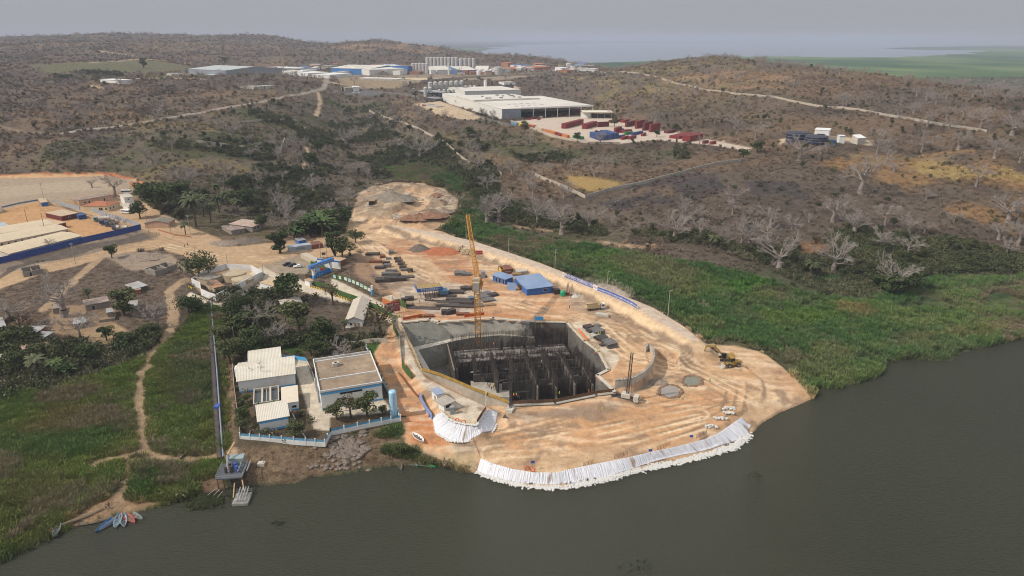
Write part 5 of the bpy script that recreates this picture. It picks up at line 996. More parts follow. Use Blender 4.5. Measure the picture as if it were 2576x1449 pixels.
# ---------------------------------------------------------------- buildings
def building(name, label, cat, A_, B_, C_, h, wall, roof='flat', rmat=None, rise=1.0, over=.3, wins=(), group=None, base=None, z=None, roofname='roof', axis='x', parapet=None, band=None):
    A_, B_, C_ = (G(*q) if len(q) == 2 else np.array(q, float) for q in (A_, B_, C_)); rz, L, D = frame3(A_, B_, C_); s = 1 if D > 0 else -1; D = abs(D)
    zz = min(A_[2], B_[2], C_[2]) if z is None else z
    r_ = empty(name, (A_[0], A_[1], zz), rz, label, cat, group); y0, y1 = (0, D) if s > 0 else (-D, 0); rmat = rmat or wall
    m = MB()
    if roof == 'open': 
        for q in ((0, L, y0, y0+.3), (0, L, y1-.3, y1), (0, .3, y0+.3, y1-.3), (L-.3, L, y0+.3, y1-.3)): m.box(q[0], q[1], q[2], q[3], -.5, h)
        if L > 8: m.box(L*.5-.1, L*.5+.1, y0+.3, y1-.3, -.5, h*.8)
    else: m.box(0, L, y0, y1, -.5, h)
    w_ = m.build('wall', wall, r_)
    if roof == 'flat':
        MB().box(-over, L+over, y0-over, y1+over, h, h+.22).build(roofname, rmat, r_)
        if parapet:
            p = MB(); t_ = .25; hh_ = h+.22
            for q in ((-over, L+over, y0-over, y0-over+t_), (-over, L+over, y1+over-t_, y1+over), (-over, -over+t_, y0-over+t_, y1+over-t_), (L+over-t_, L+over, y0-over+t_, y1+over-t_)): p.box(q[0], q[1], q[2], q[3], hh_, hh_+.7)
            p.build('parapet', parapet, r_)
    elif roof == 'mono':
        m = MB(); t_ = .12; f = rise; zs = [h+.02, h+f+.02]; m.add([(-over, y0-over, zs[0]), (L+over, y0-over, zs[0]), (L+over, y1+over, zs[1]), (-over, y1+over, zs[1])]+[(-over, y0-over, zs[0]+t_), (L+over, y0-over, zs[0]+t_), (L+over, y1+over, zs[1]+t_), (-over, y1+over, zs[1]+t_)], [(3, 2, 1, 0), (4, 5, 6, 7), (0, 1, 5, 4), (1, 2, 6, 5), (2, 3, 7, 6), (3, 0, 4, 7)]); m.build(roofname, rmat, r_)
        g = MB(); g.add([(0, y1, h), (L, y1, h), (L, y1, h+f*.97), (0, y1, h+f*.97), (0, y0, h), (L, y0, h)], [(0, 3, 2, 1), (0, 4, 3), (1, 2, 5)]); g.build('gable', wall, r_)
    elif roof in ('gable', 'barrel'):
        n = 2 if roof == 'gable' else 10; prof = []
        for i in range(n+1):
            t = i/n; prof.append((t, (1-abs(2*t-1))*rise if roof == 'gable' else rise*math.sin(PI*t)**.8))
        up = []; 
        if axis == 'x': Q = [((-over, y0-over+(D+2*over)*t, h+z_), (L+over, y0-over+(D+2*over)*t, h+z_)) for t, z_ in prof]; GQ = [[(x, y0+D*t, h+z_*.97) for t, z_ in prof] for x in (.05, L-.05)]
        else: Q = [((-over+(L+2*over)*t, y0-over, h+z_), (-over+(L+2*over)*t, y1+over, h+z_)) for t, z_ in prof]; GQ = [[(L*t, y, h+z_*.97) for t, z_ in prof] for y in (y0+.05, y1-.05)]
        m = MB(); V = []; Fs = []
        for a, b in Q: V += [a, b, (a[0], a[1], a[2]+.15), (b[0], b[1], b[2]+.15)]
        for i in range(n): k = 4*i; Fs += [(k, k+1, k+5, k+4), (k+2, k+6, k+7, k+3), (k, k+4, k+6, k+2), (k+1, k+3, k+7, k+5)]
        Fs += [(0, 2, 3, 1), (4*n, 4*n+1, 4*n+3, 4*n+2)]; m.add(V, Fs); m.build(roofname, rmat, r_)
        g = MB(); [g.add(q, [tuple(range(len(q)))]) for q in GQ]; g.build('gable', wall, r_)
    elif roof == 'hip':
        m = MB(); k = min(L, D)/2; x0, x1, a, b, o_ = -over, L+over, y0-over, y1+over, h
        R_ = [(x0+k, (a+b)/2, h+rise), (x1-k, (a+b)/2, h+rise)] if L > D else [((x0+x1)/2, a+k, h+rise), ((x0+x1)/2, b-k, h+rise)]
        V = [(x0, a, h), (x1, a, h), (x1, b, h), (x0, b, h)]+R_; Fs = ([(0, 1, 5, 4), (1, 2, 5), (2, 3, 4, 5), (3, 0, 4)] if L > D else [(0, 1, 4), (1, 2, 5, 4), (2, 3, 5), (3, 0, 4, 5)])+[(3, 2, 1, 0)]; m.add(V, Fs).build(roofname, rmat, r_)
    if band:
        for b_, z0_, z1_ in band: MB().box(-.03, L+.03, y0-.03, y1+.03, z0_, z1_).build('painted_band', b_, r_)
    for w in wins:
        face, a, z0_, wd, ht, kind = w
        if a+wd > (L if face == 'f' else D): continue
        mt = {'w': M_dark, 'd': M_wood, 'b': M_bluep, 'k': M_black, 'r': M_rust, 'o': M_black}[kind[0]]; nm = 'window' if kind[0] == 'w' else ('opening' if kind[0] in 'ko' else 'door'); fr = MB(); pn = MB()  # openings are black panels on the wall, painted shade of the inside
        fm = M_white if kind[-1] != 'x' else M_rust
        yF = y0 if s > 0 else y1; sg = -1 if s > 0 else 1
        if face == 'f': ya, yb = sorted((yF, yF+sg*.05)); fr.box(a-.08, a+wd+.08, ya, yb, z0_-.08, z0_+ht+.08); ya, yb = sorted((yF+sg*.03, yF+sg*.08)); pn.box(a, a+wd, ya, yb, z0_, z0_+ht)
        elif face == 'l': a0_ = yF-sg*a; a1_ = yF-sg*(a+wd); a0_, a1_ = sorted((a0_, a1_)); fr.box(-.05, .02, a0_-.08, a1_+.08, z0_-.08, z0_+ht+.08); pn.box(-.08, 0, a0_, a1_, z0_, z0_+ht)
        else: a0_ = yF-sg*a; a1_ = yF-sg*(a+wd); a0_, a1_ = sorted((a0_, a1_)); fr.box(L-.02, L+.05, a0_-.08, a1_+.08, z0_-.08, z0_+ht+.08); pn.box(L, L+.08, a0_, a1_, z0_, z0_+ht)
        q = fr.build(nm, fm, r_); pn.build('pane' if nm == 'window' else 'leaf_or_shade_panel', mt, q)
    if base: MB().box(-.6, L+.6, y0-.6, y1+.6, -.5, .12).build('plinth', base, r_)
    return r_, L, D, s
def pole(name, u, v, hpx, label, mt=None, cat='pole', arms=0, r=.13, group=None, lamp=False, hm=None, p=None):
    p = G(u, v) if p is None else p; h = hm or hpx/F*depth(p)*1.06; o = empty(name, tuple(p), 0, label, cat, group); MB().tube((0, 0, -.3), (0, 0, h), r, r*.65, 7).build('shaft', mt or M_conc, o)
    if arms:
        a = MB()
        for k in range(arms): a.box(-.9, .9, -.06, .06, h-.3-k*.7, h-.18-k*.7)
        a.build('crossarm', M_galv, o)
    if lamp: MB().box(-.15, 1.0, -.14, .14, h-.12, h+.06).build('lamp_head', M_galv, o)
    return o
def container(A_, B_, C_, mt, label, n=1, group='shipping containers', z=None, h=2.6, name='shipping_container', letters=None, z0=0):
    A_, B_, C_ = (G(*q) if len(q) == 2 else np.array(q, float) for q in (A_, B_, C_)); rz, L, D = frame3(A_, B_, C_); s = 1 if D > 0 else -1; D = abs(D)
    return cont_at((A_[0], A_[1], (min(A_[2], B_[2]) if z is None else z)+z0), rz, L, D*s, mt, label, group, h, name, letters)
def cont_at(o_, rz, L, D, mt, label, group=None, h=2.6, name='shipping_container', letters=None):
    r_ = empty(name, o_, rz, label, 'container', group); y0, y1 = sorted((0, D)); MB().box(.06, L-.06, y0+.06, y1-.06, .12, h-.08).build('side_panels', mt, r_)
    f = MB()
    for x in (0, L-.14):
        for y in (y0, y1-.14): f.box(x, x+.14, y, y+.14, 0, h)
    for z_ in (0, h-.14):
        for y in (y0, y1-.14): f.box(.14, L-.14, y, y+.14, z_, z_+.14)
        for x in (0, L-.14): f.box(x, x+.14, y0+.14, y1-.14, z_, z_+.14)
    f.build('corner_frame', mt, r_); d = MB()
    for k in (.25, .45, .55, .75): d.tube((L-.03, y0+(y1-y0)*k, .2), (L-.03, y0+(y1-y0)*k, h-.2), .035, n=4)
    d.build('lock_bars', M_galv, r_)
    if letters: text(letters[0], letters[1], (L*.5, min(y0, 0)-.03 if D > 0 else y0-.03, h*.5), (PI/2, 0, 0), letters[2], r_)
    return r_
def cmat(nm, c): return mat('container_'+nm, c, .6, var=.2, scale=.5, dirt=(c[0]*.7+.06, c[1]*.7+.04, c[2]*.7+.03, .5), stripes=('X', .45, .5))
MC = {k: cmat(k, c) for k, c in dict(red=(.20, .028, .028), dred=(.13, .024, .026), blue=(.028, .068, .20), green=(.04, .20, .07), orange=(.50, .16, .05), cream=(.50, .44, .34), grey=(.36, .40, .44), brown=(.20, .075, .05), lblue=(.14, .26, .38), white=(.62, .62, .60), yellow=(.62, .42, .05)).items()}
# ---------------------------------------------------------------- site sheds, canopy, containers
M_shr = mat('shed_roof_blue', (.19, .27, .42), .5, var=.18, scale=.15, dirt=(.26, .29, .36, .5), stripes=('X', .35, .4))
building('site_shed', 'long blue sheet metal site shed with an open bay', 'shed', P(1326, 744, 6), P(1390, 736, 6), P(1273, 717, 6), 3.3, M_blue, 'mono', M_shr, .5, .5, [('f', 8.2, 1.2, 2, 1.2, 'w'), ('l', 7, 0, 6, 2.6, 'k')], z=6)
building('site_shed', 'narrow blue shed of small stores with open doors', 'shed', P(1271, 716, 6), P(1290, 709, 6), P(1246, 704, 6), 2.8, M_blue, 'mono', M_shr, .3, .7, [('l', .6+i*2.4, .1, 1.2, 2.2, 'k') for i in range(4)], z=6)
t_ = MB().add([(0, 0, 0), (4.2, -1.5, 0), (4.2, -.6, 3.6), (0, .9, 3.6), (0, .12, 0), (4.2, -1.38, 0), (4.2, -.48, 3.6), (0, 1.02, 3.6)], [(0, 1, 2, 3), (7, 6, 5, 4), (0, 4, 5, 1), (1, 5, 6, 2), (2, 6, 7, 3), (3, 7, 4, 0)]).build('roof_sheet', M_shr); t_.location = tuple(P(1276, 729, 6)); tag(t_, 'blue roof sheet leaning against the long blue shed', 'sheet')
cn = P(1055, 752, 6); rz, L, D = frame3(cn, P(1101, 747, 6), P(1038, 728, 6))
can = empty('work_canopy', (cn[0], cn[1], 6), rz, 'yellow roofed work canopy with a lettered blue fascia', 'canopy'); LC = L+1.5; zc = 4.6
m = MB()
for i in range(5):
    for y in (.2, 5.2): m.tube((.8+i*(LC-1.6)/4, y, 0), (.8+i*(LC-1.6)/4, y, zc), .14, n=5)
m.build('post', M_steel, can); MB().box(-.8, LC+.8, -1, 6.4, zc, zc+.25).build('roof', mat('ochre_roof', (.33, .235, .10), .8, var=.3, stripes=('X', 1.2, .5), dirt=(.2, .15, .08, .5)), can)
f = MB(); f.box(-.85, LC+.85, -1.12, -1.0, zc-1.0, zc+.75); f.box(-.95, -.85, -1.1, 6.4, zc-1.0, zc+.75); fa = f.build('fascia', M_blue, can)
text('安全生产', 1.25, (2.9, -1.15, zc-.1), (PI/2, 0, 0), M_white, can); text('质量第一', 1.25, (LC-2.6, -1.15, zc-.1), (PI/2, 0, 0), M_white, can); text('Zona de processamento de aço', .5, (LC*.5+.2, -1.15, zc+.2), (PI/2, 0, 0), M_white, can); text('钢筋加工区', .6, (LC*.5+.2, -1.15, zc-.5), (PI/2, 0, 0), M_white, can)
container(P(1255, 684, 6), P(1261, 690, 6), P(1258, 678, 6), MC['yellow'], 'yellow end of a container behind the blue sheds', z=6)
container(P(1264, 691, 6), P(1291, 688, 6), P(1259, 680, 6), MC['brown'], 'dark brown office container behind the blue sheds', z=6, letters=('OFICINA', .8, M_white))
c1 = container(P(1056, 728+20, 6)+(0, 0, 0), P(1078, 744, 6), P(1052, 740, 6), MC['grey'], 'low grey bin beside the work canopy', z=6, h=1.6) if False else None
container(P(1107, 744, 6), P(1128, 742, 6), P(1105, 736, 6), MC['lblue'], 'grey blue bin at the right end of the canopy', z=6, h=2.2, name='storage_bin')
# the sheltered stock of steel
def stack(u, v, L, D, h, a, mt, label, n=6, group='stacks of reinforcing steel and forms', name='steel_stack', z=None, cat='stack'):
    p = G(u, v) if z is None else P(u, v, z); m = MB()
    for k in range(n):
        y = -D/2+D*(k+.5)/n
        for q in range(max(1, int(h/.3))):
            m.cb((0+rnd(-.15, .15)*L*.15, y+rnd(-.05, .05), .15+q*.3), (L*rnd(.85, 1.02), D/n*.82, .24), rnd(-.02, .02))
    o = m.build(name, mt); o.location = tuple(p); o.rotation_euler = (0, 0, a); tag(o, label, cat, group); return o
SL = """1128,768,11,5,1,-.1,s,long dark bar stack nearest the pale fence, left part|1160,763,12,3,1.2,-.1,s,long dark bar stack in the middle of the yard|1158,772,14,2.5,.9,-.1,s,long dark bar stack along the fence|1155,755,12,2.4,.9,-.1,s,dark bar stack behind the middle stacks|1065,775,16,3.5,.5,-.1,s,low spread of dark bars by the fence|1080,765,12,2,.4,-.1,g,grey bars before the canopy|1100,757,12,2,.5,-.1,s,bars lying right before the canopy posts|1125,745,9,2,.8,-.05,s,bars right of the blue bin|1145,738,9,2,1.2,-.05,s,two tier bars behind the bar yard|1150,732,8,1.6,.8,0,s,short bars behind the bar yard|1170,728,4,3,1.6,.4,s,left dark heap along the back of the yard|1182,728,4,3,1.6,.2,s,second dark heap along the back of the yard|1193,726,4,3,1.6,.6,s,third dark heap along the back of the yard
1216,748,6,4,.9,.5,g,grey board pile right of the crane|1228,756,6,4,.9,.4,g,grey board pile at the yard end|1240,744,5,3,1.4,.7,s,dark form pile at the yard corner|1222,738,5,3,.8,.6,g,flat boards behind the crane|1205,770,4,3,1,.1,g,pallet beside the crane foot|1187,756,3,2.4,2,.3,l,bluish drum rack left of the crane|1234,768,5,2,.8,.3,w,timber pile at the front of the yard|1018,762,3,2,2.4,.2,s,upright steel rack at the left of the canopy|1030,755,4,2.5,2,.1,s,dark machine under the canopy left end|1028,770,5,2,1,.2,s,dark offcuts at the left of the yard
965,708,8,4,1.8,.1,s,dark tyre like heap, left part|985,706,7,4,2.2,.1,s,dark heap in the middle of the scrap row|1005,705,7,4,2,.2,s,dark heap at the right of the scrap row|975,692,6,3,1.6,.1,g,grey pile behind the scrap row|995,695,6,3,1.6,.2,s,dark pile behind the scrap row|1020,698,9,3,.8,.1,s,low dark spread right of the scrap row|985,683,6,2.4,1.4,.05,g,grey form pile above the scrap row|955,675,5,3,1.2,.1,s,reddish dark rack beside the slope|975,672,4,2.4,1.8,.05,g,front form of the left pair|972,664,4,2.4,1.6,.05,s,rear form of the left pair|945,660,7,3,1.2,.0,r,rusty rack row on red earth|938,641,8,3,1.4,.05,s,black pipe pile on the slope|963,648,3,2.4,1.5,.1,r,small rusty heap on the orange earth|985,638,3,3.6,2,.1,g,single grey crate at the top of the row|978,652,3,2,1,.1,g,small grey crate in the row
1000,652,4,2,1.4,.1,s,first dark form of the fence row|1004,659,4,2,1.4,.1,s,second dark form of the fence row|1010,666,4,2,1.4,.1,s,third dark form of the fence row|1014,674,4,2,1.4,.1,s,fourth dark form of the fence row|1018,681,4,2,1.4,.1,g,fifth grey form of the fence row|1032,684,2.5,2.5,1.8,.5,s,dark reel beyond the fence row
1118,790,2.6,2.6,2.2,.1,s,black box on the red strip behind the pit|1128,790,3,2.6,1.8,.6,s,dark coil left of the pair|1137,788,3,2.6,2.2,.6,s,dark coil right of the pair|1072,797,7,2,1,.1,r,brown form on the red strip|1165,792,6,2,1,.1,r,reddish form on the red strip
1158,690,6,4,1.6,.1,g,low grey pile left of the crane cab|1174,692,5,3,1.2,.1,g,grey slab pile beside the crane cab|1215,697,4,3,1,.2,s,dark plate on red earth behind the crane|1300,694,5,3,1.5,.1,w,tan crate heap behind the blue shed|1312,688,6,4,1.8,.3,t,white tarpaulin heap behind the blue shed|1400,738,3,3,2.4,.3,s,dark machine at the shed end
1515,795,6,2.2,1.2,-.35,c,concrete block beside the tipper truck|1480,825,4,3,1.2,.5,s,dark form stack at the top of the concrete apron|1487,833,4,3,1,.5,s,second form stack on the apron|1498,832,5,3,1.4,.5,g,grey form stack on the apron|1505,840,5,3,2,.5,g,tallest grey form stack on the apron|1496,845,4,3,1,.5,t,white and dark pieces on the apron|1512,852,5,3,1.4,.5,s,dark stack in the middle of the apron|1520,858,4,3,1.2,.5,s,flat dark stack on the apron|1530,862,5,3,1.4,.5,g,grey stack at the lower apron|1536,868,5,3,1.2,.5,g,pinkish grey stack at the lower apron|1520,868,4,2,.8,.5,s,small dark stack at the lower apron|1542,874,5,2,.5,.4,s,flat bars at the lower apron|1500,822,4,2,1,.5,g,flat stack at the top right of the apron"""
for q in SL.replace('\n', '|').split('|'):
    u, v, L, D, h, a, k, lb = q.split(',', 7); stack(float(u), float(v), float(L), float(D), float(h), float(a), {'s': M_steel, 'g': mat('form_grey', (.17, .16, .15), .8, var=.4), 'l': mat('slate_blue', (.14, .19, .24), .7, var=.3), 'w': M_wood, 'r': M_rust, 't': M_dirtw, 'c': M_concp}[k], lb)
# pale blocks, spoil heaps
for i, (u, v, n1_, lb) in enumerate(((1160, 632, 3, 'left'), (1172, 640, 3, 'middle'), (1183, 640, 3, 'right'))):
    p = G(u, v); m = MB()
    for a in range(n1_):
        for b in range(2):
            for c in range(3-a if a else 3): m.cb((c*2.4-2+a*.8, b*1.5, .6+a*1.15), (2.1, 1.3, 1.05), rnd(-.04, .04))
    o = m.build('block_stack', mat('pale_block', (.50, .40, .27), .9, var=.3)); o.location = tuple(p); o.rotation_euler = (0, 0, -.25); tag(o, 'stack of pale cast blocks beside the dike, %s one' % lb, 'stack', 'pale block stacks')
def heap(u, v, r, h, mt, label, seed, name='spoil_heap', sx=1.0):
    p = G(u, v); m = MB(); n = 28; rings = []; rd = random.Random(seed)
    for k in range(9):
        t = k/8; rings.append([(r*t*sx*math.cos(2*PI*i/n)*(1+.12*math.sin(i*1.7+seed)+rd.uniform(-.06, .06)), r*t*math.sin(2*PI*i/n)*(1+.1*math.cos(i*2.3+seed)), h*(1-t)**1.1*(.55+1.1*fbm(np.array([r*t*math.cos(2*PI*i/n)]), np.array([r*t*math.sin(2*PI*i/n)+seed*50]), r*.5, 4, seed)[0]) - (.3 if k == 8 else 0)) for i in range(n)])
    V = [q for r_ in rings for q in r_]; Fs = [(k*n+i, (k+1)*n+i, (k+1)*n+(i+1) % n, k*n+(i+1) % n) for k in range(8) for i in range(n)]; m.add(V, Fs); o = m.build(name, mt, smooth=True); o.location = tuple(p); return tag(o, label, 'heap')
M_gravel = mat('dark_gravel', (.15, .12, .095), .95, var=.4, scale=1, bump=.6); M_redearth = mat('red_earth', (.36, .125, .055), .95, var=.3, bump=.5); M_rubble = mat('rubble', (.27, .21, .16), .95, var=.5, scale=.8, bump=1); M_spoil = mat('brown_spoil', (.24, .13, .08), .95, var=.5, scale=.5, bump=1)
heap(1056, 628, 5.5, 3.4, M_gravel, 'dark conical gravel heap beside the haul road', 1, sx=1.2); heap(1115, 632, 10, 1.8, M_redearth, 'low bright red earth heap beside the pale blocks', 2, sx=1.3)
heap(985, 500, 12, 4.5, mat('grey_spoil', (.22, .19, .15), .95, var=.4, scale=.4, bump=1), 'grey spoil heap on the mound beyond the haul road', 3, sx=1.6); heap(1085, 542, 8, 3.2, M_spoil, 'brown red spoil heap on the mound', 4, sx=1.5); heap(1055, 549, 7, 3.6, M_spoil, 'smaller red spoil heap on the mound', 5, sx=1.3); heap(1098, 470+22, 5, 2.5, M_spoil, 'small brown heap on top of the mound', 6)
heap(1030, 550, 5, 2.6, M_spoil, 'third red brown spoil heap on the mound', 14, sx=1.5); heap(1112, 532, 6, 2.4, M_rubble, 'grey brown rubble heap at the mound edge', 15, sx=1.4); heap(620, 607, 7, 2, M_gravel, 'dark ash heap before the block houses', 7, sx=1.4); heap(560, 612, 7, 1.6, M_rubble, 'grey rubble heap left of the ash heap', 8, sx=1.4); heap(345, 645, 9, 1.6, M_rubble, 'stony heap beside the camp road', 9, sx=1.6); heap(1645, 962, 3, .8, M_rubble, 'small heap behind the ponds', 10, sx=2)
def rocks(name, pts, smin, smax, mt, label, cat='rock'):
    for i, (u, v) in enumerate(pts):
        p = G(u, v); b = bmesh.new(); bmesh.ops.create_icosphere(b, subdivisions=1, radius=rnd(smin, smax))
        for w in b.verts: w.co = Vector((w.co.x*1.2, w.co.y, w.co.z*.75))*rnd(.75, 1.2)
        me = bpy.data.meshes.new(name); b.to_mesh(me); b.free(); me.materials.append(mt); o = bpy.data.objects.new(name, me); COL.objects.link(o); o.location = (p[0], p[1], p[2]+.1); tag(o, label, cat, label)
rk = random.Random(3)
rocks('rock', [(872+rk.gauss(0, 22), 1130+rk.gauss(0, 17)) for _ in range(150)], .5, 1.3, mat('rock_brown', (.19, .155, .125), .95, var=.4, bump=.6), 'brown grey rocks tumbled on the river bank below the plant')
rocks('boulder', [(1000+rk.gauss(0, 11), 548+rk.gauss(0, 3.5)) for _ in range(26)], .8, 1.5, mat('rock_pale', (.36, .32, .26), .95, var=.3), 'pale boulders beside the spoil mound road')
rocks('rock', [(850+rk.gauss(0, 40), 1172+rk.gauss(0, 5)) for _ in range(30)], .4, .9, mat('rock_brown', (.19, .155, .125)), 'rocks along the water line below the plant')
rocks('lime_lump', [(900+i*9.5+rk.gauss(0, 3), (515 if i < 3 else 478 if i < 10 else 475+i*1.3)+rk.gauss(0, 4)) for i in range(26)], .8, 1.8, mat('rock_pale', (.36, .32, .26)), 'pale lumps round the edge of the mound')
# ---------------------------------------------------------------- dike lamps, banners, rails
for i, (u, v, h_) in enumerate(((1173, 606, 42), (1280, 642, 42), (1396, 684, 55), (1527, 738, 55), (1680, 797, 66), (1300, 650, .1))):
    if h_ > 1: pole('lamp_post', u, v, h_, 'slim white lamp post on the dike, %s from the spoil mound' % ('first', 'second', 'third', 'fourth', 'fifth')[i], M_dirtw, 'lamp post', r=.13, lamp=True, group='lamp posts on the dike')
def banner(pts, h, mt, label, words, size, tm, name='banner', z=9.2, sx=1.0):
    a = dens([P(u, v, z) for u, v in pts], 14); o = a[0]; r_ = empty(name, tuple(o), 0, label, 'banner', 'banners along the dike'); m = MB(); V = []
    for p in a: q = p-o; V += [(q[0], q[1], .1), (q[0], q[1]+.06, .1), (q[0], q[1], h), (q[0], q[1]+.06, h)]
    Fs = []
    for i in range(13): k = 4*i; Fs += [(k, k+4, k+6, k+2), (k+1, k+3, k+7, k+5), (k+2, k+6, k+7, k+3), (k, k+1, k+5, k+4)]
    m.add(V, Fs).build('cloth', mt, r_)
    d = np.concatenate([[0], np.cumsum(np.linalg.norm(np.diff(a, axis=0), axis=1))]); n = len(words)
    for i, w in enumerate(words):
        t = d[-1]*(i+.5)/n; q = np.array([np.interp(t, d, a[:, j]) for j in range(3)])-o; q2 = np.array([np.interp(min(t+1, d[-1]), d, a[:, j]) for j in range(3)])-o; q1 = np.array([np.interp(max(t-1, 0), d, a[:, j]) for j in range(3)])-o; rz = math.atan2(q2[1]-q1[1], q2[0]-q1[0])
        text(w, size, (q[0]+math.sin(rz)*.09, q[1]-math.cos(rz)*.12, h*.52), (PI/2, 0, rz), tm, r_, sx=sx)
    return r_
M_bnr = mat('banner_blue', (.05, .10, .38), .7, var=.1); M_bnw = mat('banner_white', (.68, .68, .70), .7, var=.1)
def sp(u0, v0, u1, v1, n=6): return [(u0+(u1-u0)*i/n, v0+(v1-v0)*i/n) for i in range(n+1)]
for i, ch in enumerate('创文明工地建精品工程'):
    t = i/9; u = 1427+(1489-1427)*t; v = 699.5+(724-699.5)*t; a, b = P(u-2.6, v-1, 9.2), P(u+2.6, v+1, 9.2); rz = math.atan2(b[1]-a[1], b[0]-a[0]); L = math.hypot(b[0]-a[0], b[1]-a[1])
    r_ = empty('slogan_board', tuple(a), rz, 'small blue board with a white character on the dike, number %d of ten' % (i+1), 'board', 'ten character boards on the dike'); MB().box(0, L, -.05, .05, .1, 2.2).build('board', M_bnr, r_); text(ch, 1.7, (L/2, -.08, 1.15), (PI/2, 0, 0), M_bnw, r_)
banner([(1415, 695), (1419, 697)], 2.3, M_bnw, 'small white notice left of the character boards', ['H'], 1.2, M_red); banner([(1492, 726), (1502, 731)], 2.1, M_bnw, 'white notice between the two lettered banners', ['HCJC'], 1.0, M_red)
banner([(1503, 731), (1530, 741), (1560, 754), (1585, 766), (1602, 777)], 1.9, M_bnr, 'long blue banner with white lettering along the dike', ['Concretize', 'a obra', 'de forma', 'organizada', 'e construa', 'um projecto', 'de qualidade'], 1.5, M_bnw, sx=.82)
rail('mesh_fence', [P(1746, 850, 9.2), P(1760, 847, 9.2)], 1.3, M_galv, 'grey rail across the end of the dike', 2, cat='fence')
# platform edge rails, signs, lifebuoys
for s_, lb in (("1468,1173 1492,1165", 'first from the left'), ("1546,1154 1578,1144", 'second from the left'), ("1654,1132 1685,1120", 'third from the left'), ("1752,1103 1777,1091", 'rightmost')):
    rail('rust_rail', [P(u, v, ZP) for u, v in pl(s_)], 1.3, M_rust, 'mesh rail on the platform edge above the white sheet, %s' % lb, 1.2, True, 'railing', group='mesh rails on the platform edge')
rail('rust_rail', [P(u, v, ZP) for u, v in pl("1325,1184 1345,1187")], 1.2, M_rust, 'short rail with two lifebuoys above the white sheet', 1.2, False, 'railing')
def buoy(u, v, z, lb):
    b = bmesh.new(); me = bpy.data.meshes.new('lifebuoy'); V = []; Fs = []; n = 16; k_ = 6
    for i in range(n):
        a = 2*PI*i/n
        for j in range(k_): t = 2*PI*j/k_; V.append(((.5+.12*math.cos(t))*math.cos(a), .12*math.sin(t), (.5+.12*math.cos(t))*math.sin(a)))
    Fs = [(i*k_+j, ((i+1) % n)*k_+j, ((i+1) % n)*k_+(j+1) % k_, i*k_+(j+1) % k_) for i in range(n) for j in range(k_)]
    o = meshobj('lifebuoy', V, Fs, mat('buoy_orange', (.70, .12, .04), .6, stripes=None)); p = P(u, v, z); o.location = (p[0], p[1]-.1, p[2]+.75); o.scale = (1.3, 1.3, 1.3); tag(o, lb, 'lifebuoy', 'orange lifebuoys')
buoy(1326, 1183, ZP, 'left lifebuoy of the pair above the long white sheet'); buoy(1340, 1186, ZP, 'right lifebuoy of the pair above the long white sheet'); buoy(1150, 1062, 6.6, 'left lifebuoy on the deck rail'); buoy(1166, 1066, 6.6, 'right lifebuoy on the deck rail')
for u, v, lb in ((1340, 1178, 'left'), (1635-0, 1150-2, 'middle'), (1738, 1112, 'right')):
    p = P(u, v, ZP); o = empty('sign_post', tuple(p), 0, 'small blue water safety sign on the platform edge, %s one' % lb, 'sign', 'blue signs on the platform edge'); MB().tube((0, 0, 0), (0, 0, 2), .05, n=5).build('post', M_galv, o); MB().box(-.55, .55, -.05, .05, 1.7, 2.5).build('board', M_bnr, o)
rail('rust_rail', [P(u, v, 6.6) for u, v in pl("1122,1047 1140,1058 1165,1066 1196,1068")], 1.2, M_yrail, 'rail round the river side of the small deck', 1.5, cat='railing'); rail('rust_rail', [P(u, v, 6.6) for u, v in pl("1200,1066 1210,1050 1222,1033")], 1.6, M_rust, 'rusty rail on the right edge of the small deck', 1.5, cat='railing', panel=M_rust)
rail('safety_rail', [P(u, v, ZP) for u, v in pl("1187,1100 1196,1125 1207,1148")], 1.2, M_rust, 'rusty rail running down to the water beside the white skirt', 1.5, cat='railing')
pole('mast_lamp', 1223, 1033, 62, 'white lamp mast at the corner of the small deck', M_white, 'lamp post', r=.14, lamp=True, p=P(1223, 1033, 6.6))
building('white_cabin', 'white cabin with a blue roof on the deck road', 'cabin', P(1100, 1013, 6.6), P(1117, 1008, 6.6), P(1086, 1000, 6.6), 3.0, M_white, 'flat', M_greyroof, over=.4, wins=[('f', .8, .9, 1, 1, 'w'), ('l', 1, 0, 1, 2, 'd')], z=6.5)
building('guard_kiosk', 'grey roofed kiosk with a wide canopy beside the white cabin', 'kiosk', P(1118, 1034, 6.6), P(1136, 1026, 6.6), P(1106, 1024, 6.6), 2.6, M_white, 'flat', M_conc, over=1.1, wins=[('f', .6, .8, 2.2, 1, 'w')], z=6.5)
building('transformer_box', 'small grey green cabinet at the corner of the deck', 'cabinet', P(1133, 1043, 6.6), P(1143, 1042, 6.6), P(1132, 1038, 6.6), 2.4, mat('cabinet_green', (.27, .33, .32), .6), 'flat', M_galv, over=.05, z=6.5)
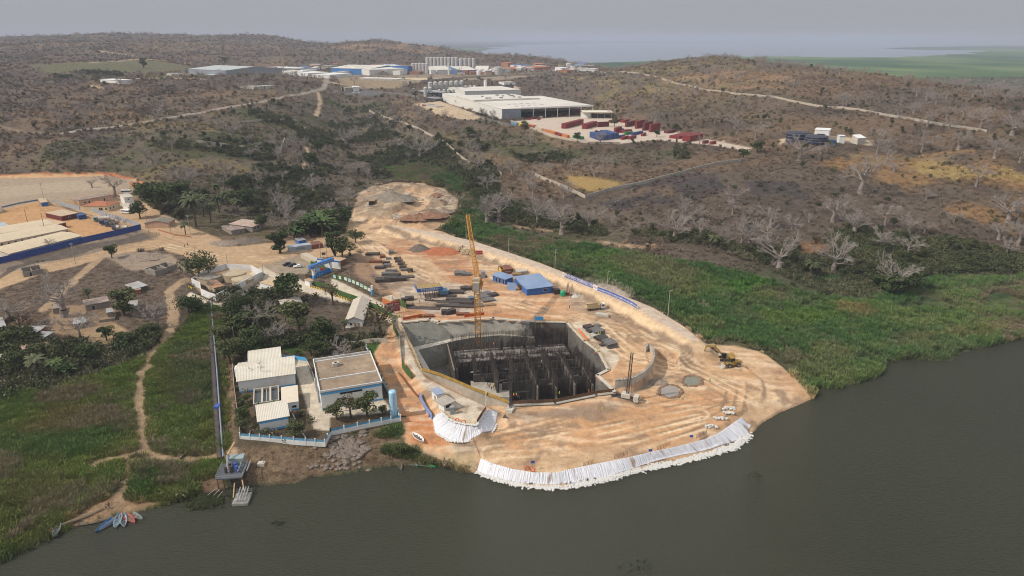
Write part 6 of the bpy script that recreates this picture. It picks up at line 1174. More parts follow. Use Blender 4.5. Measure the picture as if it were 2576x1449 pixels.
# ---------------------------------------------------------------- hoardings, gate, boards
def hoard(name, s_, h, mt, label, cap=None, th=.15, post=None, z=None, cat='hoarding', step=3.0, group=None, sunk=.4):
    a = GL(s_) if z is None else [P(u, v, z) for u, v in pl(s_)]; o0 = a[0]; r_ = empty(name, tuple(o0), 0, label, cat, group); m = MB(); ps = MB()
    a = np.array([p+(q-p)*k/n for p, q in zip(a[:-1], a[1:]) for n in [max(1, int(np.hypot(*(q-p)[:2])/step+.5))] for k in range(n)]+[a[-1]])
    if z is None: a[:, 2] = hgt(a[:, 0], a[:, 1])
    for p, q in zip(a[:-1], a[1:]):
        d = q-p; L = math.hypot(d[0], d[1]); e = (-d[1]/L*th/2, d[0]/L*th/2); p_, q_ = p-o0, q-o0
        V = [(p_[0]+e[0], p_[1]+e[1], p_[2]-sunk), (q_[0]+e[0], q_[1]+e[1], q_[2]-sunk), (q_[0]-e[0], q_[1]-e[1], q_[2]-sunk), (p_[0]-e[0], p_[1]-e[1], p_[2]-sunk)]; V += [(x, y, z_+h+sunk) for x, y, z_ in V]
        m.add(V, [(0, 1, 2, 3), (7, 6, 5, 4), (0, 4, 5, 1), (1, 5, 6, 2), (2, 6, 7, 3), (3, 7, 4, 0)])
        if post: ps.cb((p_[0], p_[1], p_[2]+h/2), (th+.2, th+.2, h+.3))
    m.build('panels', mt, r_)
    if post: ps.build('posts', post, r_)
    return r_, a
M_stripe = mat('yellow_black_kerb', (.60, .40, .03), .7)
w_ = M_stripe.node_tree; _b = w_.nodes['Principled BSDF']; _t = w_.nodes.new('ShaderNodeTexWave'); _t.inputs['Scale'].default_value = .33; _tc = w_.nodes.new('ShaderNodeTexCoord'); w_.links.new(_tc.outputs['Object'], _t.inputs[0]); _r = w_.nodes.new('ShaderNodeMath'); _r.operation = 'GREATER_THAN'; _r.inputs[1].default_value = .5; w_.links.new(_t.outputs[1], _r.inputs[0]); _m = w_.nodes.new('ShaderNodeMix'); _m.data_type = 'RGBA'; _m.inputs[6].default_value = (.03, .03, .03, 1); _m.inputs[7].default_value = (.62, .42, .03, 1); w_.links.new(_r.outputs[0], _m.inputs[0]); w_.links.new(_m.outputs[2], _b.inputs['Base Color'])
hoard('green_hoarding', "783,718 812,724 860,745 920,768 985,796", 2.6, M_turf, 'long green turf covered hoarding on the near side of the entrance road')
hoard('striped_kerb', "782,722 812,729 860,750 920,774 982,800", .7, M_stripe, 'yellow and black striped kerb along the foot of the green hoarding', th=.5, cat='kerb')
hoard('striped_kerb', "628,678 650,686 665,692", .8, M_stripe, 'yellow and black striped kerb beside the white compound', th=.5, cat='kerb'); hoard('striped_kerb', "474,722 486,728", .8, M_stripe, 'short yellow and black kerb at the compound corner', th=.5, cat='kerb')
r_, a = hoard('green_hoarding', "834,700 870,708 905,722 938,740", 2.4, M_turf, 'green hoarding carrying nine picture boards on the far side of the entrance road')
for i in range(9):
    p = a[0]+(a[-1]-a[0])*((i+.6)/9.4); rz = math.atan2(a[-1][1]-a[0][1], a[-1][0]-a[0][0]); q = np.array([np.interp((i+.6)/9.4*(len(a)-1), np.arange(len(a)), a[:, j]) for j in range(3)])
    o = empty('picture_board', (q[0]+math.sin(rz)*.15, q[1]-math.cos(rz)*.15, q[2]), rz, 'white framed picture board on the green hoarding, number %d from the gate' % (i+1), 'board', 'picture boards on the hoarding'); MB().box(-1.2, 1.2, -.06, 0, .7, 2.2).build('frame', M_white, o)
    MB().box(-1.05, 1.05, -.09, -.06, 1.25, 2.05).build('picture', mat('sky_print_%d' % (i % 3), ((.25, .45, .62), (.45, .60, .45), (.55, .62, .70))[i % 3], .6, var=.5, scale=1.5), o)
hoard('green_hoarding', "995,765 1012,770 1022,776", 3.0, M_turf, 'short green hoarding behind the red notice board'); hoard('green_hoarding', "985,796 990,830 1005,855", 2.4, M_turf, 'green hoarding at the top of the ramp beside the pit'); hoard('green_hoarding', "1012,925 1022,940 1036,955", 2.6, M_turf, 'green hoarding at the bend of the ramp road'); hoard('green_hoarding', "782,668 800,672 818,680", 2.6, M_turf, 'green hoarding behind the blue gate')
hoard('concrete_ramp_wall', "1005,855 1008,890 1012,925", 1.6, M_conc, 'low concrete wall along the ramp road', cat='wall')
bd = P(986, 785, 6); o = empty('notice_board', tuple(G(988, 789)), .42, 'dark red project board with white lettering at the pit end of the entrance road', 'sign'); MB().box(-3.4, 3.4, -.15, .15, 1.0, 5.2).build('board', mat('board_red', (.24, .02, .03), .6, var=.1), o); m = MB().box(-3.0, -2.8, .15, .3, 0, 4).box(2.8, 3, .15, .3, 0, 4); m.build('legs', M_galv, o)
text('N.1 业主 Obra', 1.0, (0, -.18, 4.4), (PI/2, 0, 0), M_white, o); 
for k, w in enumerate(('Estação de captação e tratamento de água', 'Dono da obra  Fiscalização  Empreiteiro', 'Prazo de execução  Início  Conclusão', 'Data  Local  Contacto')): text(w, .42, (0, -.18, 3.5-k*.6), (PI/2, 0, 0), M_white, o)
# blue entrance arch
g1, g2 = G(790, 700), G(832, 684); gz = 6.3; rz = math.atan2(g2[1]-g1[1], g2[0]-g1[0]); L = math.hypot(*(g2-g1)[:2]); arch = empty('entrance_arch', (g1[0], g1[1], min(g1[2], g2[2])), rz, 'blue and white entrance arch over the site road', 'gate')
MB().box(-.6, .6, -.6, .6, 0, 5.4).box(L-.6, L+.6, -.6, .6, 0, 5.4).build('pillar', M_white, arch); MB().box(-.64, .64, -.64, .64, 0, 1.6).box(L-.64, L+.64, -.64, .64, 0, 1.6).build('pillar_base', M_bluep, arch)
MB().box(-2.2, L+2.2, -.8, .8, 5.4, 7.2).build('beam', mat('arch_blue', (.03, .17, .48), .5, var=.1), arch); text('中国水电 Projecto de Abastecimento de Água', .95, (L/2, -.84, 6.55), (PI/2, 0, 0), M_white, arch, sx=.85); text('Estação de captação e tratamento de água', .6, (L/2, -.84, 5.8), (PI/2, 0, 0), M_white, arch)
MB().box(.7, L-.7, -.15, .15, .1, 2.5).build('gate_leaf', mat('gate_blue', (.03, .20, .50), .5, stripes=('X', .5, .4)), arch)
for i in range(3):
    p = G(800+i*6, 716-i*.5); o = empty('flagpole', tuple(p), 0, 'thin flagpole behind the green hoarding, %s of three' % ('left', 'middle', 'right')[i], 'flagpole', 'three flagpoles'); MB().tube((0, 0, 0), (0, 0, 8.5), .06, n=5).build('pole', M_galv, o); MB().box(.05, 1.7, -.03, .03, 7.2, 8.3).build('flag', (M_bluep, M_red, M_red)[i], o)
o = empty('slogan_wall', tuple(G(800, 672)), -.35, 'white slogan wall with blue heading behind the entrance arch', 'sign'); MB().box(0, 14, -.15, .15, .5, 5).build('board', M_white, o); MB().box(0, 14, -.19, -.15, 4.1, 5).build('heading', M_blue, o)
building('gatehouse', 'small white gatehouse with flat brown roof beside the arch', 'gatehouse', (780, 722), (791, 719), (776, 714), 2.7, M_white, 'flat', mat('brown_roof', (.36, .26, .18), .85, var=.2), over=.25, wins=[('f', 1, .9, 1, 1, 'w')])
for u, v, lb in ((775, 697, 'first'), (769, 700, 'second'), (782, 702, 'third'), (792, 689, 'fourth'), (950, 752, 'fifth'), (962, 757, 'sixth'), (976, 762, 'seventh')):
    p = G(u, v); o = empty('traffic_cone', tuple(p), 0, 'orange traffic cone on the entrance road, %s from the arch side' % lb, 'cone', 'traffic cones'); MB().lathe([(.22, .05), (.04, .8)], n=8).build('cone', M_org, o); MB().box(-.3, .3, -.3, .3, 0, .06).build('foot', M_black, o)
for u, v, lb in ((937, 742, 'far'), (987, 768, 'near')):
    p = G(u, v); o = empty('gate_column', tuple(p), 0, 'white and blue round column, %s side of the inner gate' % lb, 'column', 'inner gate columns'); MB().lathe([(.55, 0), (.55, 2.6)], n=12).build('lower_band', M_bluep, o); MB().lathe([(.56, 2.6), (.56, 4.6)], n=12).build('upper_band', M_white, o)
rail('mesh_fence', GL("1022,764 1060,768 1100,770 1130,768"), 1.5, M_rust, 'pale panelled fence in front of the bar yard', 3, cat='fence', panel=mat('fence_cream', (.55, .46, .34), .8))
rail('mesh_fence', GL("990,642 1010,660 1025,680 1035,692"), 1.5, M_yrail, 'yellow mesh fence beside the haul road', 2, cat='fence'); rail('mesh_fence', GL("900,600 950,612 990,635"), 1.4, M_rust, 'rusty wire fence along the top of the cut slope', 3, cat='fence'); rail('mesh_fence', GL("1020,782 1050,790 1066,800"), 1.1, M_yrail, 'yellow rail beside the sunken apron', 2, cat='fence')
building('brick_hut', 'brick red container office with white lettering', 'container', (962, 762-1), (984, 772), (968, 750), 2.8, MC['orange'], 'flat', mat('dusty_top', (.45, .34, .24), .9, var=.2), over=0)
t_ = MB().box(0, 5, 0, 2.6, 0, .9).build('blue_tarpaulin', mat('tarp_blue', (.10, .24, .60), .5, var=.5, dirt=(.6, .6, .6, .6))); t_.location = tuple(G(952, 706)); tag(t_, 'blue and white tarpaulin over a low pile', 'tarpaulin')
t_ = MB().lathe([(1.3, 0), (1.35, .3), (1.35, 2), (1.0, 2.5), (.3, 2.7)], n=14).build('water_tank', mat('tank_green', (.03, .30, .14), .5)); t_.location = tuple(G(1416, 744)); tag(t_, 'round green water tank below the dike', 'tank')
for i, (u, v) in enumerate(((1428, 742), (1438, 746))):
    p = G(u, v); o = empty('boring_rig', tuple(p), .3*i, '%s small tripod boring rig below the dike' % ('left', 'right')[i], 'drilling rig'); m = MB()
    for x, y in ((-1, -1), (1, -1), (0, 1.2)): m.tube((x, y, 0), (0, 0, 6.5), .09, n=4)
    m.build('tripod', M_steel, o); MB().cb((0, 0, .6), (1.8, 1.2, 1.2)).build('engine', M_rust, o)
t_ = heap(1447, 745, 3, 1.7, M_dirtw, 'pale tarpaulin covered pile beside the boring rigs', 31, 'covered_pile')
# ---------------------------------------------------------------- water works below the village
M_roofp = mat('pale_sheet_roof', (.60, .56, .47), .6, var=.12, scale=.3, dirt=(.42, .34, .24, .4), stripes=('X', .5, .5)); M_flat = mat('gravel_roof', (.30, .225, .155), .95, var=.35, scale=.25, dirt=(.14, .11, .085, .7)); M_band = mat('sky_blue_band', (.09, .38, .70), .6, var=.1); M_wtr = mat('basin_water', (.05, .06, .06), .1, spec=.5, var=.2)
hb = [('f', 6+i*8.5, 4.6, 7.4, .7, 'w') for i in range(3)]
r_, L, D, s = building('pump_hall', 'large white hall with brown flat roof and blue band behind the plant trees', 'hall', P(811, 1031, 4.6), P(963, 1005, 4.6), P(780, 950, 4.6), 6.2, M_white, 'flat', M_flat, over=.25, z=4.6, parapet=M_white, band=[(M_band, 5.3, 6.18), (M_band, .05, .5)], wins=hb+[('f', 5, 2.2, 3, 1.1, 'w'), ('f', 8.8, .1, 1.6, 2.6, 'o')])
MB().box(.4, L-.4, D*.34, D*.34+.3, 6.42, 6.9).box(.4, L-.4, D*.93, D*.93+.3, 6.42, 6.9).build('roof_upstand', M_white, r_)
for i, (x, y) in enumerate(((.33, .72), (.37, .74))): MB().cb((L*x, D*y, 7.1), (1.6, 1.6, 1.3)).build('roof_unit', M_dirtw, r_)
for x, y in ((.25, .7), (.3, .45), (.62, .52), (.58, .78)): MB().tube((L*x, D*y, 6.4), (L*x, D*y, 7.5), .12).build('vent_pipe', M_galv, r_)
m = MB(); [m.path([(-.5, D*k, .2), (-.5, D*k, 4.8), (.2, D*k, 4.9)], .35, 8) for k in (.22, .55)]; m.build('duct', M_galv, r_)
building('filter_hall', 'long white barrel roofed hall in the middle of the plant', 'hall', P(603, 989, 4.6), P(744, 969, 4.6), P(595, 945, 4.6), 4.6, M_white, 'barrel', M_roofp, 1.6, .5, z=4.6, band=[(M_band, .05, .6)])
building('filter_hall', 'smaller barrel roofed hall behind the long one', 'hall', P(631, 936, 4.6), P(708, 925, 4.6), P(625, 909, 4.6), 4.0, M_white, 'barrel', M_roofp, 1.2, .5, z=4.6)
building('chlorine_house', 'white and blue house with pale sheet roof near the river fence', 'house', P(655, 1088, 4.6), P(728, 1074, 4.6), P(648, 1056, 4.6), 4.0, M_white, 'mono', M_roofp, 1.0, .5, z=4.6, band=[(M_band, .05, .7), (M_band, 3.0, 3.7)])
building('dosing_house', 'low white house with plain pale roof beside the basins', 'house', P(712, 1036, 4.6), P(752, 1030, 4.6), P(700, 1000, 4.6), 3.0, M_white, 'mono', mat('plain_roof', (.60, .53, .42), .8, var=.1), .5, .2, z=4.6, band=[(M_band, .05, .5)], wins=[('f', 3, 1, 1.4, .8, 'w')])
r_, L, D, s = building('settling_basin', 'three open settling basins with dark water', 'basin', P(640, 1040, 4.6), P(705, 1030, 4.6), P(633, 1003, 4.6), 3.6, M_concp, 'open', z=4.6)
MB().box(.3, L-.3, .3, D-.3, 2.7, 2.8).build('water', M_wtr, r_); MB().box(L*.31, L*.38, .3, D-.3, 0, 3.7).box(L*.63, L*.70, .3, D-.3, 0, 3.7).build('divider', M_concp, r_); MB().path([(L*.2, -.6, .5), (L*.2, -.6, 3.9), (L*.2, .2, 4)], .25).path([(L*.8, -.6, .5), (L*.8, -.6, 3.9), (L*.8, .2, 4)], .25).build('outlet_pipe', M_turf, r_)
for i, (u, v) in enumerate(((603, 945), (620, 941))):
    p = P(u, v+8, 4.6); o = empty('lime_silo', tuple(p), 0, 'small white dome topped tank at the back of the filter hall, %s one' % ('left', 'right')[i], 'tank', 'dome topped tanks'); MB().lathe([(1.3, 0), (1.3, 4.4), (1.0, 5.1), (.3, 5.4)], n=14).build('shell', M_white, o); MB().tube((.9, 0, 5.2), (.9, 0, 6.6), .08).build('vent', M_galv, o)
p = P(991, 1043, 4.6); o = empty('blue_tank', tuple(p), 0, 'tall light blue cylindrical tank at the fence corner', 'tank'); ht = zat(p, 982)-4.6; MB().lathe([(1.25, 0), (1.25, ht-.5), (.9, ht-.1), (.2, ht)], n=18).build('shell', mat('tank_blue', (.36, .60, .76), .5, var=.1), o); m = MB()
for x in (-.25, .25): m.tube((.6+x, -1.25, 0), (.6+x, -1.25, ht), .04, n=4)
for k in range(int(ht/.5)): m.tube((.35, -1.25, .3+k*.5), (.85, -1.25, .3+k*.5), .03, n=3)
m.build('ladder', M_galv, o); m = MB(); [m.tube((.8*math.cos(a), .8*math.sin(a), ht-.2), (.8*math.cos(a), .8*math.sin(a), ht+.9), .04, n=4) for a in np.arange(0, 6.2, .9)]; m.build('top_rail', M_galv, o)
def fence2(s_, label, step=3.4, z=None):
    r_, a = hoard('perimeter_fence', s_, 1.1, M_white, label, th=.22, cat='fence', step=step, z=z); o0 = a[0]; m = MB(); g = MB()
    for p in a: q = p-o0; m.cb((q[0], q[1], q[2]+1.1), (.32, .32, 2.4))
    for p, q in zip(a[:-1], a[1:]): p, q = p-o0, q-o0; g.add([(p[0], p[1], p[2]+1.1), (q[0], q[1], q[2]+1.1), (q[0], q[1], q[2]+2.0), (p[0], p[1], p[2]+2.0)], [(0, 1, 2, 3)])
    m.build('pillar', M_white, r_); g.build('grille', mat('blue_grille', (.12, .30, .45), .6), r_)
fence2("605,1104 680,1110 770,1118 818,1121 832,1093", 'white and blue fence along the river side of the plant, left stretch', z=4.6); fence2("832,1093 900,1078 960,1066 1008,1058", 'white and blue fence along the river side of the plant, right stretch', z=4.6); fence2("1008,1058 990,1015 970,975 945,930 922,880", 'blue railed fence beside the orange track', z=4.7)
hoard('perimeter_wall', "606,1102 598,1040 590,980 586,925", 1.8, M_conc, 'grey wall on the pipeline side of the plant', cat='wall', z=4.6); hoard('perimeter_wall', "708,902 740,902 770,908", 1.3, M_band, 'low sky blue wall behind the filter halls', cat='wall', z=4.7); hoard('perimeter_wall', "860,868 920,864 975,862", 1.8, M_concp, 'pale panel wall behind the brown flat roof', cat='wall'); hoard('perimeter_wall', "783,845 800,856 825,862", 1.6, M_concp, 'pale garden wall left of the bungalow', cat='wall')
M_kerb = mat('striped_path_kerb', (.55, .52, .48), .8)
for s_, lb in (("770,905 785,935 800,985 808,1005", 'hall side'), ("720,1010 735,1040 760,1090 775,1110", 'gate side'), ("815,1022 830,1035 860,1035 905,1028", 'front')): hoard('kerb_stone', s_, .3, M_kerb, 'white and black kerb of the plant driveway, %s' % lb, th=.3, cat='kerb', z=4.6, sunk=.1)
hoard('blue_sheet_fence', "1056,1000 1064,1020 1074,1038 1087,1056", 2.2, mat('sheet_lilac', (.20, .28, .55), .5, var=.2, stripes=('X', .3, .4)), 'leaning blue sheet fence between the orange track and the deck', cat='fence')
hoard('wire_fence', "1003,940 1030,975 1052,1000", .8, M_rust, 'low rusty fence above the orange track', cat='fence')
# compound with white walls
MW = mat('whitewash', (.66, .66, .66), .8, var=.15, dirt=(.45, .43, .40, .5))
hoard('compound_wall', "484,716 525,690 569,678 634,682 661,698 545,757 528,752 507,742 505,726 484,716", 3.2, MW, 'white wall round the tank compound above the pipeline', th=.25, cat='wall', z=7.2); hoard('compound_wall', "566,764 660,705 662,690", 2.2, M_conc, 'grey block wall outside the white compound', cat='wall', z=7.2)
for i, (u, v, r) in enumerate(((612, 712, 5.2), (592, 702, 5.6))):
    p = P(u, v, 7.2); o = empty('round_tank', tuple(p), 0, '%s tan round tank inside the white compound' % ('front', 'rear')[i], 'tank'); MB().lathe([(r, 0), (r, 2.6+i*.8), (r*.96, 2.75+i*.8), (.3, 3.1+i*.8)], n=24).build('shell', M_tan, o)
building('store_shed', 'rusty roofed shed inside the white compound', 'shed', P(541, 739, 7.2), P(566, 733, 7.2), P(526, 722, 7.2), 2.8, M_tan, 'flat', mat('rust_roof', (.38, .22, .13), .9, var=.3), over=.3, z=7.2); building('store_shed', 'grey roofed shed at the back of the white compound', 'shed', P(525, 720, 7.2), P(560, 708, 7.2), P(512, 704, 7.2), 2.8, M_tan, 'flat', mat('grey_roof', (.26, .23, .19), .9, var=.3), over=.3, z=7.2)
building('container_cabin', 'white cabin with brown roof between compound and big green tree', 'cabin', (656, 724), (692, 735), (670, 710), 2.8, M_white, 'flat', mat('tan_roof', (.46, .34, .22), .9, var=.15), over=.3)
building('bungalow', 'white bungalow with gabled grey roof and two brown doors', 'house', (873, 824), (912, 821), (835, 772), 3.2, M_white, 'gable', mat('fibre_roof', (.46, .41, .34), .9, var=.15), 1.7, .6, axis='y', base=M_concp, wins=[('f', 1.2, 1, .9, 1, 'w'), ('f', 3, .1, .9, 2, 'd'), ('f', 4.4, .1, .9, 2, 'd'), ('f', 6.2, 1, .9, 1, 'w')])
building('garden_shed', 'small pale gabled roof half hidden behind the big garden tree', 'shed', (722, 785), (762, 775), (716, 765), 2.6, M_white, 'gable', mat('fibre_roof', (.46, .41, .34)), 1.2, .4)
container((728, 634), (785, 626), (730, 627), MC['grey'], 'grey container with black letters on the sand by the entrance', letters=('N.IOLKS', 1.3, M_black)); container((786, 627), (813, 623), (785, 619), MC['brown'], 'brown container right of the grey lettered one'); container((794, 668), (757, 641+8), (800, 660), MC['cream'], 'cream container with dark lettering behind the parked cars', letters=('MAERSK SEALAND', 1.0, M_black))
building('site_booth', 'blue booth with pale roof behind the grey container', 'booth', (753, 616), (770, 613), (751, 609), 2.4, M_blue, 'flat', M_galv, over=.3); building('open_shed', 'low brown roofed shed behind the transformer poles', 'shed', (820, 668), (850, 672), (826, 655), 2.6, MC['brown'], 'flat', mat('tan_roof', (.46, .34, .22)), over=.2)
for u, lb in ((808, 'left'), (824, 'right')): pole('power_pole', u, 660, 54, '%s one of the paired transformer poles behind the arch' % lb, M_conc, r=.2)
t_ = MB().box(-.9, .9, -.5, .5, 0, 1.3).build('transformer', M_steel); p = G(816, 660); t_.location = (p[0], p[1], p[2]+4.2); tag(t_, 'grey transformer hung between the paired poles', 'transformer')
# ---------------------------------------------------------------- village houses
MBk = mat('grey_block', (.27, .235, .20), .95, var=.25, scale=.6, dirt=(.17, .14, .11, .5)); MPk = mat('pink_plaster', (.52, .33, .24), .9, var=.2, dirt=(.35, .26, .2, .5)); MCr = mat('cream_plaster', (.60, .50, .34), .9, var=.2, dirt=(.42, .33, .22, .5)); MTl = mat('red_tile', (.38, .14, .07), .85, var=.3, stripes=('X', .3, .5)); MAs = mat('old_fibre_roof', (.24, .19, .165), .95, var=.4, dirt=(.42, .32, .26, .6)); MBr = mat('red_brick', (.33, .15, .08), .9, var=.3)
D2 = [('f', 2, .1, .9, 2, 'k'), ('f', 4.5, 1, .9, .9, 'wx')]
for a in (((372, 683), (392, 694), (395, 672), 2.6, MBk, 'open', 'roofless block ruin beside the sand square, left end'), ((392, 694), (446, 676), (380, 682), 2.6, MBk, 'open', 'long roofless block ruin beside the sand square'), ((60, 698), (110, 688), (56, 684), 2.6, MBk, 'open', 'roofless block ruin under the gravel slope'),):
    building('ruined_house', a[6], 'ruin', a[0], a[1], a[2], a[3], a[4], a[5], wins=[('f', 2.5, .1, 1, 1.9, 'o')])
for a, b, c, h, w, rf, rm, rs, lb, ws in (((218, 782), (276, 772), (214, 770), 2.7, MBk, 'mono', MAs, .5, 'long grey block house with a tin roof and dark door', [('f', 2.2, .1, 1.1, 2, 'k')]), ((340, 738), (372, 729), (336, 722), 2.2, M_steel, 'mono', M_tin, .3, 'low dark shack with patched roof', ()), ((336, 741), (355, 738), (334, 732), 2.0, MBr, 'mono', mat('pink_tin', (.38, .26, .20), .8, var=.3), .2, 'little red shack in front of the dark shack', ()),
    ((96, 854), (118, 833), (75, 822), 2.8, MBr, 'flat', M_tin, .2, 'brick house with white tin roof in the lower village', ()), ((114, 866), (138, 850), (95, 838), 2.8, MBk, 'flat', M_tin, .2, 'grey house with white patched tin roof beside the brick one', D2), ((118, 884), (139, 875), (106, 865), 2.2, MBk, 'flat', mat('pink_tin', (.38, .26, .20)), .2, 'hut with half pink half grey tin roof', ()), ((-30, 850), (18, 836), (-20, 815), 2.8, MBk, 'flat', M_tin, .2, 'tin roofed house cut by the left frame edge', ()),
    ((272, 798), (286, 796), (270, 788), 2.2, MBk, 'mono', M_tin, .2, 'tiny block hut with pale roof by the yard wall', ()), ((135, 790), (153, 788), (133, 778), 2.4, MBk, 'flat', MBk, .1, 'small block hut behind the huge baobab', ()), ((325, 783), (346, 781), (324, 770), 2.3, MBk, 'mono', M_tin, .3, 'grey hut under the upright green tree', ()), ((189, 828), (220, 822), (186, 812), 2.2, MBk, 'flat', M_tin, .2, 'low hut with broken white roof behind the ivy trunk', ()), ((62, 892), (80, 888), (50, 873), 2.2, MBr, 'flat', mat('pink_tin', (.38, .26, .20)), .2, 'small red roofed hut in the lower thicket', ()), ((-10, 915), (30, 905), (-10, 898), 2.2, MBk, 'flat', M_conc, .2, 'grey wall like hut at the left frame edge', ()),
    ((583, 591), (617, 585), (578, 574), 2.6, MBk, 'flat', MAs, .2, 'low flat block house left of the palm grove end', [('f', 2, 1, .8, .8, 'o'), ('f', 5, 1, .8, .8, 'o')]), ((636, 584), (668, 572), (606, 565), 3.4, MBk, 'mono', mat('pinkish_tin', (.42, .30, .24), .8, var=.4, dirt=(.4, .4, .38, .6)), .5, 'two part block house with pink and grey roofs', [('f', 2, 1.4, 1, 1, 'wx'), ('f', 5, 1.4, 1, 1, 'wx')]),
    ((425, 573), (441, 562), (395, 555), 3.0, MPk, 'gable', mat('dark_tile', (.20, .18, .145), .9, var=.3), 1.5, 'pink house with grey hipped roof below the palms', [('f', 1.5, 1, .9, 1, 'wx')]), ((200, 517), (285, 500), (158, 500), 3.3, MPk, 'flat', MAs, .3, 'long pink walled house with broad brown roof beside the gravel yard', [('f', 3, 1, 1.4, 1, 'o'), ('f', 6, .1, 1, 2, 'k'), ('f', 16, .1, 1, 2, 'k')]),
    ((274, 532), (303, 520), (242, 517), 3.6, MCr, 'hip', MTl, 1.9, 'cream house with red tiled hip roof at the junction', [('f', 2, 1, .9, 1.3, 'wx'), ('f', 5.2, 1, .9, 1.3, 'wx'), ('l', 1.2, 1, .9, 1.3, 'wx'), ('l', 4, .8, 2.5, 1.6, 'w')]), ((316, 518), (338, 514), (312, 506), 5.6, M_white, 'flat', M_concp, .2, 'narrow white two storey house behind the minibus', [('f', 2, 3.9, 1, .8, 'w')]), ((325, 531), (340, 528), (322, 520), 2.6, M_white, 'flat', M_concp, .2, 'white annex in front of the two storey house', [('f', .8, .1, .8, 1.9, 'wx')])):
    building('village_house', lb, 'house', a, b, c, h, w, rf, rm, rs, .35, ws, group=None)
hoard('yard_wall', "250,812 290,806 292,792", 1.2, MBk, 'low block wall in front of the long grey house', cat='wall'); hoard('yard_wall', "398,580 440,592 480,597", .8, MBr, 'low wall by the pink house road', cat='wall')
# ---------------------------------------------------------------- camp with the navy hoarding
hoard('navy_hoarding', "-60,688 0,662 100,638 200,612 300,590 355,576", 2.9, M_navy, 'long navy blue hoarding on the gravel slope below the camp', z=16, cat='hoarding'); MGp = mat('grey_panel_fence', (.36, .38, .42), .5, var=.15, stripes=('X', .6, .4))
hoard('panel_fence', "354,572 330,562 300,552 270,545", 2.2, MGp, 'grey panel fence beside the tanker lorries', z=16, cat='fence', post=M_galv); hoard('panel_fence', "268,544 250,538 232,530", 2.2, MGp, 'grey panel fence at the camp gate', z=16, cat='fence', post=M_galv); hoard('panel_fence', "201,528 170,520 130,509", 2.2, MGp, 'grey panel fence along the camp road', z=16, cat='fence', post=M_galv); hoard('panel_fence', "97,510 50,518 0,530 -60,545", 2.4, mat('slate_fence', (.20, .23, .28), .6, var=.2), 'slate fence between camp and gravel yard', z=16, cat='fence')
MBa = mat('barrack_roof', (.52, .43, .30), .8, var=.12, dirt=(.40, .30, .2, .4), stripes=('X', .5, .3)); MBw = mat('barrack_wall', (.50, .48, .43), .8, var=.15, dirt=(.33, .28, .22, .4))
def wd(n, L0=3.2): return [('f', 1.6+i*L0, (1 if i % 3 else .1), .9, (1 if i % 3 else 1.9), 'wx' if i % 3 else 'r') for i in range(n)]
for a, b, c, n, lb in (((27, 652), (207, 606), (2, 634), 15, 'nearest long barrack with pale roof behind the navy hoarding'), ((-40, 632), (173, 588), (-60, 615), 17, 'middle long barrack with pale roof'), ((-60, 612), (137, 576), (-75, 597), 16, 'farthest long barrack with grey roof')):
    building('barrack', lb, 'barrack', P(a[0], a[1], 16), P(b[0], b[1], 16), P(c[0], c[1], 16), 2.8, MBw, 'gable', MBa, .7, .5, wd(n), z=16)
building('camp_workshop', 'open camp workshop of red and grey containers under a pale roof', 'workshop', P(117, 584, 16), P(168, 572, 16), P(88, 570, 16), 2.9, MC['red'], 'flat', mat('tan_roof', (.46, .34, .22)), over=.2, z=16, wins=[('f', 3, .1, 5, 2.3, 'k')]); building('camp_office', 'faded red container office with wide roof', 'container', P(157, 556, 16), P(200, 547, 16), P(150, 540, 16), 2.8, MC['dred'], 'flat', mat('dusty_top', (.45, .34, .24)), over=.1, z=16, wins=[('f', 4, 1, 1, 1, 'w'), ('f', 8, 1, 1, 1, 'w')])
building('camp_booth', 'blue booth with tan roof at the camp fence', 'booth', P(106, 520, 16), P(122, 518, 16), P(100, 510, 16), 2.6, M_blue, 'flat', mat('tan_roof', (.46, .34, .22)), over=.3, z=16); container(P(200, 553, 16), P(219, 550, 16), P(197, 546, 16), MC['blue'], 'blue container beside the red camp office', z=16); container(P(-30, 589, 16), P(26, 580, 16), P(-30, 577, 16), MC['grey'], 'white grey container at the left frame edge', z=16, h=3); building('camp_booth', 'small white house at the left frame edge of the camp', 'booth', P(-12, 538, 16), P(8, 534, 16), P(-14, 530, 16), 2.6, M_white, 'flat', mat('tan_roof', (.46, .34, .22)), over=.4, z=16, wins=[('f', 1.5, 1, .8, .8, 'w')])
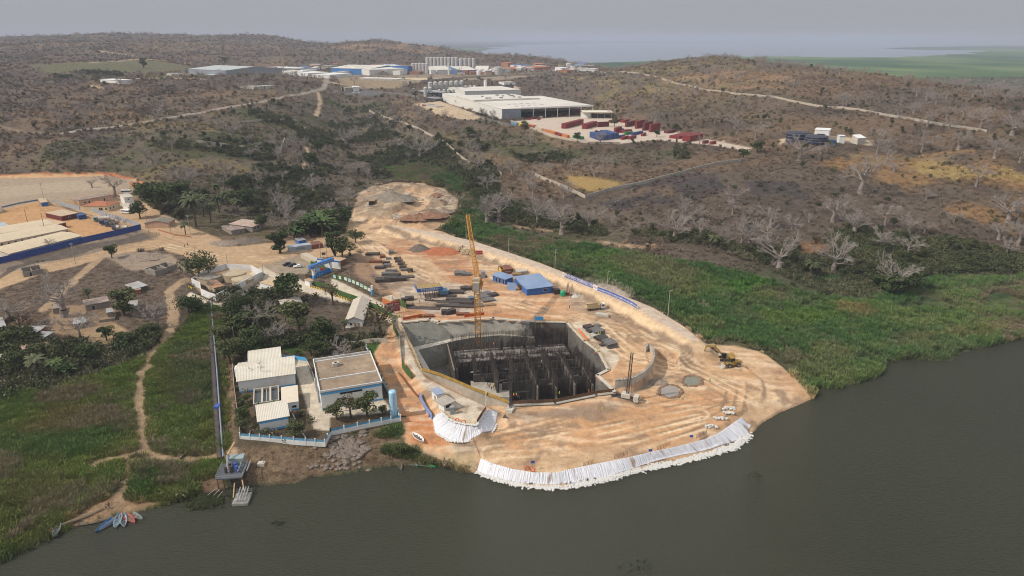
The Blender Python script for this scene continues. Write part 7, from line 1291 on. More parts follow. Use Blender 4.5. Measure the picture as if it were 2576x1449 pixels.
# ---------------------------------------------------------------- poles
for i, (u, v, h_, lb) in enumerate(((481, 601, 58, 'tall pole on the road bend below the palms'), (375, 590, 50, 'pole at the end of the navy hoarding'), (190, 664, 52, 'leaning pole on the gravel slope'), (290, 620, 26, 'short pole above the gravel slope'), (112, 507, 44, 'pole at the edge of the gravel yard'), (272, 534, 50, 'pole in front of the cream house'), (257, 545, 30, 'short pole with a box by the camp gate'), (114, 583, 46, 'dark pole among the camp containers'), (71, 566, 38, 'dark leaning pole in the camp'),
        (471, 735, 66, 'tall pole at the corner of the white compound'), (494, 655, 36, 'thin pole in the sand square'), (573, 670, 34, 'thin pole behind the white compound'), (664, 699, 38, 'pole at the driveway corner'), (430, 585, 22, 'pole by the pink house wall'), (112, 438, 42, 'pole at the back of the gravel yard'), (291, 436, 40, 'pole above the red bank'), (314, 456, 28, 'small pole right of the red bank'), (109, 338, 45, 'first roadside pole from the left'), (339, 315, 42, 'second roadside pole from the left'), (546, 277, 35, 'third roadside pole from the left'), (677, 250, 33, 'fourth roadside pole from the left'), (810, 222, 30, 'fifth roadside pole near the far junction'), (617, 172, 20, 'far pole beside the green hangar'), (590, 858, 38, 'pole in the plant garden'), (880, 700, 26, 'lamp pole on the slope behind the hoarding'), (1010, 775, 36, 'white lamp pole beside the pale fence'), (1160, 440, 1, ''))):
    if lb: pole('utility_pole', u, v, h_, lb, M_steel if 'dark' in lb else M_conc, arms=2 if h_ > 38 and i % 2 == 0 else 0, r=.16)
# ---------------------------------------------------------------- block walls across the hillsides
MBw2 = mat('field_wall', (.42, .36, .29), .95, var=.25)
for i, (s_, h, lb) in enumerate((("929,280 999,305 1072,337 1112,358 1126,367 1159,397 1182,413", 2.4, 'pale block wall running down from the warehouse'), ("1229,413 1246,428 1262,442", 2.4, 'broken piece of pale block wall in the valley'), ("1346,442 1390,461 1439,483 1472,499", 2.4, 'pale block wall ending at a corner above the marsh'), ("1472,499 1526,482 1626,461 1718,437 1800,415 1880,405", 2.4, 'stepped grey wall between dry field and burnt plots'), ("1476,175 1576,183 1676,203 1718,215", 2.2, 'far pale wall descending behind the warehouse'), ("1718,215 1851,238 1985,255 2118,273 2218,290", 2.2, 'long pale wall across the right slope'), ("2218,290 2352,313 2452,328 2482,333", 2.2, 'right end of the long wall among grey trees'), ("494,358 600,372 704,387", 2.4, 'pale wall at the front of the left field'), ("704,387 717,352", 2.4, 'side wall of the left field'), ("600,310 667,304 747,305", 2.2, 'curved pale wall behind the left field'), ("1560,362 1480,361 1420,352 1330,322 1285,306", 1.8, 'low wall in front of the container yard'), ("905,202 1060,206 1180,196 1250,192", 3, 'grey wall in front of the far factory'), ("1250,192 1330,189 1420,180 1476,173", 3, 'pale wall right of the far factory'), ("860,230 860,222", 3, 'short wall by the far parking'))):
    hoard('block_wall', s_, h, MBw2 if 'grey' not in lb else M_conc, lb, cat='wall', step=12, th=.5)
m_f = MB(); a = dens(GL("160,330 400,292 520,272 640,248 780,226"), 130)
for i, p in enumerate(a):
    if rnd(0, 1) < .8: o = MB().box(-.12, .12, -.12, .12, -.2, 1.9).build('fence_post', M_concp); o.location = (p[0], p[1]+9, float(hgt(p[0], p[1]+9))); tag(o, 'pale post of the broken fence above the far road', 'fence post', 'posts of the broken roadside fence')
# ---------------------------------------------------------------- bottling plant
MWh = mat('warehouse_wall', (.62, .61, .57), .6, var=.1, dirt=(.5, .47, .42, .3), stripes=('X', 6, .3)); MWr = mat('warehouse_roof', (.58, .55, .49), .7, var=.15, scale=.04, dirt=(.36, .31, .27, .4)); MGy = mat('grey_cladding', (.24, .27, .31), .6, var=.1, stripes=('X', .6, .4)); MBl = mat('factory_blue', (.05, .16, .38), .6, var=.15)
A1 = P(1263, 301, 30); eX = np.array((.93, .36, 0)); eX /= np.linalg.norm(eX); eY = np.array((-eX[1], eX[0], 0)); B1 = A1+eX*119
wr, L, D, s = building('warehouse', 'huge pale low roofed warehouse with an open loading bay', 'warehouse', A1, A1+eX*24, A1+eY*258, 12, MWh, 'flat', MWr, over=.3, z=30)
rz0 = wr.rotation_euler.z; dL = float(np.linalg.norm((B1-A1)[:2])); w2 = MB(); w2.box(L, dL, 38, D*.62, 0, 11).build('hall_block', MWh, wr); MB().box(L-.2, dL+1, -.5, D*.62+.4, 11.8, 12.5).build('bay_roof', MWr, wr); m = MB(); [m.box(L+(dL-L)*k/6-.35, L+(dL-L)*k/6+.35, -.2, .5, 0, 11.8) for k in range(1, 7)]; m.build('bay_column', M_white, wr); MB().box(0, L, -.12, 0, .1, 11.8).build('grey_front', MGy, wr)
MB().box(L-.3, dL+1, -.7, -.5, 11.2, 13).build('bay_fascia', M_white, wr); MB().box(L+4, dL-4, 37.7, 37.95, .5, 4).build('bay_doors', M_dark, wr)
MB().box(-.3, dL*.78, D*.40, D*.41, 12.2, 14.6).box(-.3, dL*.72, D*.41, D*.72, 12.2, 14.3).build('raised_roof', MWr, wr); rg_ = random.Random(4)
for i in range(14): MB().cb((rg_.uniform(.1, .65)*dL, D*rg_.uniform(.44, .70), 15), (rg_.uniform(2, 5), 2.5, 1.6)).build('roof_unit', M_galv, wr)
for i in range(10): MB().cb((L*.7+i % 5*9+10, 22+(i//5)*26+i % 5*1.5, 12.7), (4.5, 1.6, .35)).build('skylight', M_galv, wr)
A2 = P(1170, 250, 32); building('process_hall', 'white flat roofed process hall behind the warehouse', 'hall', A2, A2+eX*92, A2+eY*90, 13, MWh, 'flat', MWr, over=.3, z=31)
def silo(u, v, r, h, mt, lb, grp, z=None, cone=1.5, nm='silo', n=14):
    p = G(u, v) if z is None else P(u, v, z); o = empty(nm, tuple(p), 0, lb, 'silo' if nm == 'silo' else 'tank', grp); MB().lathe([(r, 0), (r, h), (r*.25, h+cone)], n=n).build('shell', mt, o); m = MB(); [m.lathe([(r+.06, h*k), (r+.06, h*k+.25)], n=n) for k in (.3, .6, .9)]; m.build('ring', M_galv, o); return o
MSi = mat('silo_steel', (.52, .52, .50), .5, .2, var=.15, dirt=(.3, .28, .25, .4))
od = ('first', 'second', 'third', 'fourth', 'fifth', 'sixth', 'seventh', 'eighth', 'ninth', 'tenth')
for i in range(7): silo(1083+i*13.2, 238-i*.8, 3.6, 19, MSi, 'tall steel silo in the rear row beside the process hall, %s from the left' % od[i], 'rear silos by the warehouse', 33)
for i in range(6): silo(1071+i*11.5+(12 if i > 1 else 0), 246-i*.6, 3.1 if i < 2 else 2.4, 15 if i < 2 else 11, MSi, 'steel silo in the front row beside the process hall, %s from the left' % od[i], 'front silos by the warehouse', 32)
for i in range(3): silo(1180+i*11-8, 234, 3, 11, MSi, 'short silo right of the tall rear row, %s from the left' % od[i], 'short silos by the warehouse', 34)
silo(1221, 226, 2.6, 15, M_white, 'single white tower tank behind the process hall', None, cone=.3, nm='tower_tank')
for i, (u, v) in enumerate(((1092, 246), (1118, 246))): building('tank_house', 'dark walled tank house with pale roof before the silos, %s one' % ('left', 'right')[i], 'shed', P(u-9, v+2, 31), P(u+9, v+1, 31), P(u-10, v-4, 31), 9, mat('dark_cladding', (.035, .045, .07), .5), 'hip', M_galv, 2, .4, z=31)
building('lattice_shed', 'small flat roofed lattice shed before the tank houses', 'shed', P(1096, 258, 31), P(1115, 257, 31), P(1090, 253, 31), 6, M_steel, 'flat', M_galv, over=.4, z=30.5); building('white_block', 'small white block left of the silos', 'building', P(1066, 246, 31), P(1075, 247, 31), P(1065, 242, 31), 9, M_white, 'flat', M_white, over=.1, z=31)
building('site_office', 'low white office on the bare ground left of the warehouse', 'building', (1072, 271), (1098, 271), (1070, 266), 3.4, M_dirtw, 'flat', M_conc, over=.2); building('red_store', 'low red brown store beside the white office', 'store', (1062, 268), (1074, 267), (1060, 264), 3, MC['brown'], 'flat', M_conc, over=.1)
building('canopy_building', 'white building under a broad pale canopy at the container yard', 'building', P(1461, 296, 30), P(1485, 297, 30), P(1456, 288, 30), 6, M_white, 'flat', mat('canopy_roof', (.60, .56, .46), .7, var=.1), over=.5, z=30); can2 = empty('yard_canopy', tuple(P(1486, 298, 30)), -.02, 'broad flat canopy on posts beside the white yard building', 'canopy'); MB().box(-10, 26, -2, 20, 7, 7.6).build('roof', mat('canopy_roof', (.60, .56, .46)), can2); m = MB(); [m.box(x, x+.5, y, y+.5, 0, 7) for x in (0, 8, 16, 24) for y in (0, 18)]; m.build('post', M_galv, can2); MB().box(2, 22, 8, 17, 0, 4).build('counter', M_steel, can2)
building('hill_house', 'white flat house on the rise behind the process hall', 'house', (1268, 215), (1297, 214), (1262, 209), 5, M_white, 'flat', M_concp, over=.2, wins=[('f', 12, 0, 3, 3, 'k')]); hoard('retaining_wall', "1225,228 1260,224 1292,222", 6, M_concd, 'dark retaining wall behind the process hall', cat='wall', step=10)
# containers in the yard
CT = [("1423,324", "1468,312", 'red', 2, 2, 'in the red double stack left of the canopy'), ("1475,325", "1502,317", 'red', 2, 2, 'in the red row right of the double stack'), ("1505,320", "1540,318", 'dred', 2, 1, 'in the dark red pair before the trees'), ("1483,345", "1508,354", 'blue', 2, 4, 'in the big blue block at the yard front'), ("1508,341", "1538,350", 'blue', 2, 3, 'in the second blue block at the yard front'), ("1285,312", "1300,315", 'lblue', 1, 1, 'at the left end of the front row'), ("1303,314", "1310,318", 'yellow', 1, 1, 'yellow in the front row'), ("1312,317", "1340,322", 'orange', 1, 2, 'orange in the front row'), ("1345,324", "1362,330", 'cream', 1, 1, 'cream in the front row'), ("1363,332", "1395,340", 'orange', 1, 2, 'low orange in the front row'), ("1396,339", "1412,344", 'red', 1, 1, 'red in the front row'), ("1412,343", "1429,348", 'orange', 1, 1, 'bright in the front row'), ("1440,347", "1460,352", 'green', 1, 2, 'green at the front corner'),
      ("1549,335", "1566,331", 'red', 2, 1, 'red in the mixed cluster'), ("1556,333", "1572,329", 'blue', 1, 1, 'blue in the mixed cluster'), ("1571,335", "1595,331", 'red', 1, 2, 'behind the green one'), ("1574,340", "1594,336", 'green', 1, 1, 'green in the mixed cluster'), ("1592,341", "1618,336", 'blue', 1, 1, 'blue right of the green one'), ("1618,343", "1626,340", 'red', 1, 1, 'small red at the cluster end'), ("1553,349", "1572,346", 'blue', 1, 1, 'blue in the front cluster'), ("1567,352", "1582,348", 'red', 1, 1, 'red in the front cluster'), ("1585,351", "1605,346", 'red', 1, 1, 'red at the right of the front cluster'),
      ("1540,309", "1568,305", 'dred', 1, 2, 'in the far red line'), ("1570,309", "1598,304", 'red', 1, 2, 'in the middle of the far red line'), ("1577,320", "1600,315", 'dred', 2, 1, 'in the tall red stacks, first'), ("1602,324", "1622,319", 'red', 3, 1, 'in the tall red stacks, second'), ("1621,329", "1642,323", 'dred', 3, 1, 'in the tall red stacks, third'), ("1637,333", "1661,328", 'red', 3, 1, 'in the tall red stacks, fourth'), ("1580,296", "1600,292", 'cream', 1, 1, 'cream behind the far red line'), ("1600,303", "1622,300", 'lblue', 1, 1, 'blue behind the far red line'),
      ("1708,350", "1750,341", 'red', 1, 4, 'in the bright red block along the yard road'), ("1735,357", "1768,350", 'red', 2, 3, 'in the front of the bright red block'), ("1680,336", "1710,332", 'dred', 1, 2, 'in the low red row'), ("1772,362", "1783,360", 'dred', 1, 1, 'first small red box by the road'), ("1790,364", "1802,362", 'red', 1, 1, 'last small red box by the road'), ("1340,300", "1352,298", 'dred', 1, 1, 'dark beside the loading bay'), ("1408,293", "1418,291", 'red', 1, 1, 'red before the loading bay'), ("1440,287", "1465,285", 'dred', 2, 2, 'inside the loading bay end')]
nC = 0
for a, b, c, lev, rows_, lb in CT:
    a = P(*pl(a)[0], 30); b = P(*pl(b)[0], 30); e = (b-a)[:2]; tot = float(np.linalg.norm(e)); rz = math.atan2(e[1], e[0]); n = max(1, round(tot/12.4)); Lc = min(tot/n-.15, 13.5)
    for i in range(n):
        for j in range(rows_):
            for k in range(lev):
                x = a[0]+math.cos(rz)*i*(tot/n)-math.sin(rz)*j*2.65; y = a[1]+math.sin(rz)*i*(tot/n)+math.cos(rz)*j*2.65
                w = ('front ' if j == 0 else 'second row ' if j == 1 else 'third row ' if j == 2 else 'rear ') if rows_ > 1 else ''; t = ('bottom ' if k == 0 else 'top ' if k == lev-1 else 'middle ') if lev > 1 else ''; q = (' (%s)' % od[i]) if n > 1 else ''
                cont_at((x, y, 30.05+k*2.62), rz, Lc, 2.45, MC[c], '%s%scontainer %s%s' % (t, w.replace('second row', 'second').replace('third row', 'third'), lb, q), 'shipping containers in the yard'); nC += 1
# ---------------------------------------------------------------- far factory, hangars, tanks
for a, b, c, h, w, rf, rm, rs, lb in (((833, 186), (930, 189), (840, 178), 12, MBl, 'gable', MWr, 5, 'long far factory hall with blue end and pale roof, left part'), ((930, 190), (1040, 186), (935, 180), 11, MWh, 'gable', MWr, 6, 'long far factory hall with pale roof, right part'), ((1026, 187), (1038, 186), (1026, 183), 16, MBl, 'flat', MBl, 1, 'bright blue block left of the far silos'), ((1100, 186), (1145, 185), (1100, 180), 8, MWh, 'barrel', MWr, 6, 'barrel roofed far hall, left one'), ((1150, 187), (1195, 186), (1150, 181), 8, MBl, 'barrel', MWr, 6, 'barrel roofed far hall, middle one'), ((1196, 185), (1228, 185), (1196, 180), 8, MBl, 'barrel', MWr, 6, 'barrel roofed far hall, right one'), ((1143, 170), (1153, 170), (1143, 167), 17, MBl, 'flat', MBl, 1, 'blue block between the two far silo groups'),
        ((475, 186), (570, 190), (500, 172), 9, MGy, 'gable', mat('hangar_roof', (.38, .41, .40), .6, var=.1), 5, 'grey green roofed hangar in the left distance'), ((570, 190), (612, 184), (560, 180), 9, MGy, 'flat', mat('hangar_roof', (.38, .41, .40)), 1, 'lower grey wing of the left hangar'), ((300, 212), (334, 211), (300, 204), 6, M_white, 'flat', M_white, 1, 'lone white house in the left distance'), ((640, 177), (705, 179), (640, 172), 6, M_white, 'flat', M_white, 1, 'long white roof in the far works, left one'), ((705, 186), (775, 192), (705, 180), 6, M_white, 'flat', M_white, 1, 'long white roof in the far works, middle one'), ((785, 196), (830, 197), (785, 190), 6, M_white, 'flat', M_white, 1, 'long white roof in the far works, right one'),
        ((640, 226), (665, 224), (640, 221), 4, M_concp, 'flat', M_concp, 1, 'low pale house above the far road, left one'), ((668, 224), (690, 223), (668, 219), 4, M_concp, 'flat', M_galv, 1, 'low pale house above the far road, right one'), ((1253, 184), (1285, 182), (1253, 178), 8, M_white, 'flat', M_concp, 1, 'white house right of the far tanks'), ((1292, 180), (1330, 178), (1292, 174), 6, MBr, 'gable', MTl, 2, 'red roofed far house, left one'), ((1345, 177), (1385, 175), (1345, 172), 6, MBr, 'gable', MTl, 2, 'red roofed far house, right one'), ((868, 230), (886, 230), (868, 225), 6, M_conc, 'flat', M_conc, .5, 'grey block by the far parking'), ((888, 230), (904, 229), (888, 224), 7, M_white, 'flat', M_white, .5, 'white block by the far parking'), ((905, 200), (1000, 203), (905, 198), 3, M_white, 'flat', M_white, 1, 'low white range before the far factory'),
        ((420, 190), (442, 191), (420, 187), 4, M_white, 'flat', M_white, 1, 'low white store left of the hangar')):
    building("factory_building", lb, 'building', a, b, c, h, w, rf, rm, rs, .5)
for i in range(9): silo(1076+i*9-(i > 9)*3, 178, 4.2, 29, MSi, 'tall far silo of the left group, %s from the left' % od[i], 'far silos', cone=1, n=10)
for i in range(5): silo(1040+i*8.4, 186, 4.3, 21, MSi, 'shorter far silo before the left group, %s from the left' % od[i], 'far silos', cone=1, n=10)
for i in range(4): silo(1160+i*10.5, 172, 5, 24, MSi, 'far silo of the right group, %s from the left' % od[i], 'far silos', cone=1, n=10)
silo(1129, 188, 1.9, 22, M_white, 'slim white far chimney', None, cone=.2, nm='chimney')
for i, (u, r, h) in enumerate(((1206, 6, 9), (1222, 6, 9), (1234, 3.5, 10), (1253, 9, 15))): silo(u, 188, r, h, M_white if i < 3 else MSi, 'round far tank, %s from the left' % od[i], 'far round tanks', nm='round_tank', cone=1)
rt = random.Random(8)
for i in range(90):
    u = rt.uniform(640, 1480); v = 176+rt.uniform(-7, 14)-(u > 1250)*6; k = i % 5
    if 1030 < u < 1260 and v < 186: continue
    w = rt.uniform(8, 26); building('town_building', '%s %s in the far works, %s' % (('white roofed', 'pale grey', 'tan walled', 'rusty red roofed', 'blue roofed')[k], 'shed' if w > 16 else 'house', 'left part' if u < 850 else 'middle part' if u < 1150 else 'right part'), 'building', (u, v), (u+w, v+rt.uniform(-.4, .4)), (u, v-3), rt.uniform(5, 9), (M_white, M_white, M_conc, MBr, M_white)[k], 'flat', (M_white, M_concp, M_conc, mat('rust_tin', (.35, .13, .08), .8), MBl)[k], over=.5, group='low buildings of the far works')
# black tank sheds on the right
for i, (u, v, r, h) in enumerate(((2004, 357, 9, 8), (2052, 360, 9, 6))): o = silo(u, v, r, h, mat('black_liner', (.018, .022, .045), .5, var=.2), 'big black round tank on the right slope, %s one' % ('left', 'right')[i], 'black round tanks', nm='black_tank', cone=.6)
building('tank_shed', 'white frame shed behind the right black tank', 'shed', (2046, 354), (2082, 356), (2046, 346), 9, M_white, 'flat', M_white, over=.3, wins=[('f', 2, 1, 6, 5, 'o')]); building('tank_shed', 'small white open shed right of the black tanks', 'shed', (2110, 361), (2124, 361), (2110, 356), 6, M_white, 'flat', M_white, over=.4, wins=[('f', 1, 0, 4, 4, 'o')]); building('tank_shed', 'white mono pitched hut at the end of the tank site', 'hut', (2156, 364), (2176, 362), (2150, 358), 5, M_dirtw, 'mono', M_white, 2, .3); container((2087, 366), (2103, 366), (2087, 362), MC['blue'], 'dark blue box between the tanks and the sheds', h=4)
building('spoil_hut', 'small black hut on the mound left of the haul road', 'hut', (928, 517), (943, 515), (926, 511), 3, M_black, 'flat', M_wood, over=.3)
# ---------------------------------------------------------------- vehicles
def wheels(root, pts, r, w=.3, ax='y'):
    for x, y in pts:
        t = MB(); t.tube((x, y-w/2, r), (x, y+w/2, r), r, n=12); o = t.build('wheel', M_rub, root); MB().tube((x, y-w/2-.02, r), (x, y+w/2+.02, r), r*.5, n=8).build('rim', M_galv, o)
def car(u, v, a, mt, label, kind='suv', group=None):
    p = G(u, v); o = empty('pickup_truck' if kind == 'pickup' else 'parked_car', tuple(p), a, label, 'car', group); L = 5.2 if kind == 'pickup' else 4.7; b = bmesh.new()
    prof = [(-L/2, .5), (-L/2, .95), (-L/2+.2, 1.02), (-L*.18, 1.08), (-L*.08, 1.72), (L*.16, 1.75), (L*.24, 1.1), (L*.5, 1.05), (L*.5, .5)] if kind == 'pickup' else [(-L/2, .5), (-L/2, .9), (-L*.27, 1.02), (-L*.14, 1.68), (L*.36, 1.70), (L*.47, 1.1), (L*.5, .5)]
    m = MB(); n = len(prof)
    for y, k in ((-.9, 1), (.9, 1)): pass
    V = [(x, (-.9 if z < 1.2 else -.72), z) for x, z in prof]+[(x, (.9 if z < 1.2 else .72), z) for x, z in prof]; m.add(V, [tuple(range(n-1, -1, -1)), tuple(range(n, 2*n))]+[(i, (i+1) % n, n+(i+1) % n, n+i) for i in range(n)]); m.build('body', mt, o)
    g = MB(); xa, xb = (-L*.10, L*.18) if kind == 'pickup' else (-L*.16, L*.38); g.box(xa-.12, xb+.1, -.83, .83, 1.12, 1.52); g.build('windows', M_dark, o); wheels(o, [(-L*.31, -.85), (L*.31, -.85), (-L*.31, .85), (L*.31, .85)], .38, .25)
    h = MB().box(-L/2-.03, -L/2+.05, -.8, -.5, .7, .88).build('headlight', M_dirtw, o); MB().box(-L/2-.03, -L/2+.05, .5, .8, .7, .88).build('headlight', M_dirtw, o)
    if kind == 'pickup': MB().box(L*.27, L*.48, -.75, .75, 1.06, 1.09).build('cargo_bed', M_black, o)
    return o
car(723, 668, .55, M_black, 'black car parked left on the gravel lot by the entrance'); car(735, 670, .55, mat('dark_car_paint', (.04, .045, .055), .3, spec=.6), 'dark car in the middle of the three parked by the entrance'); car(751, 673, .35, M_wcar, 'white pickup parked nearest the entrance arch', 'pickup')
def lorry(u, v, a, label, cab, body, kind='tip', group=None, L=8.5, name='tipper_truck', z=None):
    p = G(u, v) if z is None else P(u, v, z); o = empty(name, tuple(p), a, label, 'truck', group); m = MB().box(-L/2, L/2, -.5, .5, .75, 1.05); m.build('chassis', M_steel, o)
    c = MB().box(L/2-1.9, L/2, -1.2, 1.2, .8, 2.9).build('cab', cab, o); MB().box(L/2-.02, L/2+.04, -1.05, 1.05, 1.7, 2.6).box(L/2-1.5, L/2-.4, -1.24, 1.24, 1.8, 2.6).build('window', M_dark, c)
    if kind == 'tip':
        t = MB().box(-L/2, L/2-2.2, -1.25, 1.25, 1.15, 1.3).box(-L/2, L/2-2.2, -1.25, -1.12, 1.3, 2.7).box(-L/2, L/2-2.2, 1.12, 1.25, 1.3, 2.7).box(-L/2, -L/2+.13, -1.12, 1.12, 1.3, 2.6).box(L/2-2.4, L/2-2.2, -1.12, 1.12, 1.3, 3.1).box(L/2-2.4, L/2-1.2, -1.2, 1.2, 3.0, 3.1); t.build('tipping_body', body, o)
    elif kind == 'tank':
        t = MB(); t.tube((-L/2, 0, 2.0), (L/2-2.2, 0, 2.0), 1.1, n=14); t.build('tank_barrel', body, o)
    elif kind == 'mixer':
        t = MB(); t.tube((-L/2, 0, 2.6), (-L*.1, 0, 2.3), .7, 1.2, 12).tube((-L*.1, 0, 2.3), (L/2-2.3, 0, 1.9), 1.2, .7, 12); t.build('drum', body, o)
    wheels(o, [(x, y) for x in (L/2-1.2, L/2-2.9, -L/2+2.2, -L/2+.9) for y in (-1.05, 1.05)], .5, .35); return o
lorry(1497, 779, .25, 'sand coloured tipper lorry with white cab below the dike', M_white, mat('sand_paint', (.50, .38, .22), .7, dirt=(.4, .3, .2, .5)))
mc = mat('cab_teal', (.10, .26, .30), .5)
lorry(258, 557, .35+PI, 'teal cabbed tank lorry at the camp fence', mc, M_dirtw, 'tank', z=16, name='tank_truck'); lorry(272, 566, .0+PI, 'dark blue lorry, second in the camp row', mat('cab_navy', (.03, .06, .14), .5), M_steel, 'mixer', z=16, name='mixer_truck'); lorry(283, 570, PI-.1, 'dark lorry in the middle of the camp row', mat('cab_navy', (.03, .06, .14), .5), M_steel, 'mixer', z=16, name='mixer_truck'); lorry(304, 580, PI, 'cream tank lorry with dark cab at the end of the camp row', mat('cab_navy', (.03, .06, .14), .5), mat('cream_tank', (.60, .53, .40), .5), 'tank', z=16, name='tank_truck')
def bus(u, v, a, label):
    p = G(u, v); o = empty('minibus', tuple(p), a, label, 'bus'); MB().box(-3.4, 3.4, -1.1, 1.1, .45, 2.6).box(-3.3, 3.3, -1.0, 1.0, 2.6, 2.72).build('body', M_wcar, o); MB().box(-3.0, 3.2, -1.13, 1.13, 1.45, 2.25).box(3.38, 3.44, -.95, .95, 1.4, 2.35).build('windows', M_dark, o); wheels(o, [(-2.1, -1), (2.1, -1), (-2.1, 1), (2.1, 1)], .42)
bus(318, 537, -.35, 'white minibus parked before the white annex'); bus(318, 487, .1, 'white bus half hidden behind the dark bare tree'); bus(845, 233, .1, 'white bus on the far parking')
for i, (u, v, c) in enumerate(((890, 234, M_wcar), (902, 234, M_wcar), (1128-10, 236, M_wcar), (1040, 225, M_wcar), (1330, 302, M_red), (1310, 300, M_black), (1355, 302, M_red))): car(u, v, .1*i, c, '%s %s on the asphalt in the distance' % (('white car', 'white car', 'white car', 'white car', 'red fork truck like vehicle', 'black vehicle', 'red vehicle')[i], ('left of two at the far parking', 'right of two at the far parking', 'beside the silos', 'before the silos', 'at the loading bay middle', 'at the loading bay left', 'at the loading bay right')[i]))
def tracks_(root, L, w, y, h=.9): MB().box(-L/2+.4, L/2-.4, y-w/2, y+w/2, 0, h).tube((-L/2+.4, y-w/2, h/2), (-L/2+.4, y+w/2, h/2), h/2, n=10).tube((L/2-.4, y-w/2, h/2), (L/2-.4, y+w/2, h/2), h/2, n=10).build('track', M_rub, root)
p = P(1826, 905, ZP); o = empty('excavator', tuple(p), PI-.12, 'yellow tracked excavator with boom stretched to the left', 'excavator'); tracks_(o, 5, .7, -1.4); tracks_(o, 5, .7, 1.4)
MB().box(-3.0, 1.6, -1.45, 1.45, 1.1, 2.3).box(-3.0, -1.6, -1.45, 1.45, 2.3, 2.6).build('body', M_cat, o); c = MB().box(.3, 2.0, .45, 1.5, 1.2, 3.2).build('cab', M_black, o); MB().box(2.0, 2.04, .55, 1.4, 1.7, 3.0).box(.5, 1.8, 1.5, 1.54, 1.8, 3.0).build('window', M_dark, c)
m = MB().tube((1.4, -.2, 1.9), (4.6, -.2, 5.2), .35, .42, 5).tube((4.6, -.2, 5.2), (8.2, -.2, 5.3), .42, .28, 5); m.build('boom', M_cat, o); m = MB().tube((7.4, -.2, 5.9), (9.0, -.2, 1.7), .32, .22, 5); m.build('stick', M_cat, o); MB().tube((2.0, -.2, 2.4), (5.0, -.2, 4.7), .14, n=6).tube((5.2, -.2, 6), (7.4, -.2, 6.0), .12, n=6).build('cylinder', M_galv, o); MB().add([(8.4, -.9, 1.6), (8.4, .5, 1.6), (9.3, .5, 1.6), (9.3, -.9, 1.6), (8.0, -.9, .4), (8.0, .5, .4), (9.4, .5, .15), (9.4, -.9, .15)], [(0, 1, 5, 4), (1, 2, 6, 5), (2, 3, 7, 6), (3, 0, 4, 7), (4, 5, 6, 7)]).build('bucket', M_dirtw, o)
p = P(1838, 922, ZP); o = empty('wheel_loader', tuple(p), PI+.22, 'yellow wheel loader with lowered bucket in front of the excavator', 'loader'); MB().box(-3.6, -.4, -1.0, 1.0, 1.0, 2.4).box(-.4, 1.8, -.8, .8, .9, 1.6).build('body', M_cat, o); c = MB().box(-1.0, .6, -.8, .8, 2.4, 3.7).build('cab', M_black, o); MB().box(-1.1, .7, -.9, .9, 3.7, 3.85).build('cab_roof', M_cat, o); wheels(o, [(-2.4, -1.15), (-2.4, 1.15), (1.2, -1.15), (1.2, 1.15)], .85, .6); MB().tube((.9, -.5, 1.9), (3.3, -.5, .8), .18, n=5).tube((.9, .5, 1.9), (3.3, .5, .8), .18, n=5).build('lift_arm', M_cat, o)
MB().add([(3.2, -1.5, .1), (3.2, 1.5, .1), (4.5, 1.5, .1), (4.5, -1.5, .1), (3.1, -1.5, 1.4), (3.1, 1.5, 1.4)], [(0, 1, 2, 3), (0, 4, 5, 1), (0, 3, 4), (1, 5, 2)]).build('bucket', M_dirtw, o)
p = P(1788, 888, ZP); o = empty('bulldozer', tuple(p), PI+.35, 'yellow bulldozer behind the excavator boom', 'bulldozer'); tracks_(o, 4.2, .6, -1.1, 1.1); tracks_(o, 4.2, .6, 1.1, 1.1); MB().box(-1.8, 2.0, -.7, .7, .9, 2.1).build('body', M_cat, o); MB().box(-1.5, .2, -.8, .8, 2.1, 3.4).build('cab', M_black, o); MB().box(-1.7, .4, -.9, .9, 3.4, 3.55).build('cab_roof', M_cat, o); MB().box(2.9, 3.1, -2, 2, .1, 1.6).build('blade', M_dirtw, o); MB().box(0, 3.0, -1.5, -1.35, .4, .6).box(0, 3.0, 1.35, 1.5, .4, .6).build('push_arm', M_cat, o)
def drill(u, v, vt, a, label, nm='crane_truck'):
    p = P(u, v, ZP); o = empty(nm, tuple(p), a, label, 'crane truck'); h = zat(p, vt)-ZP; MB().box(-4, 4, -1.1, 1.1, .8, 1.5).build('chassis', M_steel, o); c = MB().box(2.6, 4.3, -1.2, 1.2, .7, 2.7).build('cab', M_dirtw, o); MB().box(4.28, 4.34, -1, 1, 1.6, 2.4).build('window', M_dark, c); MB().box(-1.6, 1.4, -1.2, 1.2, 1.5, 3.0).build('turntable', M_dirtw, o); wheels(o, [(x, y) for x in (3.2, -.2, -1.6, -3) for y in (-1, 1)], .5, .35)
    m = MB(); lattice(m, (.3, 0, 2.4), (.9, .3, h), .75, 1.0, .09); m.build('mast', M_steel, o); MB().tube((.9, .3, h), (1.5, .5, 3), .05, n=4).build('hoist_rope', M_black, o)
    m = MB(); [m.box(x-.1, x+.1, y, y+1.2, .1, .9) for x in (-2.4, 2) for y in (-2.3, 1.1)]; m.build('outrigger', M_galv, o); return o
drill(1284, 1046, 893, 1.2, 'dusty truck crane with upright mast at the left front of the pit'); drill(1575, 1008, 888, -.4, 'dusty truck crane with upright mast at the right front of the pit')
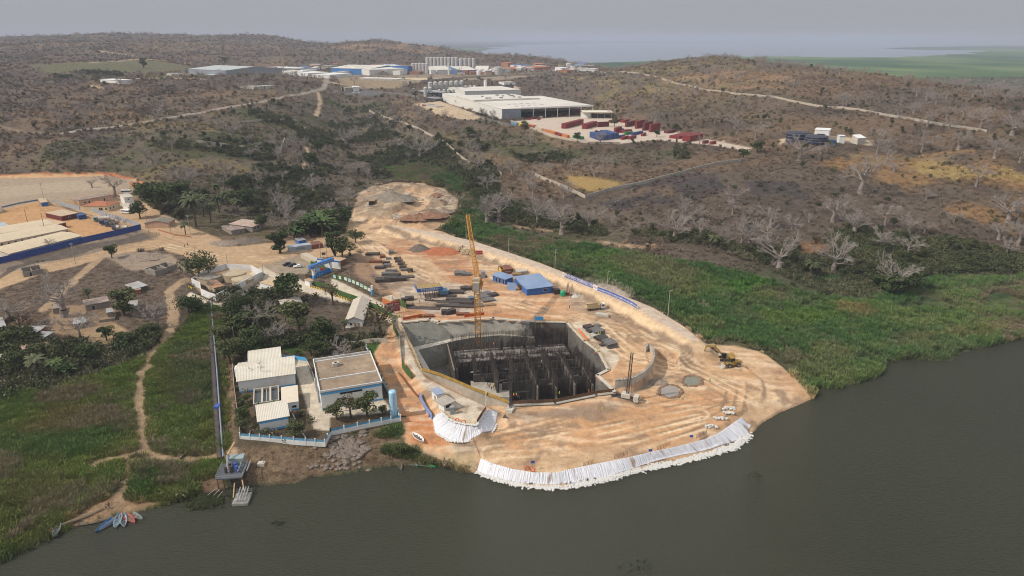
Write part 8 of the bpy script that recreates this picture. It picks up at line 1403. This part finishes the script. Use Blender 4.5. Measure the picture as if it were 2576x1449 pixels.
# ---------------------------------------------------------------- boats
def boat(u, v, a, L, w, mt, inner, label, z=.05, group=None, seats=3, name='wooden_canoe', onland=False):
    p = G(u, v) if onland else P(u, v, 0.0); V = []; n = 11; m = MB(); i_ = MB(); h = .5
    for k in range(n):
        t = k/(n-1)*2-1; ww = w/2*(1-abs(t)**2.4)+.04; sh = .35*t*t*h; V += [(t*L/2, -ww, h+sh), (t*L/2*.94, -ww*.6, 0), (t*L/2*.94, ww*.6, 0), (t*L/2, ww, h+sh), (t*L/2*.96, ww*.82, h+sh-.02), (t*L/2*.9, ww*.45, .14), (t*L/2*.9, -ww*.45, .14), (t*L/2*.96, -ww*.82, h+sh-.02)]
    Fs = [(8*k+j, 8*k+(j+1) % 8, 8*(k+1)+(j+1) % 8, 8*(k+1)+j) for k in range(n-1) for j in range(8)]; Fs += [tuple(range(7, -1, -1)), tuple(8*(n-1)+j for j in range(8))]; m.add(V, Fs)
    o = empty(name, (p[0], p[1], p[2]+z), a, label, 'boat', group); m.build('hull', mt, o)
    f = MB(); f.box(-L*.40, L*.40, -w*.22, w*.22, .15, .19); f.build('floor', inner, o); s = MB()
    for k in range(seats): x = (-.5+(k+1)/(seats+1))*L*.8; s.box(x-.12, x+.12, -w*.42, w*.42, h*.72, h*.8)
    s.build('seat', inner, o); return o
mw = mat('old_plank', (.20, .15, .11), .9, var=.4); mbl = mat('boat_blue', (.035, .10, .24), .6, dirt=(.2, .25, .3, .4)); mlb = mat('boat_pale_blue', (.22, .30, .34), .7, dirt=(.2, .2, .17, .4)); mgn = mat('boat_green', (.03, .20, .07), .6, dirt=(.2, .16, .1, .5)); mrd = mat('boat_red', (.36, .06, .045), .7, dirt=(.25, .1, .07, .3)); mgr = mat('boat_grey', (.17, .20, .22), .8, dirt=(.25, .2, .14, .4)); mdk = mat('boat_inside', (.10, .09, .08), .9)
for u, v, a, L, w, mt, inn, lb, land in ((271, 1317, 1.30, 8, 1.9, mbl, mbl, 'dark blue boat, leftmost of the moored fan', 0), (284, 1314, 1.15, 8, 1.6, mgr, mdk, 'grey boat second in the moored fan', 0), (297, 1310, 1.9, 7, 1.8, mlb, mlb, 'pale blue boat with many thwarts in the moored fan', 0), (310, 1308, 2.15, 7.5, 1.8, mlb, mdk, 'grey and turquoise rimmed boat in the moored fan', 0), (321, 1302, 2.5, 8.5, 1.8, mrd, mw, 'red boat in the moored fan', 0), (336, 1297, 2.65, 8, 1.6, mgr, mw, 'brown boat with turquoise nose, rightmost of the fan', 0), (220, 1318, .30, 10.5, 1.3, mw, mdk, 'long dark dugout afloat left of the fan', 0), (210, 1303, .72, 10, 1.0, mat('pale_plank', (.34, .26, .17), .9), mw, 'pale narrow dugout pulled onto the beach', 1), (236, 1266, 1.2, 9, .9, mw, mdk, 'dark dugout lying in the meadow', 1),
        (144, 1335, 1.9, 6, 1.5, mgr, mgr, 'grey boat drawn into the reeds', 1), (120, 1331, 2.6, 7, 1.2, mw, mw, 'brown boat hidden in the reeds', 1), (459, 1140, 1.8, 7.5, 1.9, mw, mat('pale_plank', (.34, .26, .17)), 'old wooden boat on the grass beside the path', 1), (318, 1011, 2.2, 5, 1.3, mlb, mdk, 'small grey boat left in the upper meadow', 1), (1003, 1166, 1.95, 8, 1.5, mw, mdk, 'narrow wooden boat with nose in the water below the orange bank', 0), (1022, 1163, 2.6, 9, 1.7, mgr, mdk, 'grey boat moored beside the green one', 0), (1048, 1167, 2.8, 13, 2.0, mgn, mw, 'long green tailed boat moored at the weeds', 0), (1122, 1161, 1.45, 7, 1.7, mw, mat('pale_plank', (.34, .26, .17)), 'upright lying old boat on the weedy bank', 1), (1052, 1103, 2.25, 6.5, 2.2, M_white, mw, 'white boat with brown seats on the orange earth', 1)):
    boat(u, v, a, L, w, mt, inn, lb, .05 if land else -.1, onland=bool(land), seats=6 if 'many' in lb else 3)
# ---------------------------------------------------------------- pipeline, pump deck and pontoon
pa = [P(527, 757, 7.5), P(533, 830, 6.3), P(541, 930, 5.3), P(548, 1040, 4.8), P(556, 1150, ZP)]; q = dens(pa, 40)
o = empty('pipe_trestle', tuple(q[0]), 0, 'long straight pipe on a walkway trestle from the white compound to the river', 'pipeline'); q0 = q[0]; m = MB(); w_ = MB(); l_ = MB()
for a, b in zip(q[:-1], q[1:]):
    a_, b_ = a-q0, b-q0; m.tube((a_[0]+.65, a_[1], a_[2]+.1), (b_[0]+.65, b_[1], b_[2]+.1), .26, n=8, cap=False); w_.add([(a_[0]-1.2, a_[1], a_[2]), (a_[0]+.1, a_[1], a_[2]), (b_[0]+.1, b_[1], b_[2]), (b_[0]-1.2, b_[1], b_[2]), (a_[0]-1.2, a_[1], a_[2]-.15), (a_[0]+.1, a_[1], a_[2]-.15), (b_[0]+.1, b_[1], b_[2]-.15), (b_[0]-1.2, b_[1], b_[2]-.15)], [(0, 1, 2, 3), (7, 6, 5, 4), (0, 4, 5, 1), (1, 5, 6, 2), (2, 6, 7, 3), (3, 7, 4, 0)]); w_.tube((a_[0]-1.25, a_[1], a_[2]+1), (b_[0]-1.25, b_[1], b_[2]+1), .05, n=4)
    g = float(hgt(a[0], a[1])); l_.tube((a_[0]-1.2, a_[1], g-q0[2]-.4), (a_[0]-1.2, a_[1], a_[2]+1), .09, n=5).tube((a_[0]+.8, a_[1], g-q0[2]-.4), (a_[0]+.8, a_[1], a_[2]), .09, n=5)
m.build('pipe', mat('pipe_grey_blue', (.22, .25, .33), .5, var=.15), o); w_.build('walkway', M_steel, o); l_.build('trestle_legs', M_steel, o); MB().cb(tuple(P(546, 1022, 5.1)-q0), (1.4, 2.4, .7)).build('pipe_coupling', M_bnr, o)
dk = P(543, 1208, 3.6); rzd = .12; o = empty('pump_deck', tuple(dk), rzd, 'dark steel pump deck on legs at the river bank', 'platform'); W_ = float(np.linalg.norm((P(610, 1200, 3.6)-dk)[:2])); MB().box(0, W_, 0, 7.5, 0, .25).build('deck_plate', mat('deck_steel', (.10, .11, .12), .6, var=.3), o); m = MB()
for x in np.linspace(.3, W_-.3, 5):
    for y in (.3, 3.7, 7.2): m.tube((x, y, -4.5), (x, y, 0), .13, n=6)
m.build('legs', M_steel, o); m = MB()
for x in np.linspace(0, W_, 9): m.tube((x, 0, 0), (x, 0, 1.2), .05, n=4)
for z in (.6, 1.2): m.tube((0, 0, z), (W_, 0, z), .05, n=4).tube((0, 0, z), (0, 7.5, z), .05, n=4).tube((W_, 0, z), (W_, 7.5, z), .05, n=4)
m.build('guard_rail', M_galv, o)
for i in range(5): MB().tube((2+i*(W_-4)/4, 3+i % 2*1.6, .25), (2+i*(W_-4)/4, 3+i % 2*1.6, 2.2), .42, n=8).build('pump_motor', M_bnr if i > 2 else M_steel, o)
MB().path([(1.5, 6, 1.2), (W_-2, 7, 1.4)], .3, 8).path([(3, 2, 1), (3, 6.2, 1.2)], .18).path([(5.5, 2, 1), (5.5, 6.4, 1.2)], .18).path([(8, 2, 1), (8, 6.6, 1.2)], .18).path([(2.2, 4.5, .3), (2.0, 6.5, 3.8)], .45, 8).build('manifold', M_galv, o); MB().box(W_-5, W_-1, 6.4, 9, .25, 2.4).build('switch_house', mat('cabinet_green', (.27, .33, .32)), o); MB().tube((1.9, 7, 3.6), (3.2, 10.5, 5.5), .28, n=6).build('bent_pipe', mat('pipe_tan', (.50, .34, .18), .6), o)
pn = P(583, 1271, .4); o = empty('pontoon', tuple(pn), .10, 'small grey pontoon with pipe fittings floating below the pump deck', 'pontoon'); wp = float(np.linalg.norm((P(624, 1266, .4)-pn)[:2])); MB().box(0, wp, 0, 5, -.5, .3).build('float', mat('pontoon_deck', (.30, .28, .25), .8, var=.3), o); m = MB(); [m.tube((x, y, .3), (x, y, 1.4), .05, n=4) for x in np.linspace(.1, wp-.1, 6) for y in (.1, 4.9)]; [m.tube((.1, y, z), (wp-.1, y, z), .04, n=4) for y in (.1, 4.9) for z in (.9, 1.4)]; m.build('guard_rail', M_galv, o); m = MB(); [m.tube((x, .8, .5), (x, 5.8, 1.6), .16, n=6) for x in np.linspace(1, wp-1, 4)]; m.build('suction_pipe', M_galv, o)
for i, (a, b) in enumerate((((590, 1215), (587, 1252)), ((609, 1207), (617, 1246)))):
    a, b = P(*a, 3.4), P(*b, .9); o = MB().tube((0, 0, 0), tuple(b-a), .16, n=6).build('link_pipe', mat('pipe_tan', (.50, .34, .18))); o.location = tuple(a); tag(o, 'tan link pipe from pump deck down to the pontoon, %s one' % ('left', 'right')[i], 'pipe', 'tan link pipes')
for i, (a, b) in enumerate((((500, 1262), (545, 1228)), ((520, 1262), (552, 1232)), ((535, 1265), (560, 1236)))):
    a, b = P(*a, .2), P(*b, 1.0); o = MB().tube((0, 0, 0), tuple(b-a), .06, n=4).build('mooring_rope', M_concp); o.location = tuple(a); tag(o, 'pale mooring line over the floating weeds, %s of three' % ('left', 'middle', 'right')[i], 'rope', 'mooring lines')
wd_ = [(P(520+random.gauss(0, 17), 1263+random.gauss(0, 9), 0)[0], P(520, 1263+random.gauss(0, 8), 0)[1], .02, rnd(.25, .5)) for _ in range(420)]; scatter('floating_weeds', B_green, wd_)
for i, (u, v, r) in enumerate(((1600, 1427, 2.0), (1900, 1195, 1), (704, 1316, .7))):
    c = P(u, v, 0); scatter('floating_weed_clump', B_green, [(c[0]+random.gauss(0, r), c[1]+random.gauss(0, r*.6), .02, rnd(.15, .35)) for _ in range(14)])
bb = [P(u, v, .6) for u, v in pl("1325,1218 1377,1221 1429,1219 1533,1199 1636,1167 1740,1145 1844,1113")]; bb = dens(bb, 200); scatter('bank_weeds', B_green, [(bb[i][0]+rnd(-1, 1), bb[i][1]+rnd(.3, 1.6), .4, rnd(.18, .42)) for i in range(200) if vnoise(np.array([i/9.]), np.array([0.]), 4)[0] > .55])
for (u, v, lb) in ((1833, 1030, 'largest bag heap'), (1835, 1042, 'small bag heap below the largest'), (1812, 1055, 'middle bag heap'), (1790, 1075, 'lowest bag heap')):
    p = P(u, v, ZP); m = MB(); [m.cb((rnd(-2, 2), rnd(-.7, .7), .2+rnd(0, .5)), (.9, .5, .3), rnd(0, 3)) for _ in range(16)]; o = m.build('bag_heap', M_bag); o.location = tuple(p); tag(o, 'white %s at the right end of the platform' % lb, 'heap')
p = G(658, 1170); o = MB().box(-1, 1, -.8, .8, 0, .9).box(-.6, .6, -.5, .5, .9, 1.1).build('concrete_block', M_concp); o.location = tuple(p); tag(o, 'pale concrete block on the bank right of the pump deck', 'block')
# ---------------------------------------------------------------- people and dogs
def figure(seed, pose):
    me = bpy.data.meshes.new('body'); b = bmesh.new(); rd = random.Random(seed); s = {'stand': .08, 'walk': .32, 'work': .2}[pose]; ln = {'stand': 0, 'walk': .04, 'work': .35}[pose]
    J = [(0, 0, .93, .13), (ln*.4, 0, 1.12, .12), (ln*.8, 0, 1.35, .15), (ln, 0, 1.48, .06), (ln*1.15, 0, 1.56, .075), (ln*1.2, 0, 1.68, .10), (ln*1.2, 0, 1.76, .06)]
    E = [(i, i+1) for i in range(6)]
    for sg in (1, -1):
        k = len(J); J += [(0, sg*.11, .88, .10), (sg*s*.5+.04, sg*.11, .50, .07), (sg*s, sg*.11, .10, .05), (sg*s+.16, sg*.11, .04, .04)]; E += [(0, k), (k, k+1), (k+1, k+2), (k+2, k+3)]
        k = len(J); J += [(ln*.8, sg*.20, 1.40, .06), (ln*.8-sg*s*.3, sg*.24, 1.12, .05), (ln+.12-sg*s*.5+(ln > .1)*.15, sg*.22, .90-(ln > .1)*.15, .035), (ln+.16-sg*s*.5+(ln > .1)*.2, sg*.21, .84-(ln > .1)*.15, .03)]; E += [(2, k), (k, k+1), (k+1, k+2), (k+2, k+3)]
    sk = b.verts.layers.skin.verify(); vs = [b.verts.new(j[:3]) for j in J]; [b.edges.new((vs[i], vs[j])) for i, j in E]
    for v, j in zip(vs, J): v[sk].radius = (j[3], j[3]); 
    vs[0][sk].use_root = True; b.to_mesh(me); b.free(); o = bpy.data.objects.new('body', me); COL.objects.link(o); o.modifiers.new('s', 'SKIN'); sd_ = o.modifiers.new('u', 'SUBSURF'); sd_.levels = 1
    dg = bpy.context.evaluated_depsgraph_get(); m2 = bpy.data.meshes.new_from_object(o.evaluated_get(dg)); bpy.data.objects.remove(o)
    m2.name = 'body'; m2.materials.clear(); [m2.materials.append(x) for x in (M_trou, M_skin)]
    for pgn in m2.polygons: pgn.material_index = 1 if (pgn.center.z > 1.50 or (abs(pgn.center.y) > .17 and pgn.center.z < 1.05)) else 0
    V = []; vst = MB(); vst.lathe([(.17, -.36), (.20, -.1), (.21, .08), (.12, .14)], (ln*.6, 0, 1.30), 10); hm = MB(); hm.lathe([(.15, 0), (.14, .06), (.09, .13), (.02, .15)], (ln*1.2, 0, 1.72), 10)
    def tomesh(mb, nm):
        q = mb.build(nm); COL.objects.unlink(q); mm_ = q.data; bpy.data.objects.remove(q); return mm_
    return m2, tomesh(vst, 'vest'), tomesh(hm, 'helmet')
FIG = {k: figure(i, k) for i, k in enumerate(('stand', 'walk', 'work'))}
def person(u, v, pose, vest, helm, label, z=None, group=None):
    p = G(u, v) if z is None else P(u, v, z); o = empty('person', tuple(p), rnd(0, 6.3), label, 'person', group); b_, v_, h_ = FIG[pose]
    for me, mt in ((b_, None), (v_, vest), (h_, helm)):
        if mt is not None: me = me.copy(); me.materials.clear(); me.materials.append(mt)
        elif False: pass
        if me is not b_ and mt is None: continue
        q = bpy.data.objects.new(me.name.split('.')[0], me); COL.objects.link(q); q.parent = o
    return o
mv = mat('vest_orange', (.85, .22, .03), .6, var=.03)
for u, v, z, ps, vs_, hl, lb in ((1717, 1007, ZP, 'walk', M_hiyel, M_hiyel, 'person in yellow vest walking below the ponds'), (1709, 991, ZP, 'stand', mv, M_hiyel, 'person in orange vest standing by the slurry pond'), (1786, 960, ZP, 'stand', M_hiyel, M_white, 'person in a pale vest right of the green pond'), (1584-0, 1002, ZP, 'work', mv, M_hiyel, 'person in orange vest beside the right truck crane'), (1593, 1004, ZP, 'work', mv, M_hiyel, 'bending person in orange vest right of the truck crane'), (1593-80-53, 1014, ZP, 'stand', mv, M_hiyel, 'person in orange vest on the muddy strip before the pit'), (1399, 1013, ZP, 'stand', M_hiyel, M_hiyel, 'person in lime vest at the river side rim'), (1394, 1030, ZP, 'work', mv, M_hiyel, 'person in orange vest below the lime one'), (1515, 1030+7, ZP, 'stand', M_hiyel, M_hiyel, 'lone person in lime vest in the middle of the platform'), (1327, 1038, ZP, 'stand', M_hiyel, M_white, 'person in lime vest right of the left truck crane'), (1334, 1037, ZP, 'stand', M_rust, M_white, 'person in brown clothes right of the left truck crane'), (1262, 1047, ZP, 'work', mv, M_hiyel, 'person in orange vest left of the left truck crane'),
        (1166, 885, -2.1, 'stand', mv, M_hiyel, 'person in orange vest at the back of the raised slab'), (1292, 905, -1, 'stand', mv, mv, 'person in orange on a cross wall in the pit'), (1209, 926, -2, 'work', mv, M_hiyel, 'person in orange on the steel heap in the pit'), (1232, 976, -3.4, 'work', mv, M_hiyel, 'first person of the crew on the pale platform'), (1241, 976, -3.4, 'work', mv, M_hiyel, 'second person of the crew on the pale platform'), (1236, 981, -3.4, 'stand', mv, M_hiyel, 'third person of the crew on the pale platform'), (1293, 1002, .5, 'work', mv, M_hiyel, 'person in orange on the wall top near the front rim'), (1299, 1001, .5, 'stand', mv, M_hiyel, 'second person on the wall top near the front rim'), (1481, 992, ZP, 'stand', mv, mv, 'person in orange vest at the brown rim net'), (1407, 996, 0, 'stand', M_hiyel, M_hiyel, 'person in lime vest inside the pit front'), (1225, 1003-6, 6.6, 'stand', M_hiyel, M_hiyel, 'person in lime vest on the curved rim wall'),
        (1213, 785, 6, 'walk', M_rust, M_black, 'dark clothed person walking behind the crane mast'), (1433, 776, 6, 'stand', M_rust, M_hiyel, 'person beside the tipper lorry'), (1056, 763, 6, 'stand', mv, mv, 'person in orange under the canopy left end'), (1084, 757, 6, 'work', M_rust, M_white, 'person bending among the bars under the canopy'), (1090, 760, 6, 'work', M_rust, M_white, 'second person bending among the bars'), (993, 801, 6, 'stand', M_hiyel, M_white, 'first person of the group at the top of the ramp'), (997, 799, 6, 'stand', M_hiyel, M_hiyel, 'second person of the group at the top of the ramp'), (1000, 802, 6, 'stand', M_hiyel, M_white, 'third person of the group at the top of the ramp'), (1005, 799, 6, 'stand', M_hiyel, M_hiyel, 'person just right of the group at the ramp'), (1505, 846, 6, 'stand', M_hiyel, M_hiyel, 'left person between the form stacks on the apron'), (1510, 845, 6, 'stand', M_hiyel, M_hiyel, 'right person between the form stacks on the apron'), (1497, 895, 6, 'stand', mv, M_hiyel, 'person at the right rim of the pit'), (1080, 1055, ZP, 'stand', M_rust, M_black, 'person at the foot of the blue sheet fence'), (1242, 871, 0, 'stand', mv, mv, 'person on the back ledge of the pit')):
    person(u, v, ps, vs_, hl, lb, z)
for u, v, lb in ((33, 451, 'distant person on the orange track of the gravel yard'), (192, 512, 'person in dark red walking on the camp road'), (395, 590+1, 'left of two people at the hoarding corner'), (401, 592, 'right of two people at the hoarding corner'), (465, 623, 'left person of a pair on the sand road'), (473, 619, 'right person of a pair on the sand road'), (738, 603, 'person in dark clothes by the banana grove'), (170, 853, 'person in the village yard below the baobab'), (268, 1281, 'person squatting on the beach above the boats'), (275, 1277, 'second person on the beach above the boats'), (427, 779, 'person on the forked path')):
    person(u, v, 'walk' if 'walk' in lb else 'stand', random.choice((M_rust, M_trou, M_dirtw)), M_black, lb)
def dog():
    m = bmesh.new(); J = [(-.4, 0, .5, .13), (0, 0, .48, .11), (.35, 0, .52, .14), (.52, 0, .68, .08), (.66, 0, .74, .085), (.82, 0, .70, .045), (-.62, 0, .55, .03), (-.8, 0, .66, .02)]; E = [(0, 1), (1, 2), (2, 3), (3, 4), (4, 5), (0, 6), (6, 7)]
    for sg in (1, -1):
        k = len(J); J += [(.33, sg*.1, .35, .05), (.34, sg*.1, .18, .03), (.34, sg*.1, .02, .03), (-.38, sg*.1, .36, .07), (-.48, sg*.1, .18, .03), (-.42, sg*.1, .02, .03)]; E += [(2, k), (k, k+1), (k+1, k+2), (0, k+3), (k+3, k+4), (k+4, k+5)]
    sk = m.verts.layers.skin.verify(); vs = [m.verts.new(j[:3]) for j in J]; [m.edges.new((vs[i], vs[j])) for i, j in E]
    for v, j in zip(vs, J): v[sk].radius = (j[3], j[3])
    vs[1][sk].use_root = True; me = bpy.data.meshes.new('goat'); m.to_mesh(me); m.free(); o = bpy.data.objects.new('goat', me); COL.objects.link(o); o.modifiers.new('s', 'SKIN'); dg = bpy.context.evaluated_depsgraph_get(); m2 = bpy.data.meshes.new_from_object(o.evaluated_get(dg)); bpy.data.objects.remove(o); m2.materials.clear(); m2.materials.append(M_bark2); return m2
DG = dog()
for i, (u, v, lb) in enumerate(((75, 691, 'left of two on the lower slope'), (84, 690, 'right of two on the lower slope'), (88, 668, 'left of three on the upper slope'), (95, 660, 'middle of three on the upper slope'), (108, 658, 'right of three on the upper slope'))):
    o = bpy.data.objects.new('goat', DG); COL.objects.link(o); o.location = tuple(G(u, v)); o.rotation_euler = (0, 0, i*1.1); tag(o, 'dark goat on the gravel slope, '+lb, 'goat', 'goats on the gravel slope')
mb_ = MB(); mb_.box(-.9, .9, -.15, .15, .5, .9).tube((-.7, 0, .32), (-.7, .01, .32), .32); p = G(1014, 1052); o = empty('motorbike', tuple(p), .4, 'dark motorbike parked at the fence corner beside the blue tank', 'motorbike'); MB().box(-.6, .6, -.15, .15, .45, .9).build('body', M_black, o); wheels(o, [(-.75, 0), (.75, 0)], .33, .12); MB().tube((.5, -.4, 1.1), (.5, .4, 1.1), .03).build('handlebar', M_galv, o)
